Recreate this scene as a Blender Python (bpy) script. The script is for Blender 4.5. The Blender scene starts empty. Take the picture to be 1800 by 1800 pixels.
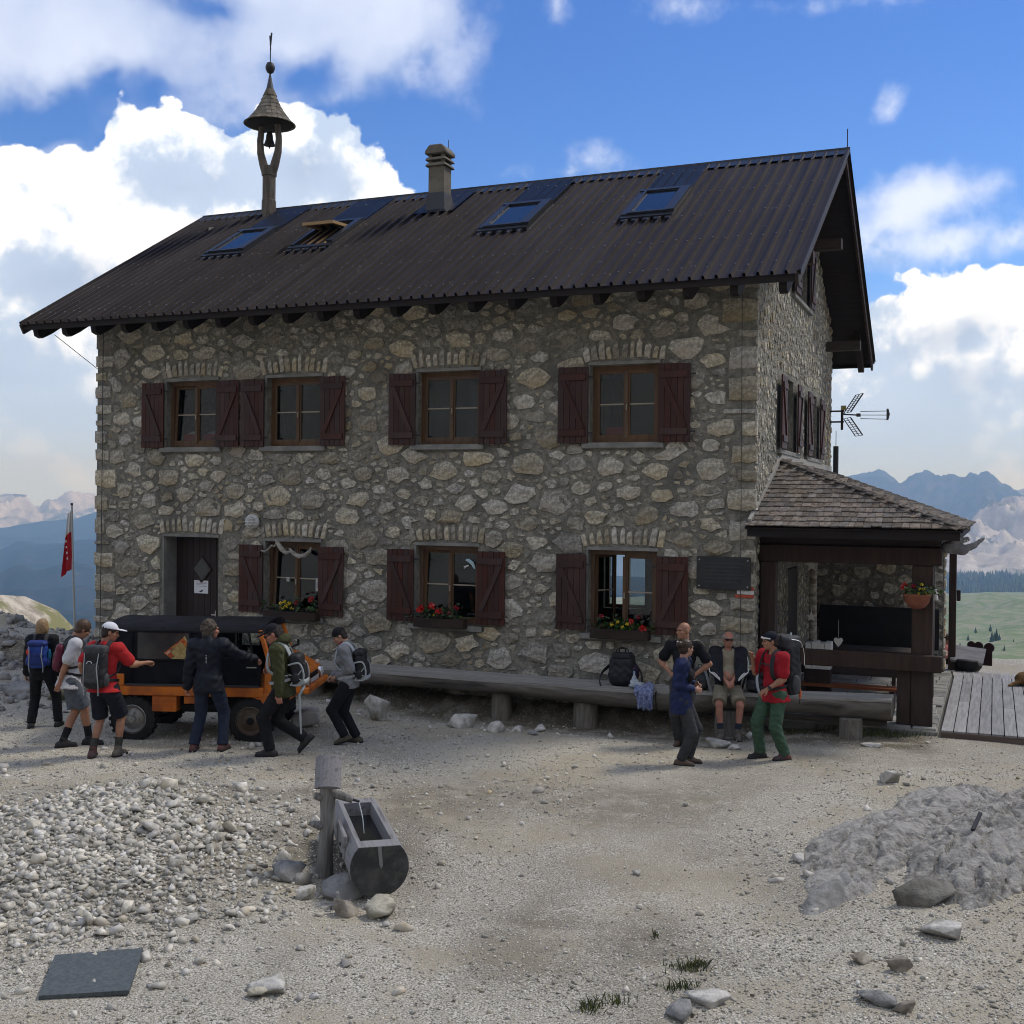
import bpy, math, random
import numpy as np
from mathutils import Vector, Matrix, Euler
random.seed(7); RNG = np.random.default_rng(11)
SC = bpy.context.scene; COL = SC.collection
R = math.radians
# ------------------------------------------------------------------ camera
CAM_H = 3.35; FPX = 2019.0; PITCH = -0.006526; ROLL = 0.011053
cd = bpy.data.cameras.new('camera'); cam = bpy.data.objects.new('camera', cd); COL.objects.link(cam)
cd.sensor_width = 36; cd.sensor_height = 36; cd.lens = FPX / 1800 * 36; cd.clip_start = .1; cd.clip_end = 60000
_f = Vector((0, math.cos(PITCH), math.sin(PITCH))); _u = Vector((0, -math.sin(PITCH), math.cos(PITCH))); _r = Vector((1, 0, 0))
_x = _r * math.cos(ROLL) + _u * math.sin(ROLL); _y = _u * math.cos(ROLL) - _r * math.sin(ROLL); _z = -_f
cam.matrix_world = Matrix(((_x[0], _y[0], _z[0], 0), (_x[1], _y[1], _z[1], 0), (_x[2], _y[2], _z[2], CAM_H), (0, 0, 0, 1)))
SC.camera = cam
SC.cycles.use_denoising = True; SC.cycles.filter_width = 1.0
SC.cycles.max_bounces = 6; SC.cycles.diffuse_bounces = 3; SC.cycles.glossy_bounces = 3; SC.cycles.transmission_bounces = 6; SC.cycles.transparent_max_bounces = 8
# ------------------------------------------------------------------ world: sky and clouds
SUN_EL, SUN_AZ = 52, 62          # azimuth from +Y towards +X: behind the house on the right
w = bpy.data.worlds.new('World'); SC.world = w; w.use_nodes = True
class NT:
    def __init__(s, t): s.t = t; s.t.nodes.clear()
    def n(s, typ, ins=None, **kw):
        nd = s.t.nodes.new(typ)
        for k, v in kw.items(): setattr(nd, k, v)
        for k, v in (ins or {}).items():
            if isinstance(v, bpy.types.NodeSocket): s.t.links.new(v, nd.inputs[k])
            else:
                i = nd.inputs[k]
                if i.type == 'RGBA' and len(v) == 3: v = (*v, 1)
                i.default_value = v
        return nd
    def m(s, op, a, b=0.0, c=None, clamp=False):
        nd = s.t.nodes.new('ShaderNodeMath'); nd.operation = op; nd.use_clamp = clamp
        for k, v in enumerate((a, b) if c is None else (a, b, c)):
            if isinstance(v, bpy.types.NodeSocket): s.t.links.new(v, nd.inputs[k])
            else: nd.inputs[k].default_value = v
        return nd.outputs[0]
    def ramp(s, x, lo, hi, a=0.0, b=1.0, smooth=True):
        nd = s.n('ShaderNodeMapRange', {'Value': x, 'From Min': lo, 'From Max': hi, 'To Min': a, 'To Max': b}, interpolation_type='SMOOTHSTEP' if smooth else 'LINEAR')
        return nd.outputs[0]
    def mix(s, f, a, b, mode='MIX'):
        nd = s.t.nodes.new('ShaderNodeMix'); nd.data_type = 'RGBA'; nd.blend_type = mode
        for k, v in ((0, f), (6, a), (7, b)):
            if isinstance(v, bpy.types.NodeSocket): s.t.links.new(v, nd.inputs[k])
            else: nd.inputs[k].default_value = (*v, 1) if k and len(v) == 3 else v
        return nd.outputs[2]
    def noise(s, vec, scale, detail=6, rough=.55, dist=0.0, lac=2.0):
        return s.n('ShaderNodeTexNoise', {'Vector': vec, 'Scale': scale, 'Detail': detail, 'Roughness': rough, 'Distortion': dist, 'Lacunarity': lac}).outputs[0]
def pixdir(px, py):               # azimuth and elevation of a direction seen in the photograph
    a, b = px - 900, py - 900; cr, sr = math.cos(ROLL), math.sin(ROLL)
    v = _r * ((cr * a + sr * b) / FPX) + _f - _u * ((-sr * a + cr * b) / FPX); v.normalize()
    return math.atan2(v.x, v.y), math.asin(v.z)
W = NT(w.node_tree)
tc = W.n('ShaderNodeTexCoord').outputs['Generated']
sky = W.n('ShaderNodeTexSky', sky_type='NISHITA', sun_disc=False, sun_elevation=R(SUN_EL), sun_rotation=R(SUN_AZ), altitude=2300, air_density=1.0, dust_density=.4, ozone_density=2.2).outputs[0]
skyc = W.n('ShaderNodeHueSaturation', {'Hue': .514, 'Saturation': 1.28, 'Value': 1.08, 'Color': sky}).outputs[0]
sep = W.n('ShaderNodeSeparateXYZ', {'Vector': tc})
AZ = W.m('ARCTAN2', sep.outputs[0], sep.outputs[1]); EL = W.m('ARCSINE', sep.outputs[2])
w.cycles.sampling_method = 'MANUAL'; w.cycles.sample_map_resolution = 512
cv = W.n('ShaderNodeCombineXYZ', {'X': AZ, 'Y': EL, 'Z': 0.0}).outputs[0]
wob = W.n('ShaderNodeVectorMath', {0: W.n('ShaderNodeTexNoise', {'Vector': tc, 'Scale': 5.0, 'Detail': 5.0, 'Roughness': .6}).outputs['Color'], 1: (.5, .5, .5)}, operation='SUBTRACT').outputs[0]
def warp(k):
    sc = W.n('ShaderNodeVectorMath', {0: wob, 'Scale': k}, operation='SCALE').outputs[0]
    q = W.n('ShaderNodeVectorMath', {0: cv, 1: sc}, operation='ADD').outputs[0]
    return W.n('ShaderNodeSeparateXYZ', {'Vector': q})
def field(blobs, k):
    """soft union of ellipses in the sky: positive inside"""
    s = warp(k); out = None
    for px, py, rx, ry in blobs:
        a, e = pixdir(px, py)
        dx = W.m('DIVIDE', W.m('SUBTRACT', s.outputs[0], a), rx / FPX); dy = W.m('DIVIDE', W.m('SUBTRACT', s.outputs[1], e), ry / FPX)
        d = W.m('SUBTRACT', 1.0, W.m('SQRT', W.m('ADD', W.m('MULTIPLY', dx, dx), W.m('MULTIPLY', dy, dy))))
        d = W.m('MULTIPLY', d, min(rx, ry) / 200.0)
        out = d if out is None else W.m('SMOOTH_MAX', out, d, .12)
    return out
n_big = W.noise(tc, 3.2, 9, .56); n_mid = W.noise(tc, 9.0, 9, .58); n_fine = W.noise(tc, 24.0, 8, .6)
inview = W.ramp(W.m('ABSOLUTE', AZ), .55, .8, 1.0, 0.0)
# bright cumulus banks: one behind the left half of the roof, one low on the right
cum = field([(150, 420, 330, 170), (300, 300, 190, 105), (60, 540, 330, 260), (560, 330, 160, 150), (640, 400, 170, 110), (400, 420, 400, 160), (520, 270, 75, 75), (760, 420, 120, 60),
             (1600, 560, 230, 92), (1760, 560, 220, 105), (1560, 640, 200, 120), (1700, 740, 400, 160), (60, 780, 260, 110),
             (285, 262, 100, 50), (60, 335, 120, 60)], .07)
cum = W.m('ADD', cum, W.m('MULTIPLY', W.m('SUBTRACT', n_mid, .5), .55))
n_bil = W.m('SUBTRACT', .50, W.n('ShaderNodeTexVoronoi', {'Vector': W.n('ShaderNodeVectorMath', {0: tc, 1: W.n('ShaderNodeVectorMath', {0: wob, 'Scale': .06}, operation='SCALE').outputs[0]}, operation='ADD').outputs[0], 'Scale': 26.0, 'Detail': 1.0, 'Roughness': .6}, feature='F1').outputs['Distance'])
cum = W.m('ADD', cum, W.m('ADD', W.m('MULTIPLY', W.m('SUBTRACT', n_fine, .5), .35), W.m('MULTIPLY', n_bil, .22)))
cum = W.ramp(cum, .0, .05)
# thin grey-lilac veil at the top left, small wisps on the right
veil = field([(120, 60, 420, 170), (480, 40, 330, 170), (620, 110, 230, 130), (260, 190, 300, 90), (700, 60, 190, 150), (430, 150, 260, 90), (30, 220, 170, 70)], .16)
veil = W.m('ADD', veil, W.m('MULTIPLY', W.m('SUBTRACT', n_mid, .5), 1.5))
holes = field([(75, 172, 75, 48), (15, 190, 50, 40), (185, 175, 70, 28), (262, 185, 45, 30), (15, 315, 45, 45), (215, 240, 60, 22), (520, 150, 60, 30), (345, 30, 60, 25)], .12)
veil = W.m('SUBTRACT', veil, W.m('MULTIPLY', W.ramp(W.m('ADD', holes, W.m('MULTIPLY', W.m('SUBTRACT', n_mid, .5), .5)), -.16, .24), .62))
veil = W.ramp(veil, -.10, .62, 0, .84)
wisp = field([(1650, 340, 130, 45), (1580, 380, 70, 40), (1650, 425, 120, 40), (1500, 425, 90, 25), (1770, 420, 80, 45), (1050, 300, 45, 24), (1560, 185, 30, 26), (990, 10, 30, 40), (1480, 0, 130, 18), (1000, 315, 80, 14), (1200, 20, 60, 25)], .05)
wisp = W.m('ADD', wisp, W.m('MULTIPLY', W.m('SUBTRACT', n_mid, .5), .55)); wisp = W.m('ADD', wisp, W.m('MULTIPLY', W.m('SUBTRACT', n_fine, .5), .4))
wisp = W.ramp(wisp, -.04, .26, 0, .62)
# low haze clouds near the horizon and, outside the picture, the same kind of broken cloud
low = W.m('MULTIPLY', W.ramp(EL, .05, .19, 1.0, 0.0), W.ramp(n_big, .30, .50, .55, 1.0))
cumrest = W.m('MULTIPLY', W.m('MULTIPLY', W.ramp(W.m('ADD', n_big, W.m('MULTIPLY', n_fine, .12)), .50, .62), W.m('SUBTRACT', 1.0, inview)), W.ramp(EL, .0, .1))
alpha = W.m('MAXIMUM', W.m('MAXIMUM', cum, cumrest), W.m('MAXIMUM', veil, wisp))
alpha = W.m('MAXIMUM', alpha, low)
# shading of the clouds: white tops, blue-grey bodies
shn = W.m('ADD', W.m('MULTIPLY', n_big, .55), W.m('MULTIPLY', n_mid, .45))
up = W.n('ShaderNodeVectorMath', {0: tc, 1: (.012, 0, .03)}, operation='ADD').outputs[0]
rel = W.m('ADD', W.m('SUBTRACT', W.noise(tc, 9.0, 9, .62), W.noise(up, 9.0, 9, .62)), W.m('MULTIPLY', n_bil, .16))
lit = W.m('ADD', W.ramp(EL, .0, .16, .25, .95), W.m('ADD', W.m('MULTIPLY', rel, 4.6), W.m('MULTIPLY', W.m('SUBTRACT', shn, .5), 3.6)))
shade = field([(40, 715, 260, 75), (30, 640, 160, 60), (110, 480, 120, 55), (560, 330, 90, 45), (330, 330, 120, 40), (1690, 600, 110, 38), (1560, 770, 260, 70), (1730, 700, 120, 45), (20, 600, 120, 40)], .10)
lit = W.m('SUBTRACT', lit, W.m('MULTIPLY', W.ramp(W.m('ADD', shade, W.m('MULTIPLY', W.m('SUBTRACT', n_mid, .5), .6)), -.18, .28), .80))
lit = W.ramp(lit, .05, .95)
ccol = W.mix(lit, (4.0, 4.9, 6.5), (8.7, 8.9, 9.2)); ccol = W.mix(W.m('MULTIPLY', W.ramp(W.m('ADD', shade, W.m('MULTIPLY', W.m('SUBTRACT', n_mid, .5), .7)), -.10, .30), .62), ccol, (2.9, 3.6, 5.0)); ccol = W.mix(W.ramp(EL, -.02, .17, .85, 0), ccol, (4.3, 5.7, 8.4))
vcol = W.mix(W.ramp(n_big, .35, .65), (4.3, 5.0, 6.7), (6.4, 6.9, 8.1))
onlyveil = W.m('MULTIPLY', veil, W.m('SUBTRACT', 1.0, W.m('MAXIMUM', cum, cumrest)))
ccol = W.mix(W.m('MINIMUM', W.m('MULTIPLY', onlyveil, 1.6), 1.0), ccol, vcol)
full = W.mix(alpha, skyc, ccol)
W.n('ShaderNodeOutputWorld', {'Surface': W.n('ShaderNodeBackground', {'Color': full, 'Strength': .092}).outputs[0]})
# ------------------------------------------------------------------ sun, softened by the cloud in front of it
sd = bpy.data.lights.new('sun', 'SUN'); sun = bpy.data.objects.new('sun', sd); COL.objects.link(sun)
sd.energy = 1.5; sd.angle = R(11); sd.color = (1, .94, .84)
sun.rotation_euler = Vector((math.sin(R(SUN_AZ)) * math.cos(R(SUN_EL)), math.cos(R(SUN_AZ)) * math.cos(R(SUN_EL)), math.sin(R(SUN_EL)))).to_track_quat('Z', 'Y').to_euler()
vs = SC.view_settings; vs.view_transform = 'Standard'; vs.look = 'None'; vs.exposure = .72; vs.gamma = 1; vs.use_curve_mapping = False
# ------------------------------------------------------------------ helpers
MATS = {}
def mat(name, c1, c2=None, scale=6, rough=.85, metal=0., bump=0., bscale=None, stretch=(1, 1, 1), rnd=0., island=0., spec=.3, detail=6, c3=None, s3=1.2, contrast=(.35, .65), coord='Object', bdist=.02, specks=None):
    """noise-mixed colour with grain relief; rnd varies it per object, island per loose piece"""
    if name in MATS: return MATS[name]
    m = bpy.data.materials.new(name); m.use_nodes = True; T = NT(m.node_tree); MATS[name] = m
    co = T.n('ShaderNodeTexCoord').outputs[coord] if coord != 'World' else T.n('ShaderNodeNewGeometry').outputs['Position']
    mp = T.n('ShaderNodeMapping', {'Vector': co, 'Scale': stretch}).outputs[0]
    col = (*c1, 1)
    if c2: col = T.mix(T.ramp(T.noise(mp, scale, detail, .6), *contrast), c1, c2)
    if c3: col = T.mix(T.ramp(T.noise(mp, s3, 4, .6), .45, .68), col, c3)
    if specks: col = T.mix(T.ramp(T.noise(co, specks[1], 3, .6), .66, .70), col, specks[0])
    for amt, src in ((rnd, 'o'), (island, 'i')):
        if amt:
            r = T.n('ShaderNodeObjectInfo').outputs['Random'] if src == 'o' else T.n('ShaderNodeNewGeometry').outputs['Random Per Island']
            hs = T.n('ShaderNodeHueSaturation', {'Value': T.ramp(r, 0, 1, 1 - amt, 1 + amt, False), 'Saturation': T.ramp(T.m('FRACT', T.m('MULTIPLY', r, 7.13)), 0, 1, 1 - amt, 1 + amt * 1.2, False)})
            if isinstance(col, tuple): hs.inputs['Color'].default_value = col
            else: T.t.links.new(col, hs.inputs['Color'])
            col = hs.outputs[0]
    b = T.n('ShaderNodeBsdfPrincipled', {'Base Color': col, 'Roughness': rough, 'Metallic': metal, 'Specular IOR Level': spec})
    if bump:
        bn = T.n('ShaderNodeBump', {'Height': T.noise(mp, bscale or scale * 3, 7, .65), 'Strength': bump, 'Distance': bdist})
        T.t.links.new(bn.outputs[0], b.inputs['Normal'])
    T.n('ShaderNodeOutputMaterial', {'Surface': b.outputs[0]})
    return m
def tag(o, label=None, cat=None, group=None, kind=None):
    for k, v in (('label', label), ('category', cat), ('group', group), ('kind', kind)):
        if v: o[k] = v
    return o
def empty(name, loc=(0, 0, 0), rz=0., label=None, cat=None, group=None):
    o = bpy.data.objects.new(name, None); COL.objects.link(o); o.location = loc; o.rotation_euler = (0, 0, rz); o.empty_display_size = .2
    return tag(o, label, cat, group)
def link(name, me, parent=None, loc=None, rot=None, scale=None):
    o = bpy.data.objects.new(name, me); COL.objects.link(o)
    if parent: o.parent = parent
    if loc is not None: o.location = loc
    if rot is not None: o.rotation_euler = rot
    if scale is not None: o.scale = scale
    return o
def mesh_np(name, V, F, m, smooth=False):
    """V (n,3), F (k,3|4) arrays or a list of faces"""
    me = bpy.data.meshes.new(name)
    if isinstance(F, np.ndarray):
        k, c = F.shape
        me.vertices.add(len(V)); me.vertices.foreach_set('co', np.ascontiguousarray(V, np.float32).ravel())
        me.loops.add(k * c); me.loops.foreach_set('vertex_index', np.ascontiguousarray(F, np.int32).ravel())
        me.polygons.add(k); me.polygons.foreach_set('loop_start', np.arange(0, k * c, c, dtype=np.int32))
        me.update(calc_edges=True)
    else: me.from_pydata([tuple(map(float, v)) for v in V], [], F); me.update()
    if m: me.materials.append(m)
    if smooth: me.polygons.foreach_set('use_smooth', np.ones(len(me.polygons), bool))
    return me
class MB:
    def __init__(s): s.v = []; s.f = []
    def add(s, V, F):
        n = len(s.v); s.v += [tuple(map(float, v)) for v in V]; s.f += [tuple(i + n for i in f) for f in F]; return s
    def box(s, c, d, rot=None, taper=1.0):
        V = [Vector((sx * d[0] / 2 * (taper if sz > 0 else 1), sy * d[1] / 2 * (taper if sz > 0 else 1), sz * d[2] / 2)) for sz in (-1, 1) for sy in (-1, 1) for sx in (-1, 1)]
        if rot: e = Euler(rot).to_matrix(); V = [e @ v for v in V]
        return s.add([v + Vector(c) for v in V], [(0, 2, 3, 1), (4, 5, 7, 6), (0, 1, 5, 4), (2, 6, 7, 3), (0, 4, 6, 2), (1, 3, 7, 5)])
    def bb(s, x0, x1, y0, y1, z0, z1): return s.box(((x0 + x1) / 2, (y0 + y1) / 2, (z0 + z1) / 2), (x1 - x0, y1 - y0, z1 - z0))
    def bar(s, p0, p1, w, h=None, up=(0, 0, 1)):
        p0, p1 = Vector(p0), Vector(p1); h = h or w; d = (p1 - p0).normalized(); u = Vector(up)
        if abs(d.dot(u)) > .99: u = Vector((0, 1, 0))
        a = d.cross(u).normalized() * w / 2; b = a.cross(d).normalized() * h / 2
        V = [p + sa * a + sb * b for p in (p0, p1) for sb in (-1, 1) for sa in (-1, 1)]
        return s.add(V, [(0, 1, 3, 2), (4, 6, 7, 5), (0, 4, 5, 1), (2, 3, 7, 6), (0, 2, 6, 4), (1, 5, 7, 3)])
    def tube(s, pts, r, n=8, cap=True):
        pts = [Vector(p) for p in pts]; rs = r if isinstance(r, (list, tuple)) else [r] * len(pts); V = []; F = []; u = None
        for i, p in enumerate(pts):
            d = (pts[min(i + 1, len(pts) - 1)] - pts[max(i - 1, 0)]).normalized()
            if u is None: u = d.orthogonal().normalized()
            u = (u - d * u.dot(d)).normalized(); q = d.cross(u)
            V += [p + (u * math.cos(2 * math.pi * k / n) + q * math.sin(2 * math.pi * k / n)) * rs[i] for k in range(n)]
        for i in range(len(pts) - 1):
            for k in range(n): F.append((i * n + k, i * n + (k + 1) % n, (i + 1) * n + (k + 1) % n, (i + 1) * n + k))
        if cap: F += [tuple(range(n - 1, -1, -1)), tuple(range((len(pts) - 1) * n, len(pts) * n))]
        return s.add(V, F)
    def lathe(s, prof, c=(0, 0, 0), n=16, axis='z', cap=True):
        V = []; F = []
        for r, h in prof:
            for k in range(n):
                a = 2 * math.pi * k / n; x, y = r * math.cos(a), r * math.sin(a)
                V.append({'z': (x, y, h), 'y': (x, h, y), 'x': (h, x, y)}[axis])
        for i in range(len(prof) - 1):
            for k in range(n):
                q = (i * n + k, i * n + (k + 1) % n, (i + 1) * n + (k + 1) % n, (i + 1) * n + k); F.append(q if axis != 'y' else q[::-1])
        if cap: F += [tuple(range(n - 1, -1, -1)), tuple(range((len(prof) - 1) * n, len(prof) * n))]
        return s.add([Vector(v) + Vector(c) for v in V], F)
    def extrude(s, poly, y0, y1, axis='y'):
        """polygon in (x,z) pushed from y0 to y1 (axis x: polygon in (y,z))"""
        n = len(poly); mk = (lambda a, b, t: (a, t, b)) if axis == 'y' else ((lambda a, b, t: (t, a, b)) if axis == 'x' else (lambda a, b, t: (a, b, t)))
        V = [mk(a, b, y0) for a, b in poly] + [mk(a, b, y1) for a, b in poly]
        F = [tuple(range(n)), tuple(range(2 * n - 1, n - 1, -1))] + [(i, i + n, (i + 1) % n + n, (i + 1) % n) for i in range(n)]
        return s.add(V, F)
    def mesh(s, name, m, smooth=False, bevel=0):
        me = bpy.data.meshes.new(name); me.from_pydata(s.v, [], s.f); me.update()
        import bmesh
        b = bmesh.new(); b.from_mesh(me)
        if bevel: bmesh.ops.bevel(b, geom=[e for e in b.edges if len(e.link_faces) == 2 and e.calc_face_angle(0) > .5], offset=bevel, segments=1, affect='EDGES', clamp_overlap=True)
        bmesh.ops.recalc_face_normals(b, faces=b.faces); b.to_mesh(me); b.free()
        if m: me.materials.append(m)
        if smooth:
            me.polygons.foreach_set('use_smooth', np.ones(len(me.polygons), bool))
            me.set_sharp_from_angle(angle=R(40))
        return me
    def build(s, name, m, parent=None, loc=None, rot=None, smooth=False, bevel=0): return link(name, s.mesh(name, m, smooth, bevel), parent, loc, rot)
def vnoise(P, seed=0, octs=4, lac=2.0, gain=.5):
    """cheap smooth value noise of points (n,2|3), about -1..1"""
    P = np.asarray(P, float)
    if P.shape[1] == 2: P = np.c_[P, np.zeros(len(P))]
    out = np.zeros(len(P)); amp = 1.; tot = 0.
    for o in range(octs):
        Q = P * lac ** o + 17.3 * o + seed * 5.77; I = np.floor(Q).astype(np.int64); f = Q - I; f = f * f * (3 - 2 * f)
        acc = np.zeros(len(P))
        for dx in (0, 1):
            for dy in (0, 1):
                for dz in (0, 1):
                    h = ((I[:, 0] + dx) * 374761393 + (I[:, 1] + dy) * 668265263 + (I[:, 2] + dz) * 2147483647 + seed * 1274126177) & 0xffffffff
                    h = ((h ^ (h >> 13)) * 1274126177) & 0xffffffff; h = (h ^ (h >> 16)) & 0xffff
                    acc += h / 32767.5 * (f[:, 0] if dx else 1 - f[:, 0]) * (f[:, 1] if dy else 1 - f[:, 1]) * (f[:, 2] if dz else 1 - f[:, 2])
        out += amp * (acc - 1); tot += amp; amp *= gain
    return out / tot
def sstep(a, b, x): t = np.clip((x - a) / (b - a), 0, 1); return t * t * (3 - 2 * t)
# ------------------------------------------------------------------ ground and far country
HA = 0.39756; HX, HY = 3.4242 * 1.1, 16.2 * 1.1        # near right corner of the house; its front runs left and away
EU = np.array([math.cos(HA), -math.sin(HA)]); EV = np.array([math.sin(HA), math.cos(HA)])
def h2w(u, v, z=0.): return (HX + EU[0] * u + EV[0] * v, HY + EU[1] * u + EV[1] * v, z)
def w2h(x, y): dx, dy = np.asarray(x) - HX, np.asarray(y) - HY; return dx * EU[0] + dy * EU[1], dx * EV[0] + dy * EV[1]
def gh(x, y):
    x = np.asarray(x, float); y = np.asarray(y, float); shp = np.broadcast(x, y).shape
    x = np.broadcast_to(x, shp).ravel(); y = np.broadcast_to(y, shp).ravel(); P = np.c_[x, y]
    w1 = vnoise(P / 7., 3, 3); w2 = vnoise(P / 1.3, 5, 3)
    z = np.zeros(len(x))
    u, v = w2h(x, y)
    z -= .17 * sstep(1.8, -1.5, u) * sstep(-7.5, -4.5, u) * sstep(-2.3, -1.1, v)                     # worn hollow under the bench
    z += .26 * sstep(-.62, -.05, v) * sstep(.30, -.15, u)                                            # earth bank against the wall
    z += .42 * np.exp(-(((x + 3.75) / 1.35) ** 2 + ((y - 10.5) / 1.55) ** 2)) * (1 + .25 * w2)   # rubble heap
    z += .20 * np.exp(-(((x + 3.9) / 3.0) ** 2 + ((y - 12.2) / 1.2) ** 2))
    z -= .10 * np.exp(-(((x + 1.3) / 1.2) ** 2 + ((y - 10.4) / .9) ** 2))
    z += .16 * np.exp(-(((x - 5.3) / 1.9) ** 2 + ((y - 11.3) / 1.5) ** 2)) * (1 + .3 * w2)
    z += .12 * np.exp(-(((x - 6.5) / 2.6) ** 2 + ((y - 13.8) / .9) ** 2)) * (1 + .5 * w2)
    z += .35 * sstep(-7.5, -12, x) * sstep(17, 22, y) * (1 + w2)                                # rough rocky ground left of the house
    z += (.05 * w1 + .022 * w2) * sstep(26.5, 24, y)
    z += 1.75 * sstep(7.0, -.5, y) + .5 * np.clip(-2 - y, 0, 300) * (1 + .25 * w1)               # slope behind the viewpoint
    d1 = np.maximum(0, y - 26.0 - .8 * w1 + .0 * x)
    d2 = np.hypot(np.maximum(0, x + 18.9 + .9 * w1), np.maximum(0, y - 46 + 2 * w1)); d = np.minimum(d1, d2)
    d = np.minimum(d, 420)
    z -= .62 * d + .5 * np.minimum(d, 7)
    z -= .045 * np.clip(y - 26, 0, 22) * (x < -14)
    r = np.maximum(np.hypot(x, y) - 24, 0)
    z += vnoise(P / 22., 9, 5) * np.minimum(np.maximum(r - 30, 0) * .06, 12) + vnoise(P / 2.2, 12, 4) * np.minimum(r * .06, .5)
    return z.reshape(shp)
def gz1(x, y): return float(gh(np.array([x]), np.array([y]))[0])
def grid_mesh(name, xs, ys, zf, m, smooth=True):
    X, Y = np.meshgrid(xs, ys, indexing='ij'); Z = zf(X, Y); nx, ny = X.shape
    I = np.arange(nx * ny).reshape(nx, ny)
    F = np.stack([I[:-1, :-1], I[1:, :-1], I[1:, 1:], I[:-1, 1:]], -1).reshape(-1, 4)
    return mesh_np(name, np.c_[X.ravel(), Y.ravel(), Z.ravel()], F, m, smooth)
def ground_mat():
    m = bpy.data.materials.new('limestone grit'); m.use_nodes = True; T = NT(m.node_tree)
    P = T.n('ShaderNodeNewGeometry').outputs['Position']; N = T.n('ShaderNodeNewGeometry').outputs['Normal']
    grit = T.noise(P, 55, 4, .7); clump = T.noise(P, 9, 5, .65); patch = T.noise(P, .55, 5, .6)
    c = T.mix(T.ramp(grit, .40, .60), (.17, .158, .128), (.585, .555, .48))
    c = T.mix(T.ramp(clump, .42, .62, 0, .6), c, (.36, .33, .27))
    c = T.mix(T.ramp(patch, .47, .60, 0, .8), c, (.345, .308, .235))
    v = T.n('ShaderNodeTexVoronoi', {'Vector': P, 'Scale': 38.0, 'Randomness': 1.0})
    soil = T.n('ShaderNodeAttribute', attribute_name='soil').outputs['Fac']
    c = T.mix(T.m('MULTIPLY', soil, T.ramp(T.noise(P, 2.6, 6, .7), .30, .55, .25, 1.0)), c, (.125, .108, .080))
    c = T.mix(T.m('MULTIPLY', T.ramp(v.outputs['Distance'], .16, .34, 1, 0), T.ramp(v.outputs['Color'], .55, .75)), c, (.66, .65, .60))
    sp = T.n('ShaderNodeSeparateXYZ', {'Vector': N}); pp = T.n('ShaderNodeSeparateXYZ', {'Vector': P})
    far = T.ramp(pp.outputs[1], 26.5, 30)
    turf = T.m('MULTIPLY', far, T.m('MULTIPLY', T.ramp(T.noise(P, .35, 6, .65), .50, .60), T.ramp(sp.outputs[2], .35, .7)))
    c = T.mix(T.m('MULTIPLY', far, .75), c, T.mix(T.ramp(T.noise(P, 1.1, 8, .75), .40, .60), (.26, .215, .16), (.62, .54, .43)))
    c = T.mix(turf, c, (.22, .21, .10))
    h = T.m('ADD', T.m('MULTIPLY', grit, .6), T.m('ADD', clump, T.m('MULTIPLY', T.ramp(v.outputs['Distance'], .1, .45, 1, 0), .5)))
    b = T.n('ShaderNodeBsdfPrincipled', {'Base Color': c, 'Roughness': .95, 'Specular IOR Level': .15, 'Normal': T.n('ShaderNodeBump', {'Height': h, 'Strength': .7, 'Distance': .03}).outputs[0]})
    T.n('ShaderNodeOutputMaterial', {'Surface': b.outputs[0]}); return m
GM = ground_mat()
gm_ = grid_mesh('ground', np.arange(-15, 15.01, .07), np.arange(4.6, 30, .07), gh, GM)
def track(x, y):
    """the trodden way from the foreground up to the house and on to the terrace"""
    P_ = [(.4, 7.2), (.7, 9.2), (1.1, 11.2), (1.9, 13.2), (3.2, 14.6), (7.5, 16.0)]; d = np.full(np.shape(x), 9.)
    for (x0, y0), (x1, y1) in zip(P_, P_[1:]):
        t = np.clip(((x - x0) * (x1 - x0) + (y - y0) * (y1 - y0)) / ((x1 - x0) ** 2 + (y1 - y0) ** 2), 0, 1); d = np.minimum(d, np.hypot(x - x0 - t * (x1 - x0), y - y0 - t * (y1 - y0)))
    return sstep(1.25, .35, d + .35 * vnoise(np.c_[x, y] / .9, 71, 3))
def soil(x, y):
    """where bare brown earth shows between the stones"""
    u, v = w2h(x, y); n = .5 + .5 * vnoise(np.c_[x, y] / 1.4, 61, 4)
    a = sstep(-1.55, -.75, v + .5 * (n - .5)) * sstep(.5, .1, v) * sstep(2.9, 2.4, u)
    b = .85 * np.exp(-(((x + 2.2) / 3.6) ** 2 + ((y - 13.0) / 1.1) ** 2)) + .8 * np.exp(-(((x + 1.6) / .9) ** 2 + ((y - 11.0) / 1.1) ** 2)) + .7 * np.exp(-(((x + 2.1) / .8) ** 2 + ((y - 8.5) / .6) ** 2)) + .55 * np.exp(-(((x - .3) / 1.5) ** 2 + ((y - 8.8) / .8) ** 2)) + .9 * np.exp(-(((x + 3.75) / 1.5) ** 2 + ((y - 10.3) / 1.7) ** 2)) + .6 * np.exp(-(((x - 2.2) / .7) ** 2 + ((y - 10.2) / 1.3) ** 2))
    return np.clip(a + b * sstep(.28, .62, n) + .34 * track(x, y) * sstep(.1, .6, n), 0, 1)
_co = np.empty(len(gm_.vertices) * 3, np.float32); gm_.vertices.foreach_get('co', _co); _co = _co.reshape(-1, 3)
gm_.attributes.new('soil', 'FLOAT', 'POINT').data.foreach_set('value', soil(_co[:, 0].astype(float), _co[:, 1].astype(float)).astype(np.float32))
tag(link('ground', gm_), kind='structure')
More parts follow.
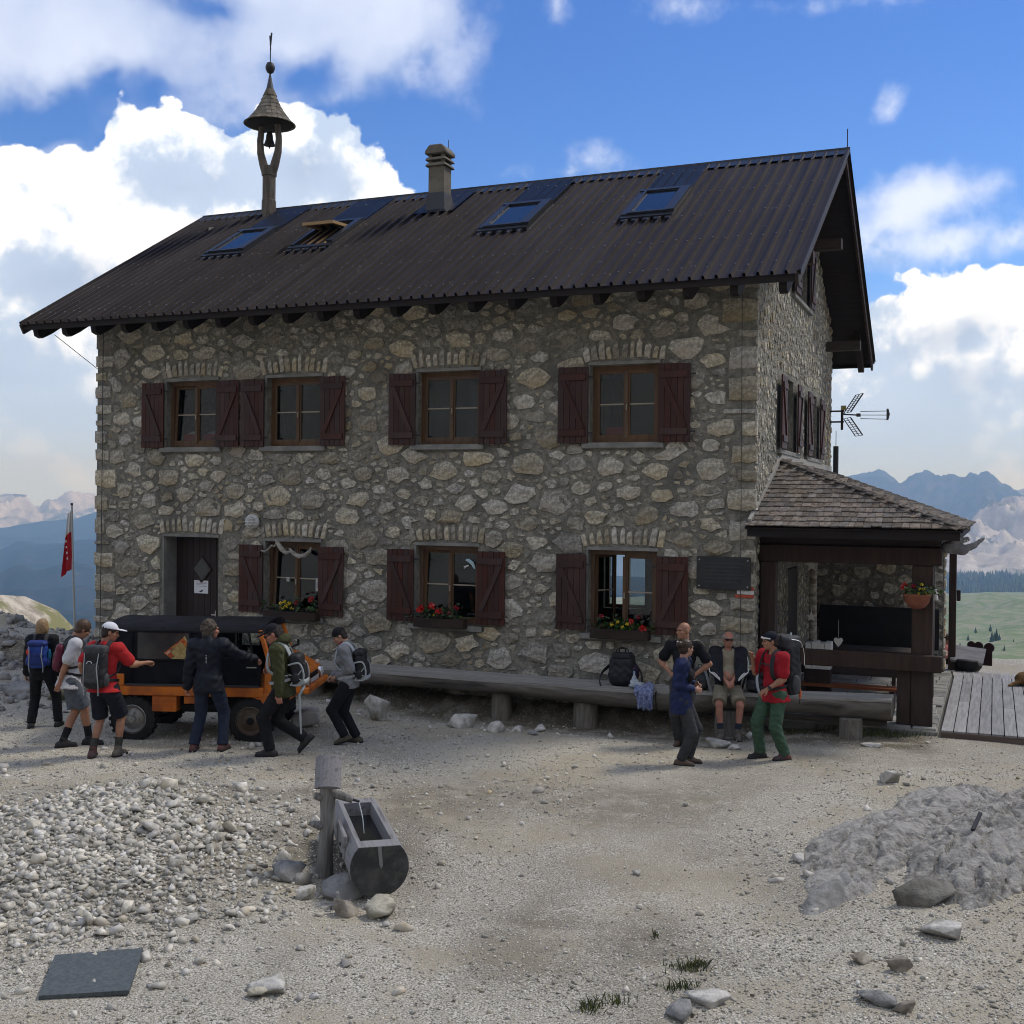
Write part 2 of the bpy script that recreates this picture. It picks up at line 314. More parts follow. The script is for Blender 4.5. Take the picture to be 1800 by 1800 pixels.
def outer(name, n_az=260, n_r=120):
    az = np.linspace(-math.pi, math.pi, n_az); rr = np.concatenate([np.linspace(0.2, 40, 50), np.geomspace(41, 900, 70)])
    A, Q = np.meshgrid(az, rr, indexing='ij'); X = Q * np.sin(A); Y = Q * np.cos(A); Z = gh(X, Y)
    inside = (np.abs(X) < 14.9) & (Y > 4.7) & (Y < 29.9); Z = Z - np.where(inside, .35, 0.)
    I = np.arange(X.size).reshape(X.shape); F = np.stack([I[:-1, :-1], I[:-1, 1:], I[1:, 1:], I[1:, :-1]], -1).reshape(-1, 4)
    return mesh_np(name, np.c_[X.ravel(), Y.ravel(), Z.ravel()], F, GM, True)
tag(link('hillside', outer('hillside')), kind='structure')
def far_mat(name, rock, green, k=.5, scale=.004, slope=(.55, .8)):
    m = bpy.data.materials.new(name); m.use_nodes = True; T = NT(m.node_tree); g = T.n('ShaderNodeNewGeometry')
    P = g.outputs['Position']; nz = T.n('ShaderNodeSeparateXYZ', {'Vector': g.outputs['Normal']}).outputs[2]
    a = T.noise(P, scale, 9, .65); b = T.noise(P, scale * 6, 8, .7)
    sel = T.m('ADD', T.m('ADD', T.ramp(nz, *slope), T.m('MULTIPLY', T.m('SUBTRACT', a, .5), 2.6)), k - .5)
    c = T.mix(T.ramp(sel, .35, .65), rock, green)
    c = T.mix(T.ramp(b, .38, .62, .0, .7), c, tuple(x * .55 for x in rock))
    bs = T.n('ShaderNodeBsdfPrincipled', {'Base Color': c, 'Roughness': 1.0, 'Specular IOR Level': 0.0})
    T.n('ShaderNodeOutputMaterial', {'Surface': bs.outputs[0]}); return m
def hill(name, crest, d1, foot_py, d0, m, relief, seed, n_az=220, n_d=70, fs=None, ridged=False, prof=1.0, kind='structure'):
    """a real slope that climbs from distance d0 to a crest at d1; crest heights read along the skyline"""
    px = np.linspace(crest[0][0], crest[-1][0], n_az); py = np.interp(px, [c[0] for c in crest], [c[1] for c in crest])
    ae = np.array([pixdir(a, b) for a, b in zip(px, py)]); fe = np.array([pixdir(a, foot_py) for a in px])
    zc = CAM_H + d1 * np.tan(ae[:, 1]); zf = CAM_H + d0 * np.tan(fe[:, 1])
    t = np.concatenate([np.linspace(0, 1, n_d), np.linspace(1.06, 1.7, 12)])
    D = d0 + (d1 - d0) * t[None, :] * np.ones((n_az, 1)); A = ae[:, 0][:, None] * np.ones_like(D)
    X = D * np.sin(A); Y = D * np.cos(A); tt = np.minimum(t, 1)[None, :] ** prof
    Z = zf[:, None] + (zc - zf)[:, None] * tt - np.maximum(0, t - 1)[None, :] * (d1 - d0) * .5
    fs = fs or (d1 - d0) * .25; P = np.c_[X.ravel(), Y.ravel()] / fs
    nn = vnoise(P, seed, 6, 2.1, .55).reshape(X.shape)
    if ridged: nn = .5 - np.abs(nn) * 2.2
    Z = Z + nn * relief * (np.sin(np.clip(t, 0, 1) * math.pi) ** .7 * .9 + .1)[None, :]
    I = np.arange(X.size).reshape(X.shape); F = np.stack([I[:-1, :-1], I[1:, :-1], I[1:, 1:], I[:-1, 1:]], -1).reshape(-1, 4)
    return tag(link(name, mesh_np(name, np.c_[X.ravel(), Y.ravel(), Z.ravel()], F, m, False)), kind=kind), (X, Y, Z)
def jag(pts, amp, seed, step=9):
    """add small irregular teeth to a skyline"""
    xs = np.arange(pts[0][0], pts[-1][0] + 1, step); ys = np.interp(xs, [p[0] for p in pts], [p[1] for p in pts])
    return list(zip(xs, ys + amp * vnoise(np.c_[xs / 30., xs * 0], seed, 4, 2.2, .6)))
FM = far_mat('conifer slope', (.085, .085, .07), (.020, .034, .022), .95, .003)
RM = far_mat('pale dolomite', (.56, .525, .50), (.13, .14, .11), -.02, .0022, (.62, .92))
BM = far_mat('dark massif', (.15, .14, .14), (.07, .08, .06), .2, .0012)
MM = far_mat('alpine meadow', (.54, .50, .40), (.15, .205, .105), .58, .020)
hill('meadow', [(700, 1052), (1500, 1046), (1680, 1043), (1740, 1040), (1800, 1041), (2600, 1030)], 1900, 1260, 230, MM, 30, 3, 320, 150, 200)
_, FOR = hill('forest_slope', jag([(700, 1018), (1670, 1012), (1740, 1010), (1800, 1014), (2600, 1000)], 6, 4, 3), 2700, 1046, 1950, FM, 14, 5, 400, 30)
hill('pale_mountain', jag([(1300, 985), (1560, 1000), (1650, 962), (1690, 944), (1722, 922), (1748, 910), (1785, 905), (1830, 904), (1900, 935), (2200, 915), (2600, 960)], 6, 6), 4100, 1016, 2750, RM, 230, 8, 420, 110, 420, True)
hill('massif', jag([(950, 880), (1250, 850), (1400, 862), (1500, 850), (1530, 842), (1548, 837), (1570, 847), (1587, 856), (1602, 842), (1622, 835), (1640, 842), (1668, 841), (1690, 849), (1705, 841), (1730, 838), (1745, 845), (1752, 858), (1762, 868), (1790, 874), (1830, 884), (2000, 872), (2600, 890)], 1.5, 7), 6600, 985, 4600, BM, 300, 11, 380, 80, 900, True)
hill('mountain', jag([(1500, 900), (1700, 890), (1755, 878), (1785, 862), (1830, 848), (1950, 866), (2600, 880)], 6, 17), 8200, 960, 7200, RM, 200, 13, 260, 40, 900, True)
hill('valley_slope', jag([(-900, 930), (-200, 968), (0, 972), (32, 955), (62, 963), (110, 958), (170, 948), (400, 960), (900, 985)], 4, 21), 4300, 1420, 900, FM, 170, 23, 300, 110, 700)
hill('blue_ridge', jag([(-900, 915), (0, 926), (40, 921), (70, 915), (130, 912), (172, 898), (400, 905), (900, 930)], 3, 25), 6000, 990, 4400, FM, 190, 27, 260, 60, 900)
hill('pale_peaks', jag([(-900, 900), (-60, 908), (0, 908), (12, 903), (52, 901), (63, 909), (76, 899), (118, 899), (134, 889), (150, 881), (172, 870), (260, 880), (900, 905)], 5, 31, 5), 8000, 945, 6300, RM, 350, 33, 420, 70, 900, True)
# the wood on that slope: far too many firs to count
fx_, fy_, fz_ = (a.ravel() for a in FOR); rf = np.random.default_rng(3); ok = np.where((fx_ / fy_ > .33) & (fx_ / fy_ < .56) & (np.hypot(fx_, fy_) < 2720))[0]; sel = ok[rf.integers(0, len(ok), 2600)]
hh = rf.uniform(9, 19, len(sel)); cx0 = fx_[sel] + rf.uniform(-6, 6, len(sel)); cy0 = fy_[sel] + rf.uniform(-12, 12, len(sel)); an = np.arange(6) * math.pi / 3; V = np.empty((len(sel), 7, 3))
V[:, :6, 0] = cx0[:, None] + np.cos(an) * (hh * .2)[:, None]; V[:, :6, 1] = cy0[:, None] + np.sin(an) * (hh * .2)[:, None]; V[:, :6, 2] = (fz_[sel] - 3)[:, None]; V[:, 6] = np.c_[cx0, cy0, fz_[sel] - 3 + hh]
F = np.array([[i, (i + 1) % 6, 6] for i in range(6)]); F = (F[None] + (np.arange(len(sel)) * 7)[:, None, None]).reshape(-1, 3)
tag(link('fir_forest', mesh_np('fir_forest', V.reshape(-1, 3), F, mat('fir green', (.022, .045, .026), (.05, .07, .035), .02, coord='World', island=.35))), kind='stuff')
# conifers standing on the far meadow and the wood's edge
def conifer_mesh():
    b = MB()
    rng = random.Random(4)
    for k in range(5):
        z = .18 + k * .16; r = .26 * (1 - k * .19)
        pr = [(0, z + .30)]
        n = 9; V = [(0, 0, z + .3)] + [(r * rng.uniform(.7, 1.1) * math.cos(2 * math.pi * i / n), r * rng.uniform(.7, 1.1) * math.sin(2 * math.pi * i / n), z - rng.uniform(0, .06)) for i in range(n)]
        b.add(V, [(0, 1 + i, 1 + (i + 1) % n) for i in range(n)] + [tuple(range(n, 0, -1))])
    return b.mesh('conifer_crown', mat('conifer green', (.025, .045, .022), (.05, .075, .03), 3))
CROWN = conifer_mesh(); TRUNK = MB().tube([(0, 0, 0), (0, 0, .3)], [.035, .02], 6).mesh('trunk', mat('conifer bark', (.10, .07, .05)))
def meadow_z(d, px):
    a, e = pixdir(px, 1260); z0 = CAM_H + 230 * math.tan(e); a, e = pixdir(px, 1043); z1 = CAM_H + 1900 * math.tan(e)
    return z0 + (z1 - z0) * (d - 230) / 1670.
for k, (px, d, hgt) in enumerate([(1744, 520, 9), (1748, 530, 7), (1752, 525, 10), (1757, 520, 8), (1766, 470, 8), (1768, 480, 6), (1782, 450, 9), (1787, 440, 8), (1791, 450, 7), (1762, 400, 8), (1766, 395, 9), (1770, 390, 7), (1776, 400, 6), (1760, 450, 5), (1695, 700, 5), (1715, 620, 5), (1741, 640, 6), (1702, 560, 5), (1732, 480, 4), (1786, 380, 5), (1797, 430, 7), (1729, 900, 6), (1783, 800, 6), (1688, 480, 5)]):
    a, e = pixdir(px, 1100); t = empty('conifer_tree', (d * math.sin(a), d * math.cos(a), meadow_z(d, px) - 2.5 + random.uniform(-1, .5)), random.uniform(0, 6), 'small dark conifer standing on the far green meadow', 'tree', 'conifers on the far meadow')
    t.scale = (hgt * .75, hgt * .75, hgt * .62)
    link('crown', CROWN, t); link('trunk', TRUNK, t)
# ------------------------------------------------------------------ stone house (local: x along the front, y into the house, z up)
HL, HW = 13.06, 8.82; RY, RZ, SL = 4.41, 10.04, .602     # ridge line and slope
house = empty('stone_house', (HX, HY, 0), -HA, 'two-storey grey rubble stone mountain hut with dark brown metal roof', 'house')
def rz_(y): return RZ - SL * abs(y - RY)
WOODD = mat('dark stained timber', (.030, .020, .017), (.048, .032, .026), 3, stretch=(1, 1, 8), rough=.75, bump=.25, rnd=.15)
SHUT = mat('oxblood shutter paint', (.034, .0125, .009), (.052, .019, .0135), 5, stretch=(2, 2, .5), rough=.6, bump=.15, rnd=.22, spec=.35)
FRAME = mat('honey window timber', (.085, .049, .027), (.128, .075, .040), 4, stretch=(3, 3, .6), rough=.5, bump=.1, rnd=.12)
CONC = mat('old concrete', (.16, .16, .145), (.24, .235, .215), 4, bump=.25, rough=.9)
MORT = mat('grey lime mortar', (.17, .163, .136), (.315, .30, .25), 10, bump=1.0, bscale=20, rough=.95, bdist=.06, c3=(.145, .142, .122), s3=1.1)
STN = mat('rubble limestone', (.64, .60, .50), (.335, .312, .26), 17, detail=10, rough=.92, bump=1.0, bscale=22, rnd=.34, bdist=.07, contrast=(.36, .60), c3=(.40, .325, .215), s3=.55)
STI = mat('rubble limestone pieces', (.64, .60, .50), (.335, .312, .26), 17, detail=10, rough=.92, bump=1.0, bscale=22, island=.34, bdist=.07, contrast=(.36, .60), c3=(.36, .31, .225), s3=.55)
IRON = mat('black iron', (.02, .02, .022), rough=.55, spec=.4)
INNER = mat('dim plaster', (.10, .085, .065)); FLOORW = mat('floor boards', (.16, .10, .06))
def glass_mat(name, tint=(.62, .66, .66), gloss=.12):
    m = bpy.data.materials.new(name); m.use_nodes = True; T = NT(m.node_tree)
    fr = T.m('ADD', .045, T.m('MULTIPLY', T.m('POWER', T.n('ShaderNodeLayerWeight', {'Blend': .5}).outputs['Facing'], 5.0), .9))
    mx = T.n('ShaderNodeMixShader', {0: fr, 1: T.n('ShaderNodeBsdfTransparent', {'Color': tint}).outputs[0], 2: T.n('ShaderNodeBsdfGlossy', {'Color': (.9, .95, 1), 'Roughness': .02}).outputs[0]})
    T.n('ShaderNodeOutputMaterial', {'Surface': mx.outputs[0]}); return m
GLASS = glass_mat('window glass')
def wall_strips(a0, a1, zb, top, holes, thick, breaks=(), axis='x', flip=False):
    """wall along x (front at y=0) or along y (front at x=0), with square openings and their reveals"""
    b = MB(); xs = sorted(set([a0, a1] + [h[0] for h in holes] + [h[1] for h in holes] + list(breaks))); s = -1 if flip else 1
    P = (lambda a, d, z: (a, s * d, z)) if axis == 'x' else (lambda a, d, z: (-s * d, a, z))
    for x0, x1 in zip(xs, xs[1:]):
        hs = sorted([h for h in holes if h[0] <= x0 + 1e-6 and h[1] >= x1 - 1e-6], key=lambda h: h[2])
        zs = [(zb, zb)] + [(h[2], h[3]) for h in hs]; lo = zb
        segs = []
        for h in hs: segs.append((lo, lo, h[2], h[2])); lo = h[3]
        segs.append((lo, lo, top(x0), top(x1)))
        for za, zb2, zc, zd in segs:
            for d, o in ((0, 1), (thick, -1)):
                V = [P(x0, d, za), P(x1, d, zb2), P(x1, d, zd), P(x0, d, zc)]; b.add(V, [(0, 1, 2, 3)])
    for h in holes:
        x0, x1, z0, z1 = h
        for A, B in (((x0, z0), (x1, z0)), ((x1, z0), (x1, z1)), ((x1, z1), (x0, z1)), ((x0, z1), (x0, z0))):
            b.add([P(A[0], 0, A[1]), P(B[0], 0, B[1]), P(B[0], thick, B[1]), P(A[0], thick, A[1])], [(0, 1, 2, 3)])
    for a in (a0, a1): b.add([P(a, 0, zb), P(a, thick, zb), P(a, thick, top(a)), P(a, 0, top(a))], [(0, 1, 2, 3)])
    return b
WX = [(-11.34, -10.14), (-9.03, -7.85), (-5.885, -4.70), (-2.71, -1.555)]
UZ, LZ = (4.38, 5.64), (1.26, 2.62); DOOR = (-11.36, -10.10, .12, 2.66)
holes = [(a, b, *UZ) for a, b in WX] + [(a, b, *LZ) for a, b in WX[1:]] + [DOOR]
TOPF = lambda y: rz_(y) - .16
front = wall_strips(-HL, 0, -.3, lambda x: TOPF(0), holes, .42).build('wall', MORT, house)
GW = [(2.36, 3.52, 4.36, 5.64), (5.40, 6.52, 4.36, 5.64), (3.72, 4.95, 7.25, 8.5), (3.2, 4.3, .12, 2.25)]
gable = wall_strips(.42, HW - .42, -.3, TOPF, GW, .42, (RY,), 'y').build('wall', MORT, house)
BW = [(-5.2, -4.15, .9, 2.75), (-2.6, -1.5, 4.4, 5.6)]
back = wall_strips(-HL, 0, -.3, lambda x: TOPF(HW), BW, .42, flip=True); back = back.build('wall', MORT, house, (0, HW, 0))
gable2 = wall_strips(.42, HW - .42, -.3, TOPF, [], .42, (RY,), 'y', True).build('wall', MORT, house, (-HL, 0, 0))
MB().bb(-HL + .42, -.42, .42, HW - .42, 3.28, 3.5).build('upper_floor', INNER, house)
MB().bb(-HL + .42, -.42, .42, HW - .42, -.1, .1).build('ground_floor', FLOORW, house)
MB().bb(-HL + .42, -.42, .42, HW - .42, 6.55, 6.7).build('attic_floor', INNER, house)
MB().bb(-6.9, -6.8, .42, HW - .42, .1, 3.28).bb(-6.9, -6.8, .42, HW - .42, 3.5, 6.55).bb(-9.6, -9.5, .42, 5, 3.5, 6.55).bb(-3.6, -3.5, .42, HW - .42, 3.5, 6.55).bb(-9.58, -9.5, .42, HW - .42, .1, 3.28).bb(-12.6, -3.5, 4.2, 4.3, 3.5, 6.55).build('partition_wall', INNER, house)
# ---- rubble stones: cells of a loose packing, each a rough pillow standing proud of the mortar
def pack(a0, a1, z0, z1, topf, rects, seed, rlo=.035, rhi=.27, tries=26000, asp=1.6, grow=None):
    rng = np.random.default_rng(seed); S = []; cx = np.zeros(0); cz = np.zeros(0); cr = np.zeros(0)
    for t in range(tries):
        f = t / tries
        r = rlo + (rhi - rlo) * (1 - f) ** 2.6 * rng.uniform(.45, 1.0)
        x = rng.uniform(a0 + .04, a1 - .04); z = rng.uniform(z0, z1)
        if z > topf(x) - .05: continue
        if any(q[0] - .04 < x < q[1] + .04 and q[2] - .04 < z < q[3] + .04 for q in rects): continue
        if len(cx) and np.min(np.hypot((cx - x) / asp, cz - z) - (cr + r) * .835) < 0: continue
        cx = np.append(cx, x); cz = np.append(cz, z); cr = np.append(cr, r)
    return cx, cz, cr
def stones(cx, cz, cr, rects, seed, asp=1.6, gap=.017, n=11, bounds=None):
    """list of (centre, verts, faces, area) in wall coordinates (a, proud, z)"""
    rng = np.random.default_rng(seed); out = []; px = cx / asp; A = np.arange(n) * 2 * math.pi / n; wgt = (cr * .9) ** 2
    for i in range(len(cx)):
        th = A + rng.uniform(0, 1) + rng.uniform(-.22, .22, n); u = np.c_[np.cos(th), np.sin(th)]
        dx = px - px[i]; dz = cz - cz[i]; d2 = dx * dx + dz * dz; near = (d2 < 1.4) & (d2 > 0)
        D = np.c_[dx[near], dz[near]]; k = (d2[near] + wgt[i] - wgt[near]) / 2
        dot = u @ D.T; rr = np.where(dot > 1e-4, k[None, :] / np.maximum(dot, 1e-4), 9).min(1) if near.any() else np.full(n, cr[i])
        rr = np.minimum(np.maximum(rr - gap * rng.uniform(.6, 1.6), .02), cr[i] * rng.uniform(1.15, 1.75)) * rng.uniform(.70, 1.06, n)
        X = u[:, 0] * rr * asp; Z = u[:, 1] * rr
        for q in rects:                                # keep clear of openings
            for j in range(n):
                x, z = cx[i] + X[j], cz[i] + Z[j]
                if q[0] < x < q[1] and q[2] < z < q[3]:
                    for s in np.linspace(.95, .1, 18):
                        if not (q[0] < cx[i] + X[j] * s < q[1] and q[2] < cz[i] + Z[j] * s < q[3]): break
                    X[j] *= s; Z[j] *= s
        if bounds:
            X = np.clip(cx[i] + X, bounds[0], bounds[1]) - cx[i]
        h = rng.uniform(.010, .034) * min(1, cr[i] / .12) + .010
        tilt = rng.uniform(-.12, .12, 2)
        V = [(X[j], -.012, Z[j]) for j in range(n)]
        V += [(X[j] * .97, h * rng.uniform(.6, 1.05), Z[j] * .97) for j in range(n)]
        V += [(X[j] * .62 + rng.uniform(-.01, .01), h * rng.uniform(.62, 1.3) + X[j] * tilt[0] + Z[j] * tilt[1], Z[j] * .62) for j in range(n)]
        V += [(0, h * rng.uniform(.85, 1.3), 0)]
        F = [(a + j, a + (j + 1) % n, a + n + (j + 1) % n, a + n + j) for a in (0, n) for j in range(n)] + [(2 * n + j, 2 * n + (j + 1) % n, 3 * n) for j in range(n)]
        area = .5 * abs(np.sum(X * np.roll(Z, -1) - Z * np.roll(X, -1))); out.append(((cx[i], cz[i]), V, F, area))
    return out
def emit(sts, place, parent, mat_s, mat_j, single):
    sts = sorted(sts, key=lambda s: -s[3]); J = MB()
    for k, (c, V, F, ar) in enumerate(sts):
        if k < single:
            me = bpy.data.meshes.new('stone'); me.from_pydata([place(a, d, z) for a, d, z in V], [], F); me.update(); me.materials.append(mat_s)
            link('stone', me, parent, place(c[0], 0, c[1]))
        else: J.add([Vector(place(a, d, z)) + Vector(place(c[0], 0, c[1])) for a, d, z in V], F)
    if J.f: tag(J.build('stone_infill', mat_j, parent), kind='stuff')
# arch stones over every opening of the front
vous = []; rects = [(h[0] - .10, h[1] + .12, h[2] - .13, h[3] + .40) for h in holes]
rects += [(-13.06, -12.92, -1, 0)]
rv = np.random.default_rng(5)
for h in holes:
    mid = (h[0] + h[1]) / 2; wd = h[1] - h[0] + .22; nv = 11; base = h[3] + .075
    for k in range(nv):
        t = (k + .5) / nv - .5; x = mid + t * wd; hh = rv.uniform(.19, .31); ww = wd / nv * rv.uniform(.27, .46); an = t * .5 + rv.uniform(-.08, .08)
        pts = [(-ww, 0), (ww, 0), (ww * 1.05, hh * .5), (ww * .9, hh), (0, hh * rv.uniform(1.0, 1.12)), (-ww * .95, hh * rv.uniform(.85, 1.0)), (-ww * 1.1, hh * .45)]
        pts = [(a * rv.uniform(.85, 1.1), b + rv.uniform(-.012, .012)) for a, b in pts]
        rot = [(a * math.cos(an) + b * math.sin(an), -a * math.sin(an) + b * math.cos(an) - hh / 2) for a, b in pts]; n = len(rot); pr = rv.uniform(.02, .045)
        V = [(a, -.012, b) for a, b in rot] + [(a * .9, pr * rv.uniform(.7, 1), b * .93) for a, b in rot] + [(0, pr * 1.15, 0)]
        F = [(j, (j + 1) % n, n + (j + 1) % n, n + j) for j in range(n)] + [(n + j, n + (j + 1) % n, 2 * n) for j in range(n)]
        vous.append(((x, base + hh / 2 + .05 * (1 - (2 * t) ** 2) - .02), V, F, .09))
# corner blocks: wide courses at both ends of the front
quo = []; rq = np.random.default_rng(8); qrects = []
for side in (0, 1):
    z = .25
    while z < 6.75:
        hh = rq.uniform(.17, .52); wd = rq.uniform(.22, .80) if side else rq.uniform(.22, .55)
        x0, x1 = (-wd, .035) if side else (-HL - .035, -HL + wd)
        mx, mz = (x0 + x1) / 2, z + hh / 2; a, b = (x1 - x0) / 2, hh / 2 - rq.uniform(.015, .05); n = 10
        base = [(-1, -1), (-.3, -1), (.4, -1), (1, -.95), (1, 0), (1, .9), (.35, 1), (-.35, 1), (-1, .95), (-1, .0)]
        P = [(px * a * (rq.uniform(.80, 1.0) if abs(px) < 1 or (px < 0) == bool(side) else rq.uniform(.94, 1)), pz * b * rq.uniform(.66, 1.0)) for px, pz in base]; pr = rq.uniform(.02, .045)
        V = [(p[0], -.012, p[1]) for p in P] + [(p[0] * (.96), pr * rq.uniform(.6, 1.0), p[1] * .93) for p in P] + [(p[0] * .6, pr * rq.uniform(.8, 1.5), p[1] * .6) for p in P] + [(0, pr * 1.1, 0)]
        F = [(o + j, o + (j + 1) % n, o + n + (j + 1) % n, o + n + j) for o in (0, n) for j in range(n)] + [(2 * n + j, 2 * n + (j + 1) % n, 3 * n) for j in range(n)]
        quo.append(((mx, mz), V, F, .25)); qrects.append((x0 - .02, x1 + .02, z - .02, z + hh + .02)); z += hh + .02
        if side:                                        # the same block turning the corner on the gable
            hl = rq.uniform(.3, .75)
PLQ = (-.92, -.02, 2.05, 2.58)
cx, cz, cr = pack(-HL, 0, -.1, 7.0, lambda x: 7.1, rects + qrects, 21)
st = stones(cx, cz, cr, rects + qrects, 22, bounds=(-HL - .03, .03))
emit(st + vous + quo, lambda a, d, z: (a, -d, z), house, STN, STI, 300)
grects = [(h[0] - .62, h[1] + .62, h[2] - .12, h[3] + .1) for h in GW[:3]] + [(h[0] - .1, h[1] + .1, h[2], h[3] + .1) for h in GW[3:]]
cx, cz, cr = pack(0, HW, .1, 9.6, TOPF, grects, 31, .035, .135, 30000, 1.25)
J = MB()
for c, V, F, ar in stones(cx, cz, cr, grects, 32, 1.25, .03, bounds=(-.03, HW + .03)): J.add([(d * .6, a + c[0], z + c[1]) for a, d, z in V], F)
tag(J.build('gable_stonework', STI, house), kind='stuff')
cx, cz, cr = pack(0, HW, .0, 9.6, TOPF, [], 41, .06, .2, 6000, 1.25); J = MB()
for c, V, F, ar in stones(cx, cz, cr, [], 42, 1.25, bounds=(.02, HW)): J.add([(-HL - d * .45, a + c[0], z + c[1]) for a, d, z in V], F)
tag(J.build('gable_stonework', STI, house), kind='stuff')
# ---- windows
def sash(name, w_, h_, parent, loc, rot=(0, 0, 0)):
    """one casement hung at its lower left corner: stiles, rails, glazing bar, two panes"""
    s = .055; b = MB().bb(0, s, -.025, .025, 0, h_).bb(w_ - s, w_, -.025, .025, 0, h_).bb(s, w_ - s, -.025, .025, 0, s + .015).bb(s, w_ - s, -.025, .025, h_ - s, h_)
    f = b.build(name, FRAME, parent, loc, rot)
    return f, s
PANE = {}
def pane_mesh(w_, h_):
    k = (round(w_, 3), round(h_, 3))
    if k not in PANE: PANE[k] = MB().bb(0, k[0], -.004, .004, 0, k[1]).mesh('pane', GLASS)
    return PANE[k]
BAR = mat('pale glazing bar', (.32, .27, .20), rough=.5)
def window(x0, x1, z0, z1, left='closed', parent=house, depth=.17):
    o = empty('window', ((x0 + x1) / 2, depth, z0)); o.parent = parent; w_ = x1 - x0; h_ = z1 - z0
    MB().bb(-w_ / 2, -w_ / 2 + .06, -.04, .05, 0, h_).bb(w_ / 2 - .06, w_ / 2, -.04, .05, 0, h_).bb(-w_ / 2 + .06, w_ / 2 - .06, -.04, .05, h_ - .075, h_).bb(-w_ / 2 + .06, w_ / 2 - .06, -.04, .05, 0, .06).build('frame', FRAME, o)
    sw = (w_ - .12) / 2; sh = h_ - .135
    for k, (sx, mode) in enumerate(((-w_ / 2 + .06, left), (0, 'closed'))):
        rot = {'closed': (0, 0, 0), 'tilt': (R(-3.5), 0, 0), 'open': (0, 0, R(68))}[mode]
        f, s = sash('sash', sw, sh, o, (sx, 0, .06), rot)
        # panes and bar share the casement's own frame of reference
        M = Euler(rot).to_matrix()
        def at_(x, z, y=0.): return M @ Vector((x, y, z)) + Vector((sx, 0, .06))
        hh = (sh - 2 * s - .03) / 2
        for zz in (s + .015, s + .015 + hh + .02): link('pane', pane_mesh(sw - 2 * s, hh), o, at_(s, zz), rot)
        MB().bb(0, sw - 2 * s, -.018, .018, 0, .022).build('glazing_bar', BAR, o, at_(s, s + .014 + hh), rot)
    MB().bb(-.028, .028, -.05, -.03, .08, h_ - .1).build('mullion', FRAME, o)
    MB().bb(.0, .015, -.085, -.05, h_ * .42, h_ * .42 + .1).build('handle', BAR, o)
    return o
for k, (a, b) in enumerate(WX): window(a, b, *UZ, left='tilt' if k == 0 else 'closed')
for k, (a, b) in enumerate(WX[1:]): window(a, b, *LZ, left='open' if k == 2 else 'tilt')
for a, b, z0, z1 in BW:
    o = empty('window', ((a + b) / 2, HW - .2, z0)); o.parent = house; w_ = b - a; h_ = z1 - z0
    MB().bb(-w_ / 2, -w_ / 2 + .08, -.05, .05, 0, h_).bb(w_ / 2 - .08, w_ / 2, -.05, .05, 0, h_).bb(-w_ / 2 + .08, w_ / 2 - .08, -.05, .05, 0, .08).bb(-w_ / 2 + .08, w_ / 2 - .08, -.05, .05, h_ - .08, h_).bb(-.06, .06, -.05, .05, .08, h_ - .08).build('frame', FRAME, o)
for a, b, z0, z1 in GW[:3]:
    o = empty('window', (-.2, (a + b) / 2, z0), R(90)); o.parent = house; w_ = b - a; h_ = z1 - z0
    MB().bb(-w_ / 2, -w_ / 2 + .07, -.04, .04, 0, h_).bb(w_ / 2 - .07, w_ / 2, -.04, .04, 0, h_).bb(-.04, .04, -.04, .04, .07, h_ - .07).bb(-w_ / 2 + .07, w_ / 2 - .07, -.04, .04, 0, .07).bb(-w_ / 2 + .07, w_ / 2 - .07, -.04, .04, h_ - .07, h_).build('frame', FRAME, o)
    for s in (-1, 1): link('pane', pane_mesh(w_ / 2 - .11, h_ - .14), o, (.04 if s > 0 else -w_ / 2 + .07, 0, .07))
# shutters: boards, two ledges and a brace, folded back against the wall
SH_W, SH_H, NB = .525, 1.25, 5
BOARD = MB().bb(-.0505, .0505, -.014, .014, 0, SH_H).mesh('board', SHUT, bevel=.004); LEDGE = MB().bb(-.225, .225, -.012, .012, -.055, .055).mesh('ledge', SHUT, bevel=.004)
STRAP = MB().bb(-.09, .05, -.006, .006, -.014, .014).mesh('hinge_strap', IRON)
def shutter(x, z, dirn, place='front', y=None):
    """x: middle of the leaf; dirn: +1 when the brace falls towards the right"""
    o = empty('shutter', (x, -.085, z) if place == 'front' else (.085, x, z), random.uniform(-.02, .02) + (0 if place == 'front' else R(90))); o.parent = house
    for k in range(NB): link('board', BOARD, o, (-SH_W / 2 + .0525 + k * .105, random.uniform(-.002, .002), random.uniform(-.004, .004)))
    for zz in (.17, SH_H - .17): link('ledge', LEDGE, o, (0, -.026, zz))
    dx, dz = .36, SH_H - .34 - .11; L = math.hypot(dx, dz)
    link('brace', MB().bb(-.04, .04, -.012, .012, -L / 2 + .01, L / 2 - .01).mesh('brace', SHUT), o, (0, -.0265, SH_H / 2), (0, math.atan2(dx, dz) * -dirn, 0))
    for zz in (.17, SH_H - .17): link('hinge_strap', STRAP, o, (dirn * (SH_W / 2 + .03), .012, zz), (0, 0, 0 if dirn > 0 else math.pi))
for k, (a, b) in enumerate(WX):
    for z in (UZ[0] - .01, LZ[0] + .04):
        if z < 3 and k == 0: continue
        shutter(a - .012 - SH_W / 2, z, 1); shutter(b + .012 + SH_W / 2, z, -1 if k < 3 or z < 3 else 1)
for a, b, z0, z1 in GW[:3]: shutter(a - .02 - SH_W / 2, z0, 1, 'gable'); shutter(b + .02 + SH_W / 2, z0, -1, 'gable')
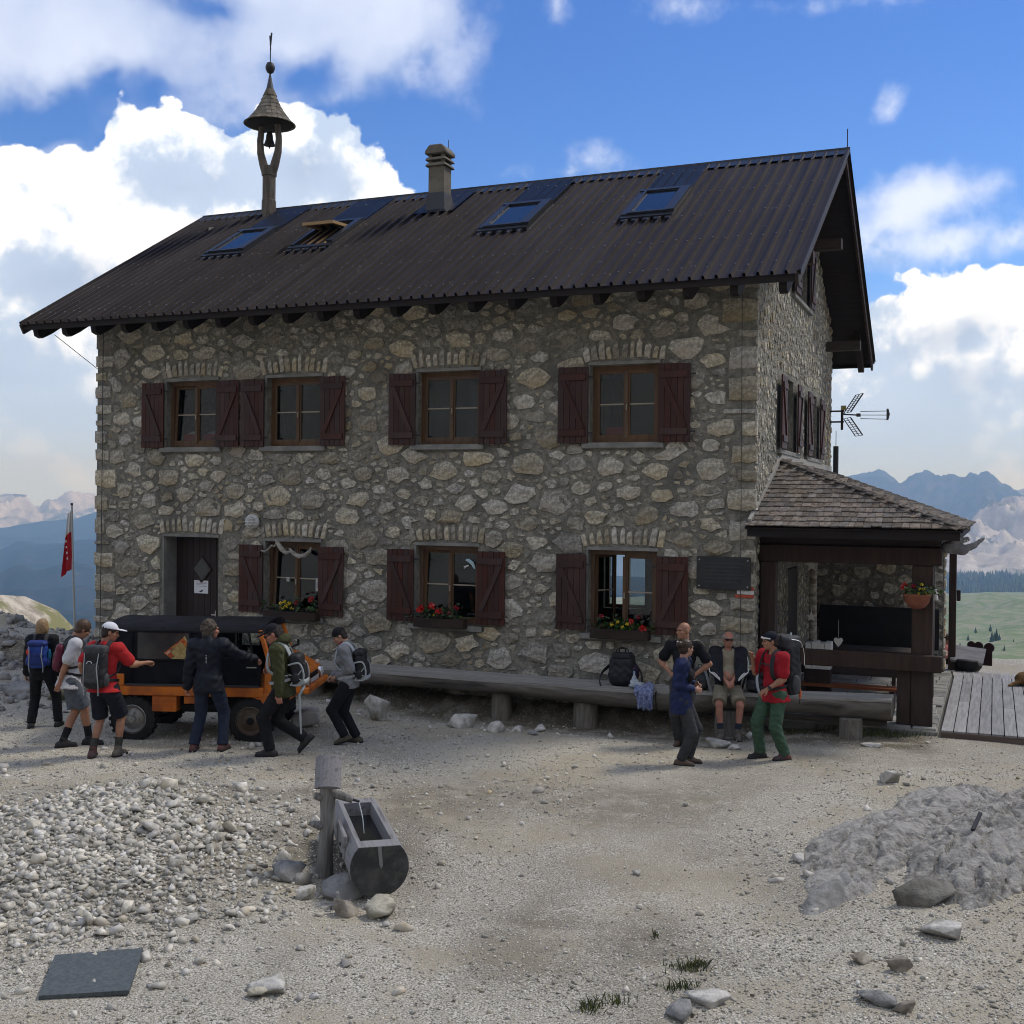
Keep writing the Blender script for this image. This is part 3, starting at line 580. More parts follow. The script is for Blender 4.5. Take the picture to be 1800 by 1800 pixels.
# sills and lintels
for h in holes[:7]:
    MB().bb(h[0] - .13, h[1] + .10, -.075, .12, h[2] - .10, h[2] - .003).build('sill', CONC, house, bevel=.012)
for h in holes:
    MB().bb(h[0] - .03, h[1] + .03, -.035, .10, h[3] + .003, h[3] + .055).build('lintel', CONC, house)
    MB().bb(h[0] - .045, h[0] - .001, -.022, .30, h[2] + .0, h[3]).build('jamb', CONC, house)
for a, b, z0, z1 in GW[:3]: MB().bb(-.1, .07, a - .5, b + .5, z0 - .09, z0 - .012).build('sill', CONC, house, bevel=.01)
# ---- front door, set back in its opening
MB().bb(DOOR[0] + .001, DOOR[0] + .012, .002, .34, DOOR[2], DOOR[3] - .002).build('door_reveal', CONC, house)
dr = empty('door', (DOOR[0] + .63, .36, DOOR[2])); dr.parent = house
DW = mat('door stain', (.020, .014, .013), (.034, .022, .019), 4, stretch=(4, 4, .4), rough=.55, rnd=.12)
for k in range(9):
    MB().bb(-.066, .066, -.03, .02, 0, 2.54).build('board', DW, dr, (-.55 + k * .1365, 0, 0), bevel=.004)
MB().add([(0, -.012, -.235), (.205, -.012, 0), (0, -.012, .235), (-.205, -.012, 0), (0, .012, -.235), (.205, .012, 0), (0, .012, .235), (-.205, .012, 0)], [(0, 1, 2, 3), (7, 6, 5, 4), (0, 4, 5, 1), (1, 5, 6, 2), (2, 6, 7, 3), (3, 7, 4, 0)]).build('diamond_pane', mat('dim door glass', (.028, .034, .034), rough=.15, spec=.6), dr, (.0, -.035, 1.91))
MB().bar((0, 0, -.25), (.22, 0, 0), .03, .03).bar((.22, 0, 0), (0, 0, .25), .03, .03).bar((0, 0, .25), (-.22, 0, 0), .03, .03).bar((-.22, 0, 0), (0, 0, -.25), .03, .03).build('diamond_frame', DW, dr, (.0, -.04, 1.91))
MB().bb(-.06, .05, -.05, -.035, -.012, .012).bb(.02, .045, -.04, .0, -.08, .08).bb(-.06, .05, -.05, -.035, -.062, -.045).build('handle', mat('dull steel', (.45, .44, .42), rough=.4, metal=.8), dr, (.31, -.02, 1.04))
# ---- roof: corrugated sheet in two slopes
E0, E1 = -HL - .90, .80
RMAT = mat('brown roof sheet', (.016, .011, .009), (.026, .018, .015), 1.6, stretch=(3.5, .35, .35), rough=.5, spec=.16, bump=.12, bscale=30, c3=(.034, .026, .022), s3=.55, specks=((.085, .078, .07), 11))
def roof_slope(front_):
    ye = -1.12 if front_ else 2 * RY + 1.12; pr = []
    x = E0; p = .2
    nrib = int((E1 - E0) / p)
    for k in range(nrib + 1):
        b = E0 + k * (E1 - E0) / nrib
        pr += [(b, 0), (b + .008, .058), (b + .038, .058), (b + .052, 0)] + ([(b + .126, .0)] if k < nrib else [])
    n = len(pr); N = Vector((0, -SL, 1)).normalized() if front_ else Vector((0, SL, 1)).normalized(); V = []
    rows = [0, .5, 1]
    for t in rows:
        for x, h in pr: V.append(Vector((x, ye + (RY - ye) * t, rz_(ye) + (RZ - rz_(ye)) * t)) + N * h)
    F = [(r * n + i, r * n + i + 1, (r + 1) * n + i + 1, (r + 1) * n + i) for r in range(len(rows) - 1) for i in range(n - 1)]
    return MB().add(V, F)
roof = empty('roof', (-HL / 2, RY, RZ)); roof.parent = house
RO = (HL / 2, -RY, -RZ)
for fr in (True, False): roof_slope(fr).build('corrugated_sheet', RMAT, roof, RO)
scr = MB()
RN = Vector((0, -SL, 1)).normalized(); RS = Vector((0, 1, SL)).normalized()
def rp(x, s, h=0.): return Vector((x, -1.12, rz_(-1.12))) + RS * s + RN * h      # point on the front slope
SOF = mat('soffit boards', (.012, .009, .008), (.020, .015, .013), 4, stretch=(.4, 6, 6), rough=.8)
b = MB()
for ye in (-1.02, 2 * RY + 1.02):
    b.add([(E0 + .05, ye, rz_(ye) - .035), (E1 - .05, ye, rz_(ye) - .035), (E1 - .05, RY, RZ - .035), (E0 + .05, RY, RZ - .035), (E0 + .05, ye, rz_(ye) - .075), (E1 - .05, ye, rz_(ye) - .075), (E1 - .05, RY, RZ - .075), (E0 + .05, RY, RZ - .075)], [(0, 1, 2, 3), (7, 6, 5, 4), (0, 4, 5, 1), (2, 6, 7, 3), (0, 3, 7, 4), (1, 5, 6, 2)])
b.build('soffit', SOF, roof, RO)
for ye, s in ((-1.06, 1), (2 * RY + 1.06, -1)): MB().bb(E0 + .02, E1 - .02, ye - .02, ye + .02, rz_(ye) - .135, rz_(ye) - .015).build('fascia', SOF, roof, RO)
for xe in (E0 + .03, E1 - .03):
    for s in (-1, 1):
        ye = RY + s * (RY + 1.1)
        MB().bar((xe, ye, rz_(ye) - .10), (xe, RY, RZ - .10), .045, .19).build('barge_board', WOODD, roof, RO)
        MB().bar((xe + (.03 if xe > 0 else -.03), ye, rz_(ye) + .005), (xe + (.03 if xe > 0 else -.03), RY, RZ + .005), .05, .06).build('verge_trim', RMAT, roof, RO)
MB().bar((E0, RY, RZ + .045), (E1 + .05, RY, RZ + .045), .06, .05).add([(E0, RY - .26, RZ - .12), (E1 + .04, RY - .26, RZ - .12), (E1 + .04, RY, RZ + .06), (E0, RY, RZ + .06), (E1 + .04, RY + .26, RZ - .12), (E0, RY + .26, RZ - .12)], [(0, 1, 2, 3), (3, 2, 4, 5)]).build('ridge_cap', mat('blue-black ridge metal', (.022, .026, .034), rough=.35, spec=.5), roof, RO)
nr = 20
for k in range(nr + 1):
    x = E0 + .25 + k * (E1 - E0 - .5) / nr
    # shaped rafter tail under the front eave
    prof = [(-1.0, rz_(-1.0) - .08), (-.95, rz_(-.95) - .30), (-.84, rz_(-.84) - .40), (-.62, rz_(-.62) - .42), (.05, rz_(.05) - .40), (.05, rz_(.05) - .08)]
    MB().extrude(prof, x - .06, x + .06, 'x').build('rafter', SOF, roof, RO)
    prof = [(2 * RY - a, b_) for a, b_ in prof]
    MB().extrude(prof, x - .06, x + .06, 'x').build('rafter', SOF, roof, RO)
for y, z in ((RY, RZ - .30), (7.85, 6.86), (4.45, 8.32), (.9, 7.35)):
    for xa, xb in ((-.3, .72), (-HL - .75, -HL + .3)): MB().bb(xa, xb, y - .09, y + .09, z - .1, z + .1).build('purlin', WOODD, roof, RO)
# skylights with their blue-black flashing panels
BLK = mat('black flashing', (.016, .017, .02), rough=.4, spec=.5); PAN = mat('blue-black panel', (.007, .010, .018), (.011, .015, .028), 2, rough=.45, spec=.13)
SKYG = mat('skylight glass', (.008, .012, .02), rough=.1, spec=.4)
def quad_on_roof(b, x0, x1, s0, s1, h0, h1):
    V = [rp(x, s, h) for h in (h0, h1) for s in (s0, s1) for x in (x0, x1)]
    return b.add(V, [(0, 2, 3, 1), (4, 5, 7, 6), (0, 1, 5, 4), (2, 6, 7, 3), (0, 4, 6, 2), (1, 3, 7, 5)])
for k in range(75):
    x = E0 + k * (E1 - E0) / int((E1 - E0) / .2) + .023
    if x < E1:
        for s_ in (.35, 1.7, 3.05, 4.4, 5.9): scr.box(rp(x, s_ + .04 * (k % 3), .062), (.022, .022, .012), (math.atan(SL), 0, 0))
tag(scr.build('roof_screws', mat('galvanised screw', (.22, .21, .20), rough=.4, metal=.4), roof, RO), kind='stuff')
for k, (x0, x1) in enumerate([(-11.72, -10.98), (-9.62, -8.86), (-5.45, -4.68), (-2.66, -1.94)]):
    o = empty('skylight', rp((x0 + x1) / 2, 4.0)); o.parent = house; off = -rp((x0 + x1) / 2, 4.0)
    b = MB(); quad_on_roof(b, x0 - .10, x0, 3.35, 4.72, .0, .10); quad_on_roof(b, x1, x1 + .14, 3.35, 4.72, .0, .13); quad_on_roof(b, x0 - .1, x1 + .14, 3.22, 3.36, .0, .075); quad_on_roof(b, x0 - .1, x1 + .14, 4.68, 4.80, .0, .12)
    b.build('curb', BLK, o, off)
    for j in range(5):
        b = MB(); xx = x0 - .06 + j * .2; quad_on_roof(b, xx, xx + .1, 3.10, 3.23, .0, .055); b.build('apron_tongue', BLK, o, off)
    if k != 1:
        b = MB(); quad_on_roof(b, x0, x1, 3.36, 4.68, .075, .085); b.build('pane', SKYG, o, off)
        b = MB(); quad_on_roof(b, x0, x0 + .05, 3.36, 4.68, .086, .12); quad_on_roof(b, x1 - .05, x1, 3.36, 4.68, .086, .12); quad_on_roof(b, x0 + .05, x1 - .05, 3.36, 3.44, .086, .12); b.build('frame', BLK, o, off)
    else:
        # the second one stands open: the sash is swung about its upper edge
        b = MB(); quad_on_roof(b, x0, x1, 3.36, 4.68, .0, .02); b.build('opening', mat('warm reveal wood', (.36, .22, .09), rough=.6), o, off)
        sw = MB().bb(x0 + .02, x0 + .09, 0, .05, -1.2, 0).bb(x1 - .09, x1 - .02, 0, .05, -1.2, 0).bb(x0 + .09, x1 - .09, 0, .05, -1.2, -1.11).bb(x0 + .09, x1 - .09, 0, .05, -.09, 0)
        pv_ = rp(0, 4.5, .12); M = Euler((R(12) - math.atan2(1, SL) , 0, 0)).to_matrix()
        piv = rp((x0 + x1) / 2, 4.2, .10); tl = R(-86)
        fr_ = MB().bb(x0 + .02, x0 + .09, -.46, .52, -.03, .03).bb(x1 - .09, x1 - .02, -.46, .52, -.03, .03).bb(x0 + .09, x1 - .09, -.46, -.38, -.03, .03).bb(x0 + .09, x1 - .09, .44, .52, -.03, .03)
        fr_.build('sash', mat('bare pine sash', (.33, .215, .10), rough=.55), o, off + Vector((0, piv.y, piv.z + .06)), (R(4), 0, 0))
        MB().bb(x0 + .09, x1 - .09, -.38, .44, .0, .012).build('pane', SKYG, o, off + Vector((0, piv.y, piv.z + .06)), (R(4), 0, 0))
    b = MB(); quad_on_roof(b, x0 - .04, x1 + .12, 4.80, 6.36, .046, .058); b.build('flashing_panel', PAN, o, off)
# chimney
ch = empty('chimney', (-7.22, 3.42, 9.44)); ch.parent = house
CHM = mat('weathered chimney render', (.17, .152, .115), (.115, .10, .078), 3, bump=.3)
MB().box((0, 0, .38), (.355, .355, 1.1)).build('stack', CHM, ch, bevel=.012)
MB().box((0, 0, .05), (.47, .47, .5), taper=.80).build('flashing', BLK, ch)
for k in range(2): MB().box((0, 0, .87 + k * .12), (.47, .47, .062), taper=.88).build('cap_slab', CHM, ch, bevel=.01)
for k in range(2):
    for sx in (-1, 1):
        for sy in (-1, 1): MB().box((sx * .14, sy * .14, .93 + k * .12), (.07, .07, .07)).build('spacer', CHM, ch)
MB().box((0, 0, .96), (.2, .2, .2)).build('flue', IRON, ch)
MB().extrude([(-.24, 1.08), (.24, 1.08), (.24, 1.15), (.14, 1.27), (-.14, 1.27), (-.24, 1.15)], -.24, .24).build('hood', CHM, ch, bevel=.018)
MB().tube([(.14, .1, 1.25), (.14, .1, 1.43)], .007, 5).build('lightning_rod', IRON, ch)
# flat flashing beside the chimney
b = MB(); quad_on_roof(b, -7.62, -6.75, 4.9, 6.36, .046, .056); b.build('flashing_panel', PAN, house)
# bell turret on the ridge
bt = empty('bell_turret', (-12.0, 4.25, 9.85)); bt.parent = house
GREYW = mat('silvered timber', (.085, .070, .055), (.15, .128, .103), 5, stretch=(5, 5, .5), bump=.5, bscale=30, rough=.85)
post = MB().lathe([(.175, -.35), (.165, .4), (.15, .42), (.15, .95), (.175, .97), (.18, 1.18)], n=8)
post.build('post', GREYW, bt)
for s in (-1, 1):
    arm = MB(); P = [(s * .07, 0, .95), (s * .15, 0, 1.22), (s * .235, 0, 1.5), (s * .255, 0, 1.78), (s * .22, 0, 2.08), (s * .20, 0, 2.2)]
    arm.tube([(x, y, z) for x, y, z in P], [.09, .10, .085, .075, .07, .07], 8); arm.build('fork_arm', GREYW, bt, smooth=True)
prof = [(.545, 2.16), (.50, 2.19), (.415, 2.29), (.335, 2.39), (.262, 2.50), (.205, 2.60), (.16, 2.71), (.122, 2.81), (.095, 2.92)]
MB().lathe([(.53, 2.15), (.51, 2.13), (.25, 2.12), (.02, 2.12)], n=24).build('hood_underside', SOF, bt)
SHG = mat('larch shingle', (.105, .090, .070), (.20, .175, .14), 4, stretch=(1, 1, 1), rough=.9, bump=.3, rnd=.30)
rs_ = random.Random(6)
for i in range(len(prof) - 1):
    (r0, z0), (r1, z1) = prof[i], prof[i + 1]; n = max(8, int(2 * math.pi * r0 / .115))
    for k in range(n):
        a0, a1 = 2 * math.pi * (k + .5 * (i % 2)) / n, 2 * math.pi * (k + 1 + .5 * (i % 2)) / n - .02
        q = rs_.uniform(.0, .018); V = []
        for h in (.0, .022):
            for (r, z) in ((r0 + h + .024, z0 - .03 + q * .5), (r1 + h * .4 - .004, z1 + .012)):
                for a in (a0, a1): V.append((r * math.cos(a), r * math.sin(a), z + h * .5))
        MB().add(V, [(0, 2, 3, 1), (4, 5, 7, 6), (0, 1, 5, 4), (2, 6, 7, 3), (0, 4, 6, 2), (1, 3, 7, 5)]).build('shingle', SHG, bt)
MB().lathe([(.10, 2.90), (.062, 3.07), (.018, 3.30)], n=16).build('spire_cap', mat('grey lead', (.07, .07, .075), rough=.5, metal=.3), bt, smooth=True)
MB().lathe([(.01, 3.30), (.075, 3.34), (.105, 3.41), (.11, 3.44), (.105, 3.48), (.075, 3.55), (.01, 3.58)], n=16).build('ball_finial', IRON, bt, smooth=True)
MB().tube([(0, 0, 3.56), (0, 0, 4.08), (.02, 0, 4.23)], .012, 6).bar((.0, 0, 3.95), (.03, 0, 4.24), .035, .02).bar((.01, 0, 3.85), (-.02, 0, 4.18), .02, .02).build('weather_rod', IRON, bt)
MB().lathe([(.03, 1.98), (.06, 1.965), (.075, 1.90), (.085, 1.80), (.115, 1.71), (.14, 1.67), (.125, 1.665), (.02, 1.70)], n=18).build('bell', mat('bronze', (.03, .024, .018), rough=.5, metal=.5), bt, smooth=True)
MB().tube([(0, 0, 1.75), (0, 0, 1.60)], .018, 6).bar((-.22, 0, 2.0), (.22, 0, 2.0), .03, .05).build('bell_yoke', IRON, bt)
MB().tube([(E1 + .0, RY, RZ), (E1, RY, RZ + .42)], .010, 5).build('lightning_rod', IRON, house)
# lightning cables on the front, wires, flue behind the gable
CAB = mat('lead-grey cable', (.05, .05, .05), rough=.5)
MB().tube([(-.22, -1.1, 6.62), (-.215, -.30, 6.9), (-.22, -.075, 6.6), (-.20, -.075, 3.4), (-.18, -.075, .2)], .0055, 5).build('lightning_cable', CAB, house)
MB().tube([(-12.86, -.075, 6.9), (-12.86, -.075, 3.4), (-12.88, -.075, .2)], .009, 5).build('lightning_cable', CAB, house)
MB().tube([(-13.2, -1.0, 6.5), (-13.04, -.02, 5.95)], .007, 5).build('stay_wire', CAB, house)
MB().tube([(.10, HW + .12, 3.9), (.10, HW + .12, 4.75)], .06, 10).tube([(.1, HW + .12, 4.75), (.1, HW + .12, 5.1)], .008, 5).build('flue_pipe', IRON, house)
# ------------------------------------------------------------------ porch on the gable side
PW = mat('porch timber', (.028, .017, .013), (.046, .028, .021), 3, stretch=(6, 6, .6), rough=.7, bump=.3, bscale=25, rnd=.12)
porch = empty('porch', (1.4, 2, .1)); porch.parent = house; PO = (-1.4, -2, -.1)
def pb(name, x0, x1, y0, y1, z0, z1, m=PW, bev=.012): return MB().bb(x0, x1, y0, y1, z0, z1).build(name, m, porch, PO, bevel=bev)
pb('post', .03, .27, .34, .58, .1, 2.50); pb('post', 2.30, 2.60, .34, .62, .1, 2.50); pb('post', 2.30, 2.50, 3.0, 3.24, .1, 2.72)
pb('stub_post', 2.10, 2.297, .33, .60, .1, .92); pb('post_cladding', 2.303, 2.615, .318, .337, .1, .92)
pb('beam', -.0, 2.72, .32, .60, 2.503, 2.77); pb('beam', 2.40, 2.68, .61, 6.4, 2.65, 2.86); pb('wall_plate', .0, 2.70, .42, .62, 2.775, 3.02, WOODD)
pb('rail', .40, 2.74, .20, .325, .925, 1.17)
pb('corner_post', 2.60, 2.74, 6.95, 7.09, .1, 2.95); pb('bracket', 2.745, 2.82, 6.97, 7.07, 1.50, 1.72)
for k in range(6): MB().bar((.05 + 0, 2.45 + k * .95, 4.02), (2.86, 1.0 + k * .95, 3.01), .10, .13).build('rafter', SOF, porch, PO)
for k in range(5): x = .35 + k * .55; zt = 3.06 + 1.07 * max(0, min(1, 1 - x / 3.0)) ; yt = -.3 + 2.42 * (1 - x / 3.0); MB().bar((x, -.22, 2.99), (x, yt, zt - .08), .08, .12).build('rafter', SOF, porch, PO)
MB().bb(-.06, 2.98, -.27, -.235, 2.90, 3.03).build('fascia', SOF, porch, PO); MB().bb(2.925, 2.96, -.23, 8.55, 2.90, 3.03).build('fascia', SOF, porch, PO)
proof = empty('porch_roof', (1.4, 2, 3.1)); proof.parent = house; QO = Vector((-1.4, -2, -3.1))
AP = Vector((0.02, 2.12, 4.13)); FLc = Vector((-.09, -.32, 3.05)); FRc = Vector((3.02, -.32, 3.05)); BRc = Vector((3.02, 8.6, 3.05)); BT = Vector((.02, 8.6, 4.13))
b = MB()
for tri in ((FLc, FRc, AP), (FRc, BRc, BT, AP)):
    n = (tri[1] - tri[0]).cross(tri[2] - tri[0]).normalized() * .03; m_ = len(tri)
    b.add([t - n * .3 for t in tri] + [t - n * 1.3 for t in tri], [tuple(range(m_)), tuple(range(2 * m_ - 1, m_ - 1, -1))] + [(i, i + m_, (i + 1) % m_ + m_, (i + 1) % m_) for i in range(m_)])
b.build('roof_boards', SOF, proof, QO)
SHK = mat('weathered larch shingle', (.115, .098, .082), (.205, .185, .165), 4, stretch=(8, 8, 8), rough=.9, bump=.4, rnd=.38, c3=(.075, .055, .045), s3=2.0)
SHJ = mat('weathered larch shingles', (.115, .098, .082), (.205, .185, .165), 4, stretch=(8, 8, 8), rough=.9, bump=.4, island=.38)
def shingle_geo(p, ex, es, n, w_, l_, th, lift):
    V = []
    for dn in (0, th):
        for s, lf in ((0, lift), (l_, 0)):
            for x in (-w_ / 2, w_ / 2): V.append(p + ex * x + es * s + n * (dn + lf))
    return V
SF_ = [(0, 2, 3, 1), (4, 5, 7, 6), (0, 1, 5, 4), (2, 6, 7, 3), (0, 4, 6, 2), (1, 3, 7, 5)]
rs_ = random.Random(12); cand = []
n1 = (FRc - FLc).cross(AP - FLc).normalized(); es1 = Vector((0, AP.y - FLc.y, AP.z - FLc.z)); L1 = es1.length; es1.normalize()
row = 0; s = 0.
while s < L1 - .05:
    x0 = -.09 + .10 * s / L1; x1 = 3.02 + (AP.x - 3.02) * s / L1; x = x0 - rs_.uniform(0, .1)
    while x < x1:
        w_ = rs_.uniform(.085, .165)
        if x + w_ > x0 + .03 and x < x1 - .01:
            a, b_ = max(x, x0), min(x + w_ - .006, x1 + .02)
            cand.append((0, s, shingle_geo(Vector(((a + b_) / 2, FLc.y, FLc.z)) + es1 * (s - .03 + rs_.uniform(-.012, .012)) + n1 * .012, Vector((1, 0, 0)), es1, n1, b_ - a, .30, .018, .022 + rs_.uniform(-.004, .006))))
        x += w_
    s += .178; row += 1
n2 = (BRc - FRc).cross(BT - FRc).normalized(); es2 = Vector((BT.x - BRc.x, 0, BT.z - BRc.z)); L2 = es2.length; es2.normalize(); s = 0.
while s < L2 - .04:
    y0 = -.32 + (AP.y + .32) * s / L2; y = y0 - rs_.uniform(0, .1)
    while y < 8.6:
        w_ = rs_.uniform(.10, .18)
        if y + w_ > y0 + .02:
            a, b_ = max(y, y0 - .015), min(y + w_ - .006, 8.6)
            if b_ > a: cand.append((1 + y, s, shingle_geo(Vector((FRc.x, (a + b_) / 2, FRc.z)) + es2 * (s - .03 + rs_.uniform(-.012, .012)) + n2 * .012, Vector((0, 1, 0)), es2, n2, b_ - a, .30, .018, .024 + rs_.uniform(-.004, .006))))
        y += w_
    s += .182
cand.sort(key=lambda c: c[0]); J = MB()
for k, (_, s, V) in enumerate(cand):
    if k < 300: MB().add(V, SF_).build('shingle', SHK, proof, QO)
    else: J.add(V, SF_)
tag(J.build('shingle_courses', SHJ, proof, QO), kind='stuff')
# hip shingles lapped along the edge
hd = (AP - FRc); hl = hd.length; hd.normalize()
for k in range(18):
    p = FRc + hd * (k * hl / 18.) ; q = FRc + hd * min(hl, (k + 1.5) * hl / 18.)
    for nn, sd in ((n1, Vector((-1, 0, 0))), (n2, Vector((0, 1, 0)))):
        side = nn.cross(hd).normalized() * .13; side = side if side.dot(sd) > 0 else -side; up = (n1 + n2).normalized() * .05
        V = [p + up * 1.2, p + side + nn * .042, q + side + nn * .03, q + up * .9]; V += [v + nn * .016 for v in V]
        MB().add(V, [(0, 1, 2, 3), (7, 6, 5, 4), (0, 4, 5, 1), (1, 5, 6, 2), (2, 6, 7, 3), (3, 7, 4, 0)]).build('hip_shingle', SHK, proof, QO)
MB().bar((.03, 2.05, 4.22), (.03, 8.6, 4.22), .05, .12).bar((.03, 2.1, 4.20), (-.03, -.25, 3.12), .05, .10).build('lead_flashing', mat('mortar flashing', (.30, .29, .26), bump=.4), proof, QO)
# rear wall of the porch, stones again
FLAG = mat('flagstone', (.20, .195, .18), (.30, .29, .265), 3, bump=.6, bscale=16, rnd=.16, c3=(.12, .125, .11))
rw = MB().bb(0.0, 2.52, 6.5, 6.9, .1, 2.98).build('wall', MORT, house)
cx, cz, cr = pack(0, 2.5, .15, 2.9, lambda x: 2.9, [(1.55, 2.05, 2.38, 2.62)], 51, .05, .22, 6000, 1.25)
for c, V, F, ar in stones(cx, cz, cr, [(1.55, 2.05, 2.38, 2.62)], 52, 1.25, .028, bounds=(0, 2.5)):
    me = bpy.data.meshes.new('stone'); me.from_pydata([(a, 6.5 - d, z) for a, d, z in V], [], F); me.materials.append(STN); link('stone', me, house, (c[0], 0, c[1]))
zz = .12; J = MB(); k = 0
while zz < 2.8:
    hh = rs_.uniform(.13, .3); P = [(-.19, -.48), (0, -.5), (.19, -.48), (.2, 0), (.19, .47), (0, .5), (-.19, .47), (-.2, 0)]; P = [(a * rs_.uniform(.85, 1), b_ * hh * rs_.uniform(.85, .98)) for a, b_ in P]; n = 8; pr = rs_.uniform(.03, .07)
    V = [(-.02, a, b_) for a, b_ in P] + [(pr * rs_.uniform(.6, 1), a * .9, b_ * .88) for a, b_ in P] + [(pr * 1.2, 0, 0)]
    me = bpy.data.meshes.new('stone'); me.from_pydata(V, [], [(j, (j + 1) % n, n + (j + 1) % n, n + j) for j in range(n)] + [(n + j, n + (j + 1) % n, 2 * n) for j in range(n)]); me.materials.append(STN)
    link('stone', me, house, (2.52, 6.7, zz + hh / 2)); zz += hh + .015
MB().bb(1.52, 2.08, 6.485, 6.52, 2.36, 2.64).build('vent_opening', IRON, house)
MB().bb(-.12, .0, 3.22, 4.28, .12, 2.23).build('side_door', DW, house)
# paved floor: flags with open joints on a kerbed slab
tag(MB().bb(.0, 2.69, .16, 7.4, -.45, .07).build('porch_slab', CONC, house, bevel=.02))
yy = .18; fl = 0
while yy < 7.3:
    d_ = rs_.uniform(.38, .6); xx = .02
    while xx < 2.62:
        w_ = min(rs_.uniform(.4, .75), 2.68 - xx)
        if w_ > .15 : MB().box((xx + w_ / 2, yy + d_ / 2, .078 + rs_.uniform(-.006, .008)), (w_ - .025, d_ - .025, .05), (rs_.uniform(-.01, .01), rs_.uniform(-.01, .01), rs_.uniform(-.02, .02))).build('flagstone', FLAG, house, bevel=.012)
        xx += w_
    yy += d_
# ------------------------------------------------------------------ furniture under the porch
TBL = mat('orange brown plank', (.17, .052, .020), (.24, .085, .035), 3, stretch=(.5, 5, 5), rough=.55)
t = empty('porch_bench', h2w(1.25, 1.55, .12), -HA, 'long orange-brown plank bench behind the rail under the porch', 'bench')
MB().bb(-.95, .95, -.16, .16, .30, .345).build('seat', TBL, t, bevel=.006)
MB().bb(-.95, .95, .17, .21, .48, .78).build('back_board', WOODD, t)  # dark board added to blacken the bright gap above the seat
for x in (-.7, .7): MB().bb(x - .04, x + .04, -.14, .16, 0, .30).bb(x - .03, x + .03, .212, .25, .2, .78).build('leg', WOODD, t)
t = empty('porch_table', h2w(1.25, 3.4, .12), -HA, 'dark wooden table standing in the shade of the porch', 'table')
MB().bb(-.95, .95, -.36, .36, .70, .75).build('table_top', WOODD, t, bevel=.006)
for x in (-.75, .75): MB().bb(x - .05, x + .05, -.28, .28, 0, .70).build('leg', WOODD, t)
t = empty('corner_bench', h2w(1.3, 6.15, .12), -HA, 'black high-backed bench against the stone rear wall of the porch', 'bench')
BLKW = mat('blackened timber', (.010, .010, .012), (.018, .017, .018), 3, rough=.6)
MB().bb(-1.15, 1.15, -.5, .1, .38, .44).build('seat', BLKW, t); MB().bb(-1.15, 1.15, .12, .18, .44, 1.25).build('back_board', BLKW, t)
for x in (-1.0, 1.0): MB().bb(x - .05, x + .05, -.45, .1, 0, .38).build('leg', BLKW, t)
# birch trunk with white stars beside the doorway, lantern-box below, heart
BIR = mat('birch bark', (.40, .37, .31), (.16, .14, .12), 6, stretch=(1, 1, 3), bump=.3)
t = empty('birch_trunk', h2w(.62, 1.95, .12), 0, 'pale birch trunk set upright as decoration beside the porch doorway', 'trunk')
MB().tube([(0, 0, 0), (.015, 0, .9), (0, .01, 1.7), (.02, 0, 2.7)], [.075, .07, .065, .06], 10).build('stem', BIR, t, smooth=True)
def star(r): return [(r * (1 if k % 2 == 0 else .45) * math.sin(k * math.pi / 5), r * (1 if k % 2 == 0 else .45) * math.cos(k * math.pi / 5)) for k in range(10)]
WHT = mat('white painted wood', (.62, .61, .57), bump=.1)
for z, r, nm, lb in ((2.28, .11, 'star_ornament', 'white wooden star hung high on the birch trunk'), (1.42, .09, 'star_ornament', 'small white wooden star hung low on the birch trunk')):
    o = empty(nm, h2w(.61, 1.86, z + .1), -HA, lb, 'ornament'); MB().extrude(star(r), -.012, .012).build('star', WHT, o); MB().tube([(0, 0, r), (0, .06, r + .12)], .004, 4).build('cord', WHT, o)
o = empty('crate', h2w(.78, 1.62, .70), -HA, 'weathered white plank box standing beneath the birch trunk', 'box')
for k in range(4): MB().bb(-.2 + k * .102, -.105 + k * .102, -.15, .15, 0, .42 + .02 * (k % 2)).build('slat', WHT, o)
MB().bb(-.20, .20, -.12, .12, -.58, 0).build('stand', WOODD, o)
hp = [(.0, -.09), (.05, -.03), (.075, .02), (.06, .055), (.03, .06), (0, .035), (-.03, .06), (-.06, .055), (-.075, .02), (-.05, -.03)]
o = empty('heart_ornament', h2w(1.10, 1.5, 1.17), -HA, 'small white heart hanging beside the white plank box', 'ornament'); MB().extrude(hp, -.01, .01).build('heart', WHT, o); MB().tube([(0, 0, .04), (0, 0, .35)], .003, 4).build('cord', WHT, o)
o = empty('angel_ornament', h2w(2.52, 2.93, 1.92), -HA, 'little pale angel figure hanging on the rear porch post', 'ornament')
MB().lathe([(.05, -.12), (.03, .0), (.012, .04)], n=10).build('gown', WHT, o); MB().lathe([(.005, .03), (.026, .06), (.005, .09)], n=8).build('head', WHT, o); MB().extrude([(-.08, .04), (-.02, -.03), (.02, -.03), (.08, .04), (0, .0)], .01, .02).build('wings', WHT, o); MB().tube([(0, 0, .09), (0, 0, .38)], .003, 4).build('cord', WHT, o)
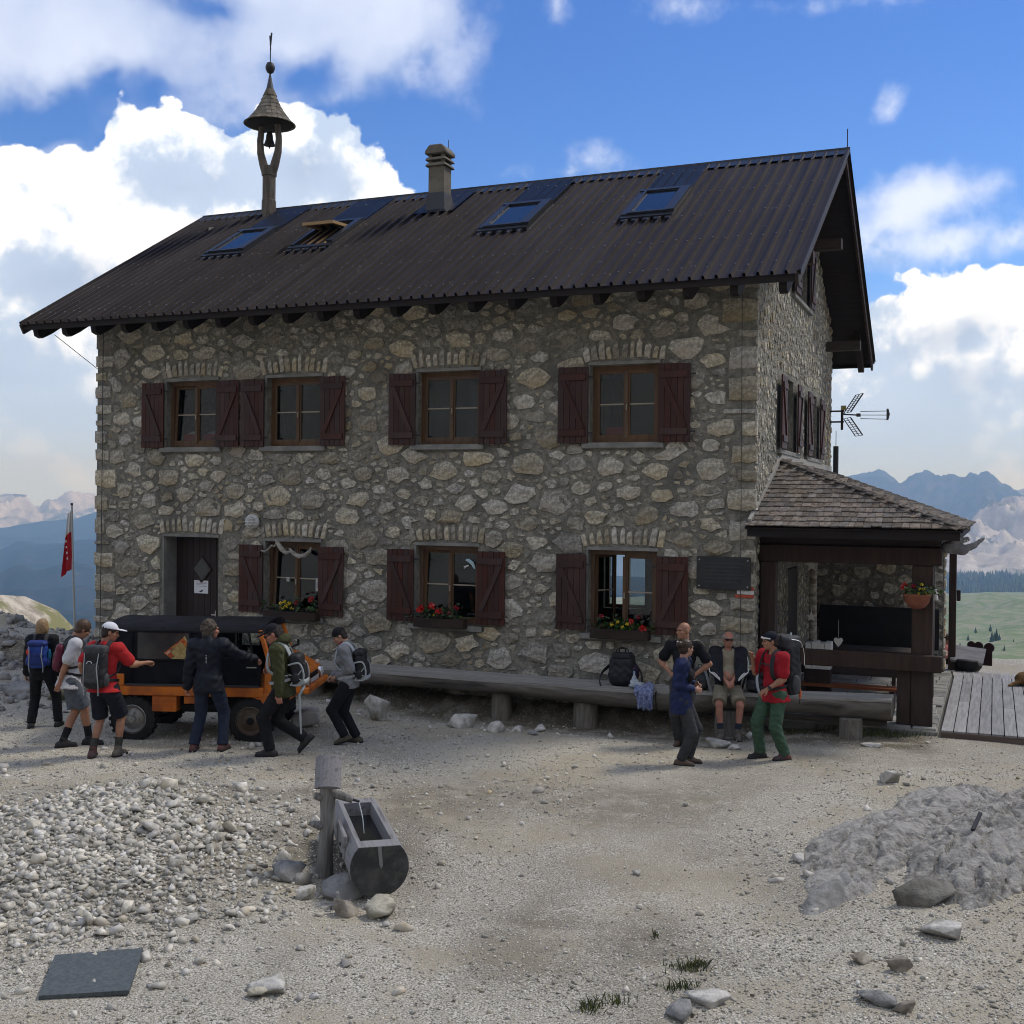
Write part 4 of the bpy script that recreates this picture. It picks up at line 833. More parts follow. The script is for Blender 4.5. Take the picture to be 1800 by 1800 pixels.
# ------------------------------------------------------------------ plank deck
DK = mat('silver-grey decking', (.20, .197, .196), (.30, .295, .293), 3, stretch=(9, .5, 9), rough=.72, bump=.25, bscale=40, rnd=.17)
deck = empty('plank_deck', h2w(5, 3.5, .0), -HA, 'raised grey plank terrace beside the porch', 'deck'); DO = (-5, -3.5, 0)
for k in range(30):
    x = 2.745 + k * .172; yb = 6.85 if x < 3.95 else 8.6; ys = [.10, 2.6 + (.35 if k % 3 == 1 else 0) + (.2 if k % 4 == 2 else 0), 5.0 + (.3 if k % 3 else 0), yb]
    for a, c in zip(ys, ys[1:]): MB().bb(x + .004, x + .162, a + .003, c - .003, .065 + rs_.uniform(-.002, .003), .105 + rs_.uniform(-.002, .002)).build('plank', DK, deck, DO)
MB().bb(2.745, 7.9, .075, .097, -.08, .085).build('edge_board', mat('brown edge board', (.085, .062, .05), (.12, .095, .08), 3, stretch=(.5, 5, 5)), deck, DO)
for k in range(5): MB().bb(2.76, 7.88, .4 + k * 1.5, .5 + k * 1.5, -.1, .064).build('joist', WOODD, deck, DO)
# ------------------------------------------------------------------ long log bench along the front
LOGF = mat('bench log', (.115, .10, .082), (.17, .155, .135), 3, stretch=(.6, 5, 5), bump=.5, bscale=18, rough=.88, c3=(.05, .045, .04), s3=1.5)
LOGT = mat('sawn bench top', (.22, .21, .19), (.33, .32, .295), 3, stretch=(.35, 7, 7), bump=.4, bscale=30, rough=.85, rnd=.1)
t = empty('log_bench', h2w(-3, -.5, 0), -HA, 'long weathered half-log bench on stump legs along the front wall', 'bench'); BO = Vector((3, .5, 0))
def halflog(x0, y0, z0, x1, y1, z1, dep, thick, nm='seat'):
    n = 26; V = []; F = []; rr = random.Random(int(x0 * 9) & 255); pr = [(-dep * .0, 0), (-.03, -.05), (-.02, -thick * .55), (.06, -thick * .9), (.22, -thick * 1.05), (dep * .6, -thick), (dep - .03, -thick * .6), (dep, 0)]
    for i in range(n + 1):
        f = i / n; w1 = .02 * math.sin(f * 9 + x0) + .012 * math.sin(f * 31); 
        for a, h in pr: V.append((x0 + (x1 - x0) * f, y0 + (y1 - y0) * f + a + (w1 if h < 0 else w1 * .6), z0 + (z1 - z0) * f + h * (1 + .12 * math.sin(f * 7 + 1)) + (0.004 * math.sin(f * 40) if h == 0 else rr.uniform(-.006, .006))))
    m_ = len(pr)
    for i in range(n):
        for j in range(m_): 
            if j < m_ - 1: F.append((i * m_ + j, (i + 1) * m_ + j, (i + 1) * m_ + j + 1, i * m_ + j + 1))
    F += [tuple(range(m_)), tuple(range(n * m_ + m_ - 1, n * m_ - 1, -1))]
    b = MB().add(V, F).build(nm, LOGF, t, BO, smooth=True)
    for k in range(3):                                   # sawn top in three boards
        a0, a1 = dep * k / 3 + .004 - (.03 if k == 0 else 0), dep * (k + 1) / 3 - .004
        Vt = [(x0, y0 + a0, z0), (x1, y1 + a0, z1), (x1, y1 + a1, z1), (x0, y0 + a1, z0)]; Vt = [(x, y, z - .03) for x, y, z in Vt] + [(x, y, z + .012) for x, y, z in Vt]
        MB().add(Vt, [(3, 2, 1, 0), (4, 5, 6, 7), (0, 1, 5, 4), (1, 2, 6, 5), (2, 3, 7, 6), (3, 0, 4, 7)]).build('top_board', LOGT, t, BO)
halflog(-8.8, -.86, .49, -1.34, -.80, .49, .76, .26); halflog(-1.32, -.74, .505, 2.08, -.34, .56, .52, .30)
STMP = mat('stump', (.12, .105, .085), (.19, .175, .15), 5, stretch=(4, 4, .6), bump=.5, rough=.9)
for x, y, r, z0 in ((-7.6, -.55, .19, -.1), (-4.02, -.5, .17, -.25), (-2.55, -.52, .20, -.35), (-.3, -.46, .19, -.3), (1.52, -.40, .17, -.3)):
    MB().lathe([(r * 1.06, z0), (r, .0), (r * .97, .26)], (x, y, 0), 14).build('stump_leg', STMP, t, BO, smooth=True)
MB().bb(.2, 1.2, .0, .12, .10, .16).build('low_plank', LOGT, t, BO)
MB().bb(-.6, 2.0, -.12, -.02, .12, .20).build('stretcher', LOGF, t, BO)
# ------------------------------------------------------------------ things on and by the house
o = empty('wall_lamp', h2w(-9.29, -.07, 2.98), -HA, 'round white bulkhead lamp with a wire guard above the log bench', 'lamp')
MB().lathe([(.135, .03), (.135, -.03), (.12, -.06)], n=24, axis='y').build('base', mat('white enamel', (.62, .63, .62), rough=.4), o, smooth=True)
MB().lathe([(.115, -.05), (.09, -.10), (.03, -.125), (.004, -.127)], n=20, axis='y').build('glass_dome', mat('frosted glass', (.50, .51, .51), (.36, .37, .37), 9, rough=.3), o, smooth=True)
for k in (-.06, 0, .06): MB().tube([(-.13, -.05, k), (-.06, -.13, k), (.06, -.13, k), (.13, -.05, k)], .007, 5).build('guard_wire', WHT, o)
MB().tube([(k * 0, -.05, -.13), (0, -.135, -.05), (0, -.135, .05), (0, -.05, .13)], .007, 5).build('guard_wire', WHT, o)
o = empty('notice_board', h2w(-.46, -.075, 2.06), -HA, 'dark slate plaque on the front wall beside the porch', 'sign')
MB().bb(-.425, .425, -.02, .02, 0, .51).build('plate', mat('dark slate plate', (.018, .020, .021), (.03, .032, .033), 5, rough=.5), o, bevel=.005)
for sx in (-.38, .38):
    for sz in (.05, .46): MB().lathe([(.012, -.028), (.012, -.018)], (sx, 0, sz), 8, 'y').build('screw', mat('dull steel', (.45,) * 3), o)
TXT = mat('faint engraved lines', (.05, .052, .052))
for k in range(6): MB().bb(-.33 + .03 * (k % 2), .33 - .05 * (k % 3), -.0225, -.0205, .40 - k * .058, .415 - k * .058).build('text_line', TXT, o)
o = empty('trail_mark', h2w(-.11, -.052, 1.94), -HA, 'red and white painted trail mark on the corner stones', 'trail mark')
RED = mat('trail red', (.40, .075, .035), (.30, .06, .03), 8, rough=.7); 
MB().bb(-.17, .12, -.012, .008, .0, .05).build('red_band', RED, o); MB().bb(-.14, .12, -.010, .008, .055, .115).build('white_band', mat('trail white', (.60, .60, .58), (.45, .45, .43), 9), o); MB().bb(.0, .12, -.012, .008, .12, .165).build('red_band', RED, o)
o = empty('door_notice', h2w(DOOR[0] + .62, .32, 1.56), -HA, 'white paper notice pinned to the dark front door', 'notice')
MB().bb(-.165, .165, -.004, 0, 0, .25).build('sheet', mat('white paper', (.72, .72, .74)), o)
for k, w_ in enumerate((.25, .27, .22, .26)): MB().bb(-w_ / 2, w_ / 2, -.0055, -.0042, .215 - k * .027, .224 - k * .027).build('text_line', mat('red print', (.45, .10, .09)) if k == 0 else mat('grey print', (.28, .28, .3)), o)
MB().extrude([(-.045, .03), (-.03, .05), (.0, .055), (.03, .075), (.045, .06), (.03, .035), (-.02, .02)], -.0058, -.0042).build('emblem', IRON, o)
# driftwood garland across the top of the left lower window
o = empty('driftwood_garland', h2w(-8.45, -.14, 2.4), -HA, 'pale twisted driftwood garland strung across the left ground floor window', 'garland')
DRF = mat('bleached driftwood', (.36, .34, .30), (.22, .20, .175), 6, stretch=(.6, 4, 4), bump=.5)
MB().tube([(-.60, .02, .05), (-.50, 0, .03), (-.42, -.01, .08), (-.36, 0, .15), (-.29, -.01, .13), (-.24, 0, .22)], [.012, .022, .02, .022, .018, .025], 7).build('branch', DRF, o, smooth=True)
MB().tube([(-.26, 0, .25), (-.20, -.02, .18), (-.12, -.03, .08), (-.03, -.02, .02), (.05, 0, .04)], [.03, .04, .045, .038, .015], 8).build('branch', DRF, o, smooth=True)
MB().tube([(.03, 0, .10), (.12, -.02, .02), (.24, -.03, -.03), (.36, -.02, -.02), (.46, 0, .06), (.49, 0, .13)], [.02, .035, .045, .042, .035, .012], 8).build('branch', DRF, o, smooth=True)
MB().tube([(-.2, -.03, .21), (-.1, -.05, .13), (.02, -.04, .0)], [.008, .016, .006], 6).tube([(.15, -.05, .06), (.28, -.06, -.06), (.4, -.05, .0)], [.008, .016, .006], 6).build('twig', DRF, o, smooth=True)
# flower boxes
LEAF = mat('geranium leaf', (.020, .045, .014), (.045, .085, .025), 8, rnd=.2, island=.3); REDF = mat('red geranium petal', (.55, .022, .015), (.38, .012, .012), 9, rough=.6, island=.2); YELF = mat('yellow petal', (.70, .52, .03), rough=.6); PNKF = mat('dark red bloom', (.22, .02, .03), island=.3)
BOXM = mat('brown flower trough', (.022, .013, .010), (.033, .02, .014), 4, rough=.7)
def leaf_cloud(n, ctr, size, rad, seed):
    r = random.Random(seed); b = MB()
    for _ in range(n):
        p = Vector((r.gauss(0, 1) * size[0], r.gauss(0, 1) * size[1], abs(r.gauss(0, 1)) * size[2])) + Vector(ctr); s = rad * r.uniform(.6, 1.3)
        e = Euler((r.uniform(-1, 1), r.uniform(-1, 1), r.uniform(0, 6))).to_matrix(); V = [p + e @ Vector((s * math.cos(k * 1.047), s * math.sin(k * 1.047), s * .25 * (k % 2))) for k in range(6)]
        b.add(V, [(0, 1, 2, 3, 4, 5)])
    return b
def bloom(c, r0, seed, n=26):
    r = random.Random(seed); b = MB()
    for _ in range(n):
        d = Vector((r.gauss(0, 1), r.gauss(0, 1), r.gauss(0, .8))).normalized() * r0 * r.uniform(.6, 1); e = Euler((r.uniform(0, 6), r.uniform(0, 6), r.uniform(0, 6))).to_matrix(); s = r0 * .42
        b.add([Vector(c) + d + e @ Vector(q) for q in ((-s, 0, 0), (0, -s, 0), (s, 0, s * .3), (0, s, 0))], [(0, 1, 2, 3)])
    return b
def flowerbox(u0, u1, z, label, blooms, seed):
    o = empty('flower_box', h2w((u0 + u1) / 2, -.13, z), -HA, label, 'flower box', 'flower boxes on the ground floor sills'); w_ = u1 - u0
    MB().bb(-w_ / 2, w_ / 2, -.11, .07, 0, .16).build('trough', BOXM, o, bevel=.008)
    leaf_cloud(int(150 * w_), (0, -.02, .15), (w_ * .24, .055, .10), .036, seed).build('foliage', LEAF, o)
    for k, (x, zz, c, r0) in enumerate(blooms): bloom((x, -.09, zz), r0, seed + k).build('blossom', {'r': REDF, 'y': YELF, 'd': PNKF}[c], o)
flowerbox(-8.92, -7.80, 1.20, 'dark flower trough with yellow blossoms on the left ground floor window sill', [(-.18, .30, 'y', .035), (-.11, .34, 'y', .035), (-.06, .26, 'y', .035), (0, .31, 'y', .035), (.05, .22, 'y', .03), (-.14, .22, 'y', .03), (.14, .33, 'd', .045), (.46, .40, 'r', .05)], 3)
flowerbox(-5.82, -4.86, 1.22, 'flower trough with three big red geraniums on the middle ground floor window sill', [(-.36, .31, 'r', .065), (-.14, .36, 'r', .068), (.02, .27, 'r', .065), (-.09, .22, 'y', .02), (.34, .36, 'd', .045), (.2, .26, 'd', .03)], 13)
flowerbox(-2.60, -1.62, 1.20, 'flower trough of mixed red and yellow flowers under the half-open window', [(-.12, .24, 'y', .03), (-.02, .28, 'y', .028), (.06, .20, 'y', .03), (.14, .26, 'y', .03), (.21, .30, 'r', .045), (.40, .19, 'r', .06), (.33, .38, 'd', .04), (-.3, .36, 'd', .04)], 23)
# hanging pot on the porch post
o = empty('hanging_flower_pot', h2w(2.38, .22, 1.86), -HA, 'terracotta half-round flower pot hung on the front porch post', 'flower pot')
MB().lathe([(.05, .0), (.12, .03), (.17, .10), (.195, .19), (.205, .20), (.205, .225), (.185, .225)], n=20).build('pot', mat('terracotta', (.24, .085, .045), (.18, .065, .04), 5, rough=.8), o, smooth=True)
leaf_cloud(120, (.03, -.02, .22), (.11, .07, .07), .032, 77).build('foliage', mat('pale leaf', (.05, .085, .03), (.09, .12, .05), 8, island=.3), o)
bloom((-.17, -.05, .33), .06, 5).build('blossom', REDF, o); bloom((-.05, -.06, .34), .04, 6).build('blossom', PNKF, o)
for k, (x, z) in enumerate(((.02, .24), (.10, .31), (.13, .26), (.05, .30), (.16, .22), (.10, .20), (.07, .37))): bloom((x, -.10, z), .024, 8 + k, 14).build('blossom', YELF, o)
MB().tube([(.0, .05, .22), (.06, .05, .45), (.10, .05, .47), (.16, .05, .30)], .006, 5).build('wire_handle', IRON, o)
# behind the panes: red boxes, curtains, blind; sticker on the glass
RB = mat('red box card', (.50, .016, .022), rough=.6)
for u, lb in ((-10.98, 'red box with papers behind the left pane of the top left window'), (-10.52, 'red box with papers behind the right pane of the top left window'), (-2.36, 'red box standing behind the top right window')):
    o = empty('red_box', h2w(u, .34, UZ[0] + .075), -HA, lb, 'box'); MB().bb(-.15, .15, -.1, .1, 0, .19).build('box_body', RB, o, bevel=.006)
    if u < -9:
        for k in range(3): MB().box((-.06 + k * .06, 0, .2 + .01 * k), (.07, .12, .05), (.2, .3 * k, .4)).build('paper', WHT, o)
CUR = mat('dark plum curtain', (.022, .009, .012), (.04, .016, .02), 9, stretch=(6, 6, .5), rough=.9)
def curtain(u0, u1, z0, z1, y, lb, m):
    n = 24; V = []; 
    for i in range(n + 1):
        f = i / n; V += [(u0 + (u1 - u0) * f, y + .035 * math.sin(f * 22), z0), (u0 + (u1 - u0) * f, y + .03 * math.sin(f * 22 + .3), z1)]
    F = [(2 * i, 2 * i + 2, 2 * i + 3, 2 * i + 1) for i in range(n)]
    o = MB().add(V, F).build('curtain', m, None, (HX, HY, 0), (0, 0, -HA), smooth=True); tag(o, lb, 'curtain')
curtain(-9.0, -8.4, 4.40, 5.6, .44, 'plum curtain behind the left half of the second upper window', CUR)
curtain(-2.70, -2.2, 4.40, 5.6, .44, 'dark plum curtain behind the left half of the top right window', CUR)
curtain(-5.87, -4.72, 4.40, 5.6, .40, 'grey blind drawn behind the third upper window', mat('grey blind', (.06, .07, .072), (.08, .09, .094), 4))
o = empty('paraglider_sticker', h2w(-4.93, .128, 2.30), -HA, 'pale blue paraglider sticker on the pane above the red geraniums', 'sticker')
WB = mat('pale blue film', (.42, .58, .62), rough=.4)
MB().extrude([(-.06, .10), (.0, .105), (.08, .05), (.115, -.03), (.115, -.075), (.085, -.06), (.04, .0), (-.02, .05), (-.07, .07)], -.002, 0).build('wing', WB, o); MB().extrude([(-.11, -.03), (-.02, .0), (.0, -.02), (-.06, -.045), (-.1, -.075), (-.085, -.045)], -.002, 0).build('pilot', WHT, o)
for u, z, w_, h_, lb in ((-8.63, 1.88, .06, .08, 'small white sticker on the tilted pane of the left ground floor window'), (-7.98, 1.72, .10, .24, 'yellowish paper slip at the right edge of the left ground floor window')):
    o = empty('paper_sticker', h2w(u, .135, z), -HA, lb, 'sticker'); MB().bb(-w_ / 2, w_ / 2, -.003, 0, 0, h_).build('sheet', mat('sticker white', (.5, .5, .46)), o); MB().bb(-w_ * .25, w_ * .25, -.005, -.0035, h_ * .25, h_ * .7).build('print', mat('grey print', (.28, .28, .3)), o)
# TV aerial on the far corner
o = empty('tv_aerial', h2w(.0, 8.66, 5.42), -HA, 'grid television aerial on arms at the far gable corner', 'aerial')
ALU = mat('aerial metal', (.08, .08, .085), rough=.5, metal=.3)
MB().bar((-.05, 0, .10), (.30, 0, .10), .035).build('wall_arm', WOODD, o); MB().bar((-.05, 0, -.14), (.30, 0, -.14), .035).build('wall_arm', WOODD, o)
MB().tube([(.26, 0, -.32), (.26, 0, .16)], .028, 8).build('mast', WOODD, o)
MB().bar((.24, 0, .03), (.62, -.05, .0), .03).bar((.58, -.05, .0), (.66, -.06, 0), .08, .07).build('boom', ALU, o)
for k in range(3): MB().bar((.66, -.06, (k - 1) * .08), (1.25, -.15, (k - 1) * .09 - .02), .014).build('director_rod', ALU, o)
MB().extrude([(1.22, -.13), (1.26, -.13), (1.29, 0), (1.26, .12), (1.22, .12)], -.16, -.14).build('director_plate', ALU, o)
for s in (1, -1):
    A0, A1 = Vector((.33, .05, .06 * s)), Vector((.60, -.02, .46 * s)); wv = Vector((.16, -.30, 0)) if s > 0 else Vector((.16, -.30, .0))
    for k in range(9): 
        p = A0 + (A1 - A0) * k / 8; MB().bar(p - wv * .35, p + wv * .85, .011).build('grid_bar', ALU, o)
    MB().bar(A0 - wv * .35, A1 - wv * .35, .018).build('grid_side', ALU, o); MB().bar(A0 + wv * .85, A1 + wv * .85, .024).build('grid_side', ALU, o); MB().bar(A0 + wv * .25, A1 + wv * .25, .014).build('grid_side', ALU, o)
MB().box((.29, 0, .17), (.11, .08, .10)).build('amplifier_box', mat('yellowed plastic', (.32, .29, .12)), o)
# flags on poles at the edge of the plateau
def flagpole(x, y, top, label, zf0, col_top):
    z0 = gz1(x, y) - .2; o = empty('flagpole', (x, y, z0), 0, label, 'flagpole'); MB().tube([(.05, 0, 0), (.0, 0, top - z0 - 1.9)], .028, 8).tube([(.0, 0, top - z0 - 1.95), (-.06 + .0, 0, top - z0)], .022, 8).build('pole', mat('pale pole', (.45, .46, .45), rough=.5), o)
    MB().lathe([(.03, 0), (.03, .05)], (-.06, 0, top - z0 - .02), 8).build('finial', IRON, o); MB().bar((0, 0, top - z0 - 1.62), (.14, 0, top - z0 - 1.58), .015).build('halyard_arm', WHT, o)
    n, m_ = 14, 9
    def sheet(z_lo, z_hi, nm, mt):
        V = []
        for i in range(n + 1):
            z = z_lo + (z_hi - z_lo) * i / n
            for j in range(m_ + 1):
                f = j / m_; t = (top - z0 - z) / 1.6; V.append((-.03 - .05 * t - f * (.11 + .09 * t) , .05 * math.sin(f * 9 + 2 * t) * (.4 + t), z - f * f * .05 - .14 * f * t))
        MB().add(V, [(i * (m_ + 1) + j, i * (m_ + 1) + j + 1, (i + 1) * (m_ + 1) + j + 1, (i + 1) * (m_ + 1) + j) for i in range(n) for j in range(m_)]).build(nm, mt, o, smooth=True)
    sheet(top - z0 - .62, top - z0 - .14, 'flag_white', mat('flag white', (.70, .69, .69))); sheet(top - z0 - 1.50, top - z0 - .62, 'flag_red', mat('flag red', (.60, .035, .05), (.48, .025, .04), 5))
    for k in range(5): MB().box((-.17 + .012 * k, -.075, top - z0 - .72 - k * .13), (.03, .006, .05), (0, .3 * (k % 2), 0)).build('flag_lettering', WHT, o)
flagpole(-10.06, 26.4, 3.24, 'white flagpole with a limp red and white banner left of the house', 0, 0)
# ------------------------------------------------------------------ soft-body modelling: blended distance shapes meshed into one skin
class SDF:
    def __init__(s, lo, hi, h):
        s.h = h; s.o = np.array(lo, float) - 2 * h; n = np.ceil((np.array(hi) - np.array(lo)) / h).astype(int) + 5; s.n = n
        s.f = np.full(n, .5, np.float32); s.ax = [s.o[i] + h * np.arange(n[i]) for i in range(3)]
    def _win(s, lo, hi):
        a = np.clip(np.floor((np.array(lo) - s.o) / s.h).astype(int), 0, s.n - 1); b = np.clip(np.ceil((np.array(hi) - s.o) / s.h).astype(int) + 1, 1, s.n)
        return tuple(slice(a[i], max(b[i], a[i] + 1)) for i in range(3))
    def _pts(s, w): return np.meshgrid(*(s.ax[i][w[i]].astype(np.float32) for i in range(3)), indexing='ij', sparse=True)
    def put(s, w, d, k, op='add'):
        a = s.f[w]
        if op == 'sub': s.f[w] = np.maximum(a, -d) if k <= 0 else -s._sm(-a, d, k); return
        s.f[w] = np.minimum(a, d) if k <= 0 else s._sm(a, d, k)
    @staticmethod
    def _sm(a, b, k): h = np.maximum(k - np.abs(a - b), 0) / k; return np.minimum(a, b) - h * h * k * .25
    def cap(s, a, b, ra, rb=None, k=.03, op='add', flat=None):
        """round cone from a to b"""
        rb = ra if rb is None else rb; a = np.array(a, float); b = np.array(b, float); m = max(ra, rb) + k + 2 * s.h
        w = s._win(np.minimum(a, b) - m, np.maximum(a, b) + m); X, Y, Z = s._pts(w); d = b - a; L = max(d @ d, 1e-9)
        t = np.clip(((X - a[0]) * d[0] + (Y - a[1]) * d[1] + (Z - a[2]) * d[2]) / L, 0, 1)
        q = np.sqrt((X - a[0] - t * d[0]) ** 2 + (Y - a[1] - t * d[1]) ** 2 + (Z - a[2] - t * d[2]) ** 2) - (ra + (rb - ra) * t)
        s.put(w, q, k, op); return s
    def ell(s, c, r, k=.03, rot=None, op='add'):
        c = np.array(c, float); r = np.array(r, float); m = r.max() + k + 2 * s.h; w = s._win(c - m, c + m); X, Y, Z = s._pts(w); P = [X - c[0], Y - c[1], Z - c[2]]
        if rot is not None:
            M = np.array(rot.to_matrix() if isinstance(rot, Euler) else rot).T; P = [M[i, 0] * P[0] + M[i, 1] * P[1] + M[i, 2] * P[2] for i in range(3)]
        q = np.sqrt((P[0] / r[0]) ** 2 + (P[1] / r[1]) ** 2 + (P[2] / r[2]) ** 2); g = np.sqrt((P[0] / r[0] ** 2) ** 2 + (P[1] / r[1] ** 2) ** 2 + (P[2] / r[2] ** 2) ** 2) + 1e-6
        s.put(w, q * (q - 1) / g, k, op); return s
    def box(s, c, hd, rnd=.02, k=.02, rot=None, op='add'):
        c = np.array(c, float); hd = np.array(hd, float); m = np.linalg.norm(hd) + k + 2 * s.h; w = s._win(c - m, c + m); X, Y, Z = s._pts(w); P = [X - c[0], Y - c[1], Z - c[2]]
        if rot is not None: M = np.array(rot.to_matrix() if isinstance(rot, Euler) else rot).T; P = [M[i, 0] * P[0] + M[i, 1] * P[1] + M[i, 2] * P[2] for i in range(3)]
        q = [np.abs(P[i]) - hd[i] + rnd for i in range(3)]
        d = np.sqrt(np.maximum(q[0], 0) ** 2 + np.maximum(q[1], 0) ** 2 + np.maximum(q[2], 0) ** 2) + np.minimum(np.maximum(np.maximum(q[0], q[1]), q[2]), 0) - rnd
        s.put(w, d, k, op); return s
    def plane(s, p, n):
        """cut away everything on the side n points to"""
        n = np.array(n, float); n /= np.linalg.norm(n); w = (slice(None),) * 3; X, Y, Z = s._pts(w); s.f = np.maximum(s.f, (X - p[0]) * n[0] + (Y - p[1]) * n[1] + (Z - p[2]) * n[2]).astype(np.float32); return s
    def wrinkle(s, amp, sc, seed=0, zs=1.0):
        X, Y, Z = s._pts((slice(None),) * 3); g = (np.sin(X * sc + 2.1 * np.sin(Z * sc * .7 * zs + seed)) * np.sin(Z * sc * 1.3 * zs + 1.7 * np.sin(Y * sc * .8 + seed * 2) + X * sc * .6) + .6 * np.sin(Y * sc * 1.7 + Z * sc * 2.1 * zs + 1.5 * np.sin(X * sc * 1.9 + seed)))
        s.f = s.f + (amp * g).astype(np.float32); return s
    def mesh(s):
        f = s.f; S = f < 0; nx, ny, nz = f.shape
        cnt = np.zeros((nx - 1, ny - 1, nz - 1), np.int8); off = [(i, j, k) for i in (0, 1) for j in (0, 1) for k in (0, 1)]
        for i, j, k in off: cnt += S[i:nx - 1 + i, j:ny - 1 + j, k:nz - 1 + k]
        act = (cnt > 0) & (cnt < 8); idx = np.argwhere(act)
        if not len(idx): return np.zeros((0, 3)), np.zeros((0, 4), int)
        vals = np.stack([f[idx[:, 0] + i, idx[:, 1] + j, idx[:, 2] + k] for i, j, k in off], 1); acc = np.zeros((len(idx), 3)); c = np.zeros(len(idx))
        for a in range(8):
            for b in range(a + 1, 8):
                if sum(abs(off[a][q] - off[b][q]) for q in range(3)) != 1: continue
                m = (vals[:, a] < 0) != (vals[:, b] < 0); t = np.where(m, vals[:, a] / np.where(m, vals[:, a] - vals[:, b], 1), 0)
                for q in range(3): acc[:, q] += m * (off[a][q] + t * (off[b][q] - off[a][q]))
                c += m
        V = s.o + s.h * (idx + acc / c[:, None]); vid = np.full(act.shape, -1, np.int64); vid[act] = np.arange(len(idx)); F = []
        for ax in range(3):
            a1, a2 = (ax + 1) % 3, (ax + 2) % 3; sl0 = [slice(None)] * 3; sl1 = [slice(None)] * 3; sl0[ax] = slice(0, -1); sl1[ax] = slice(1, None)
            e = np.argwhere(S[tuple(sl0)] != S[tuple(sl1)]); e = e[(e[:, a1] > 0) & (e[:, a2] > 0)]; e = e[(e[:, a1] < act.shape[a1]) & (e[:, a2] < act.shape[a2])]
            if not len(e): continue
            ins = S[e[:, 0], e[:, 1], e[:, 2]]
            def g(d1, d2): q = e.copy(); q[:, a1] += d1; q[:, a2] += d2; return vid[q[:, 0], q[:, 1], q[:, 2]]
            Q = np.stack([g(-1, -1), g(0, -1), g(0, 0), g(-1, 0)], 1); Q[~ins] = Q[~ins][:, ::-1]; F.append(Q)
        F = np.concatenate(F); F = F[(F >= 0).all(1)]; return V, F
def join(parts):
    V = []; F = []; n = 0
    for v, f in parts:
        if len(v): V.append(v); F.append(f + n); n += len(v)
    return np.concatenate(V), np.concatenate(F)
def skin(name, parts, m, parent, loc=None): return link(name, mesh_np(name, *join(parts if isinstance(parts, list) else [parts]), m, True), parent, loc)
# ------------------------------------------------------------------ people
SKIN = {k: mat('skin ' + k, c, tuple(x * .8 for x in c), 9, rough=.55, spec=.35) for k, c in (('fair', (.40, .22, .15)), ('tan', (.33, .165, .10)), ('ruddy', (.42, .185, .125)), ('dark', (.25, .13, .085)))}
def cloth(name, c, k=.72, **kw): return mat(name, c, tuple(x * k for x in c), kw.pop('scale', 14), rough=kw.pop('rough', .85), bump=kw.pop('bump', .25), bscale=kw.pop('bscale', 60), spec=.2, **kw)
def ik(a, b, l1, l2, pole):
    a, b = Vector(a), Vector(b); d = b - a; L = min(d.length, (l1 + l2) * .998); d.normalize(); x = (l1 * l1 - l2 * l2 + L * L) / (2 * L); y = math.sqrt(max(l1 * l1 - x * x, 0)); p = Vector(pole); p = (p - d * p.dot(d)).normalized(); return a + d * x + p * y, a + d * L
class P: pass
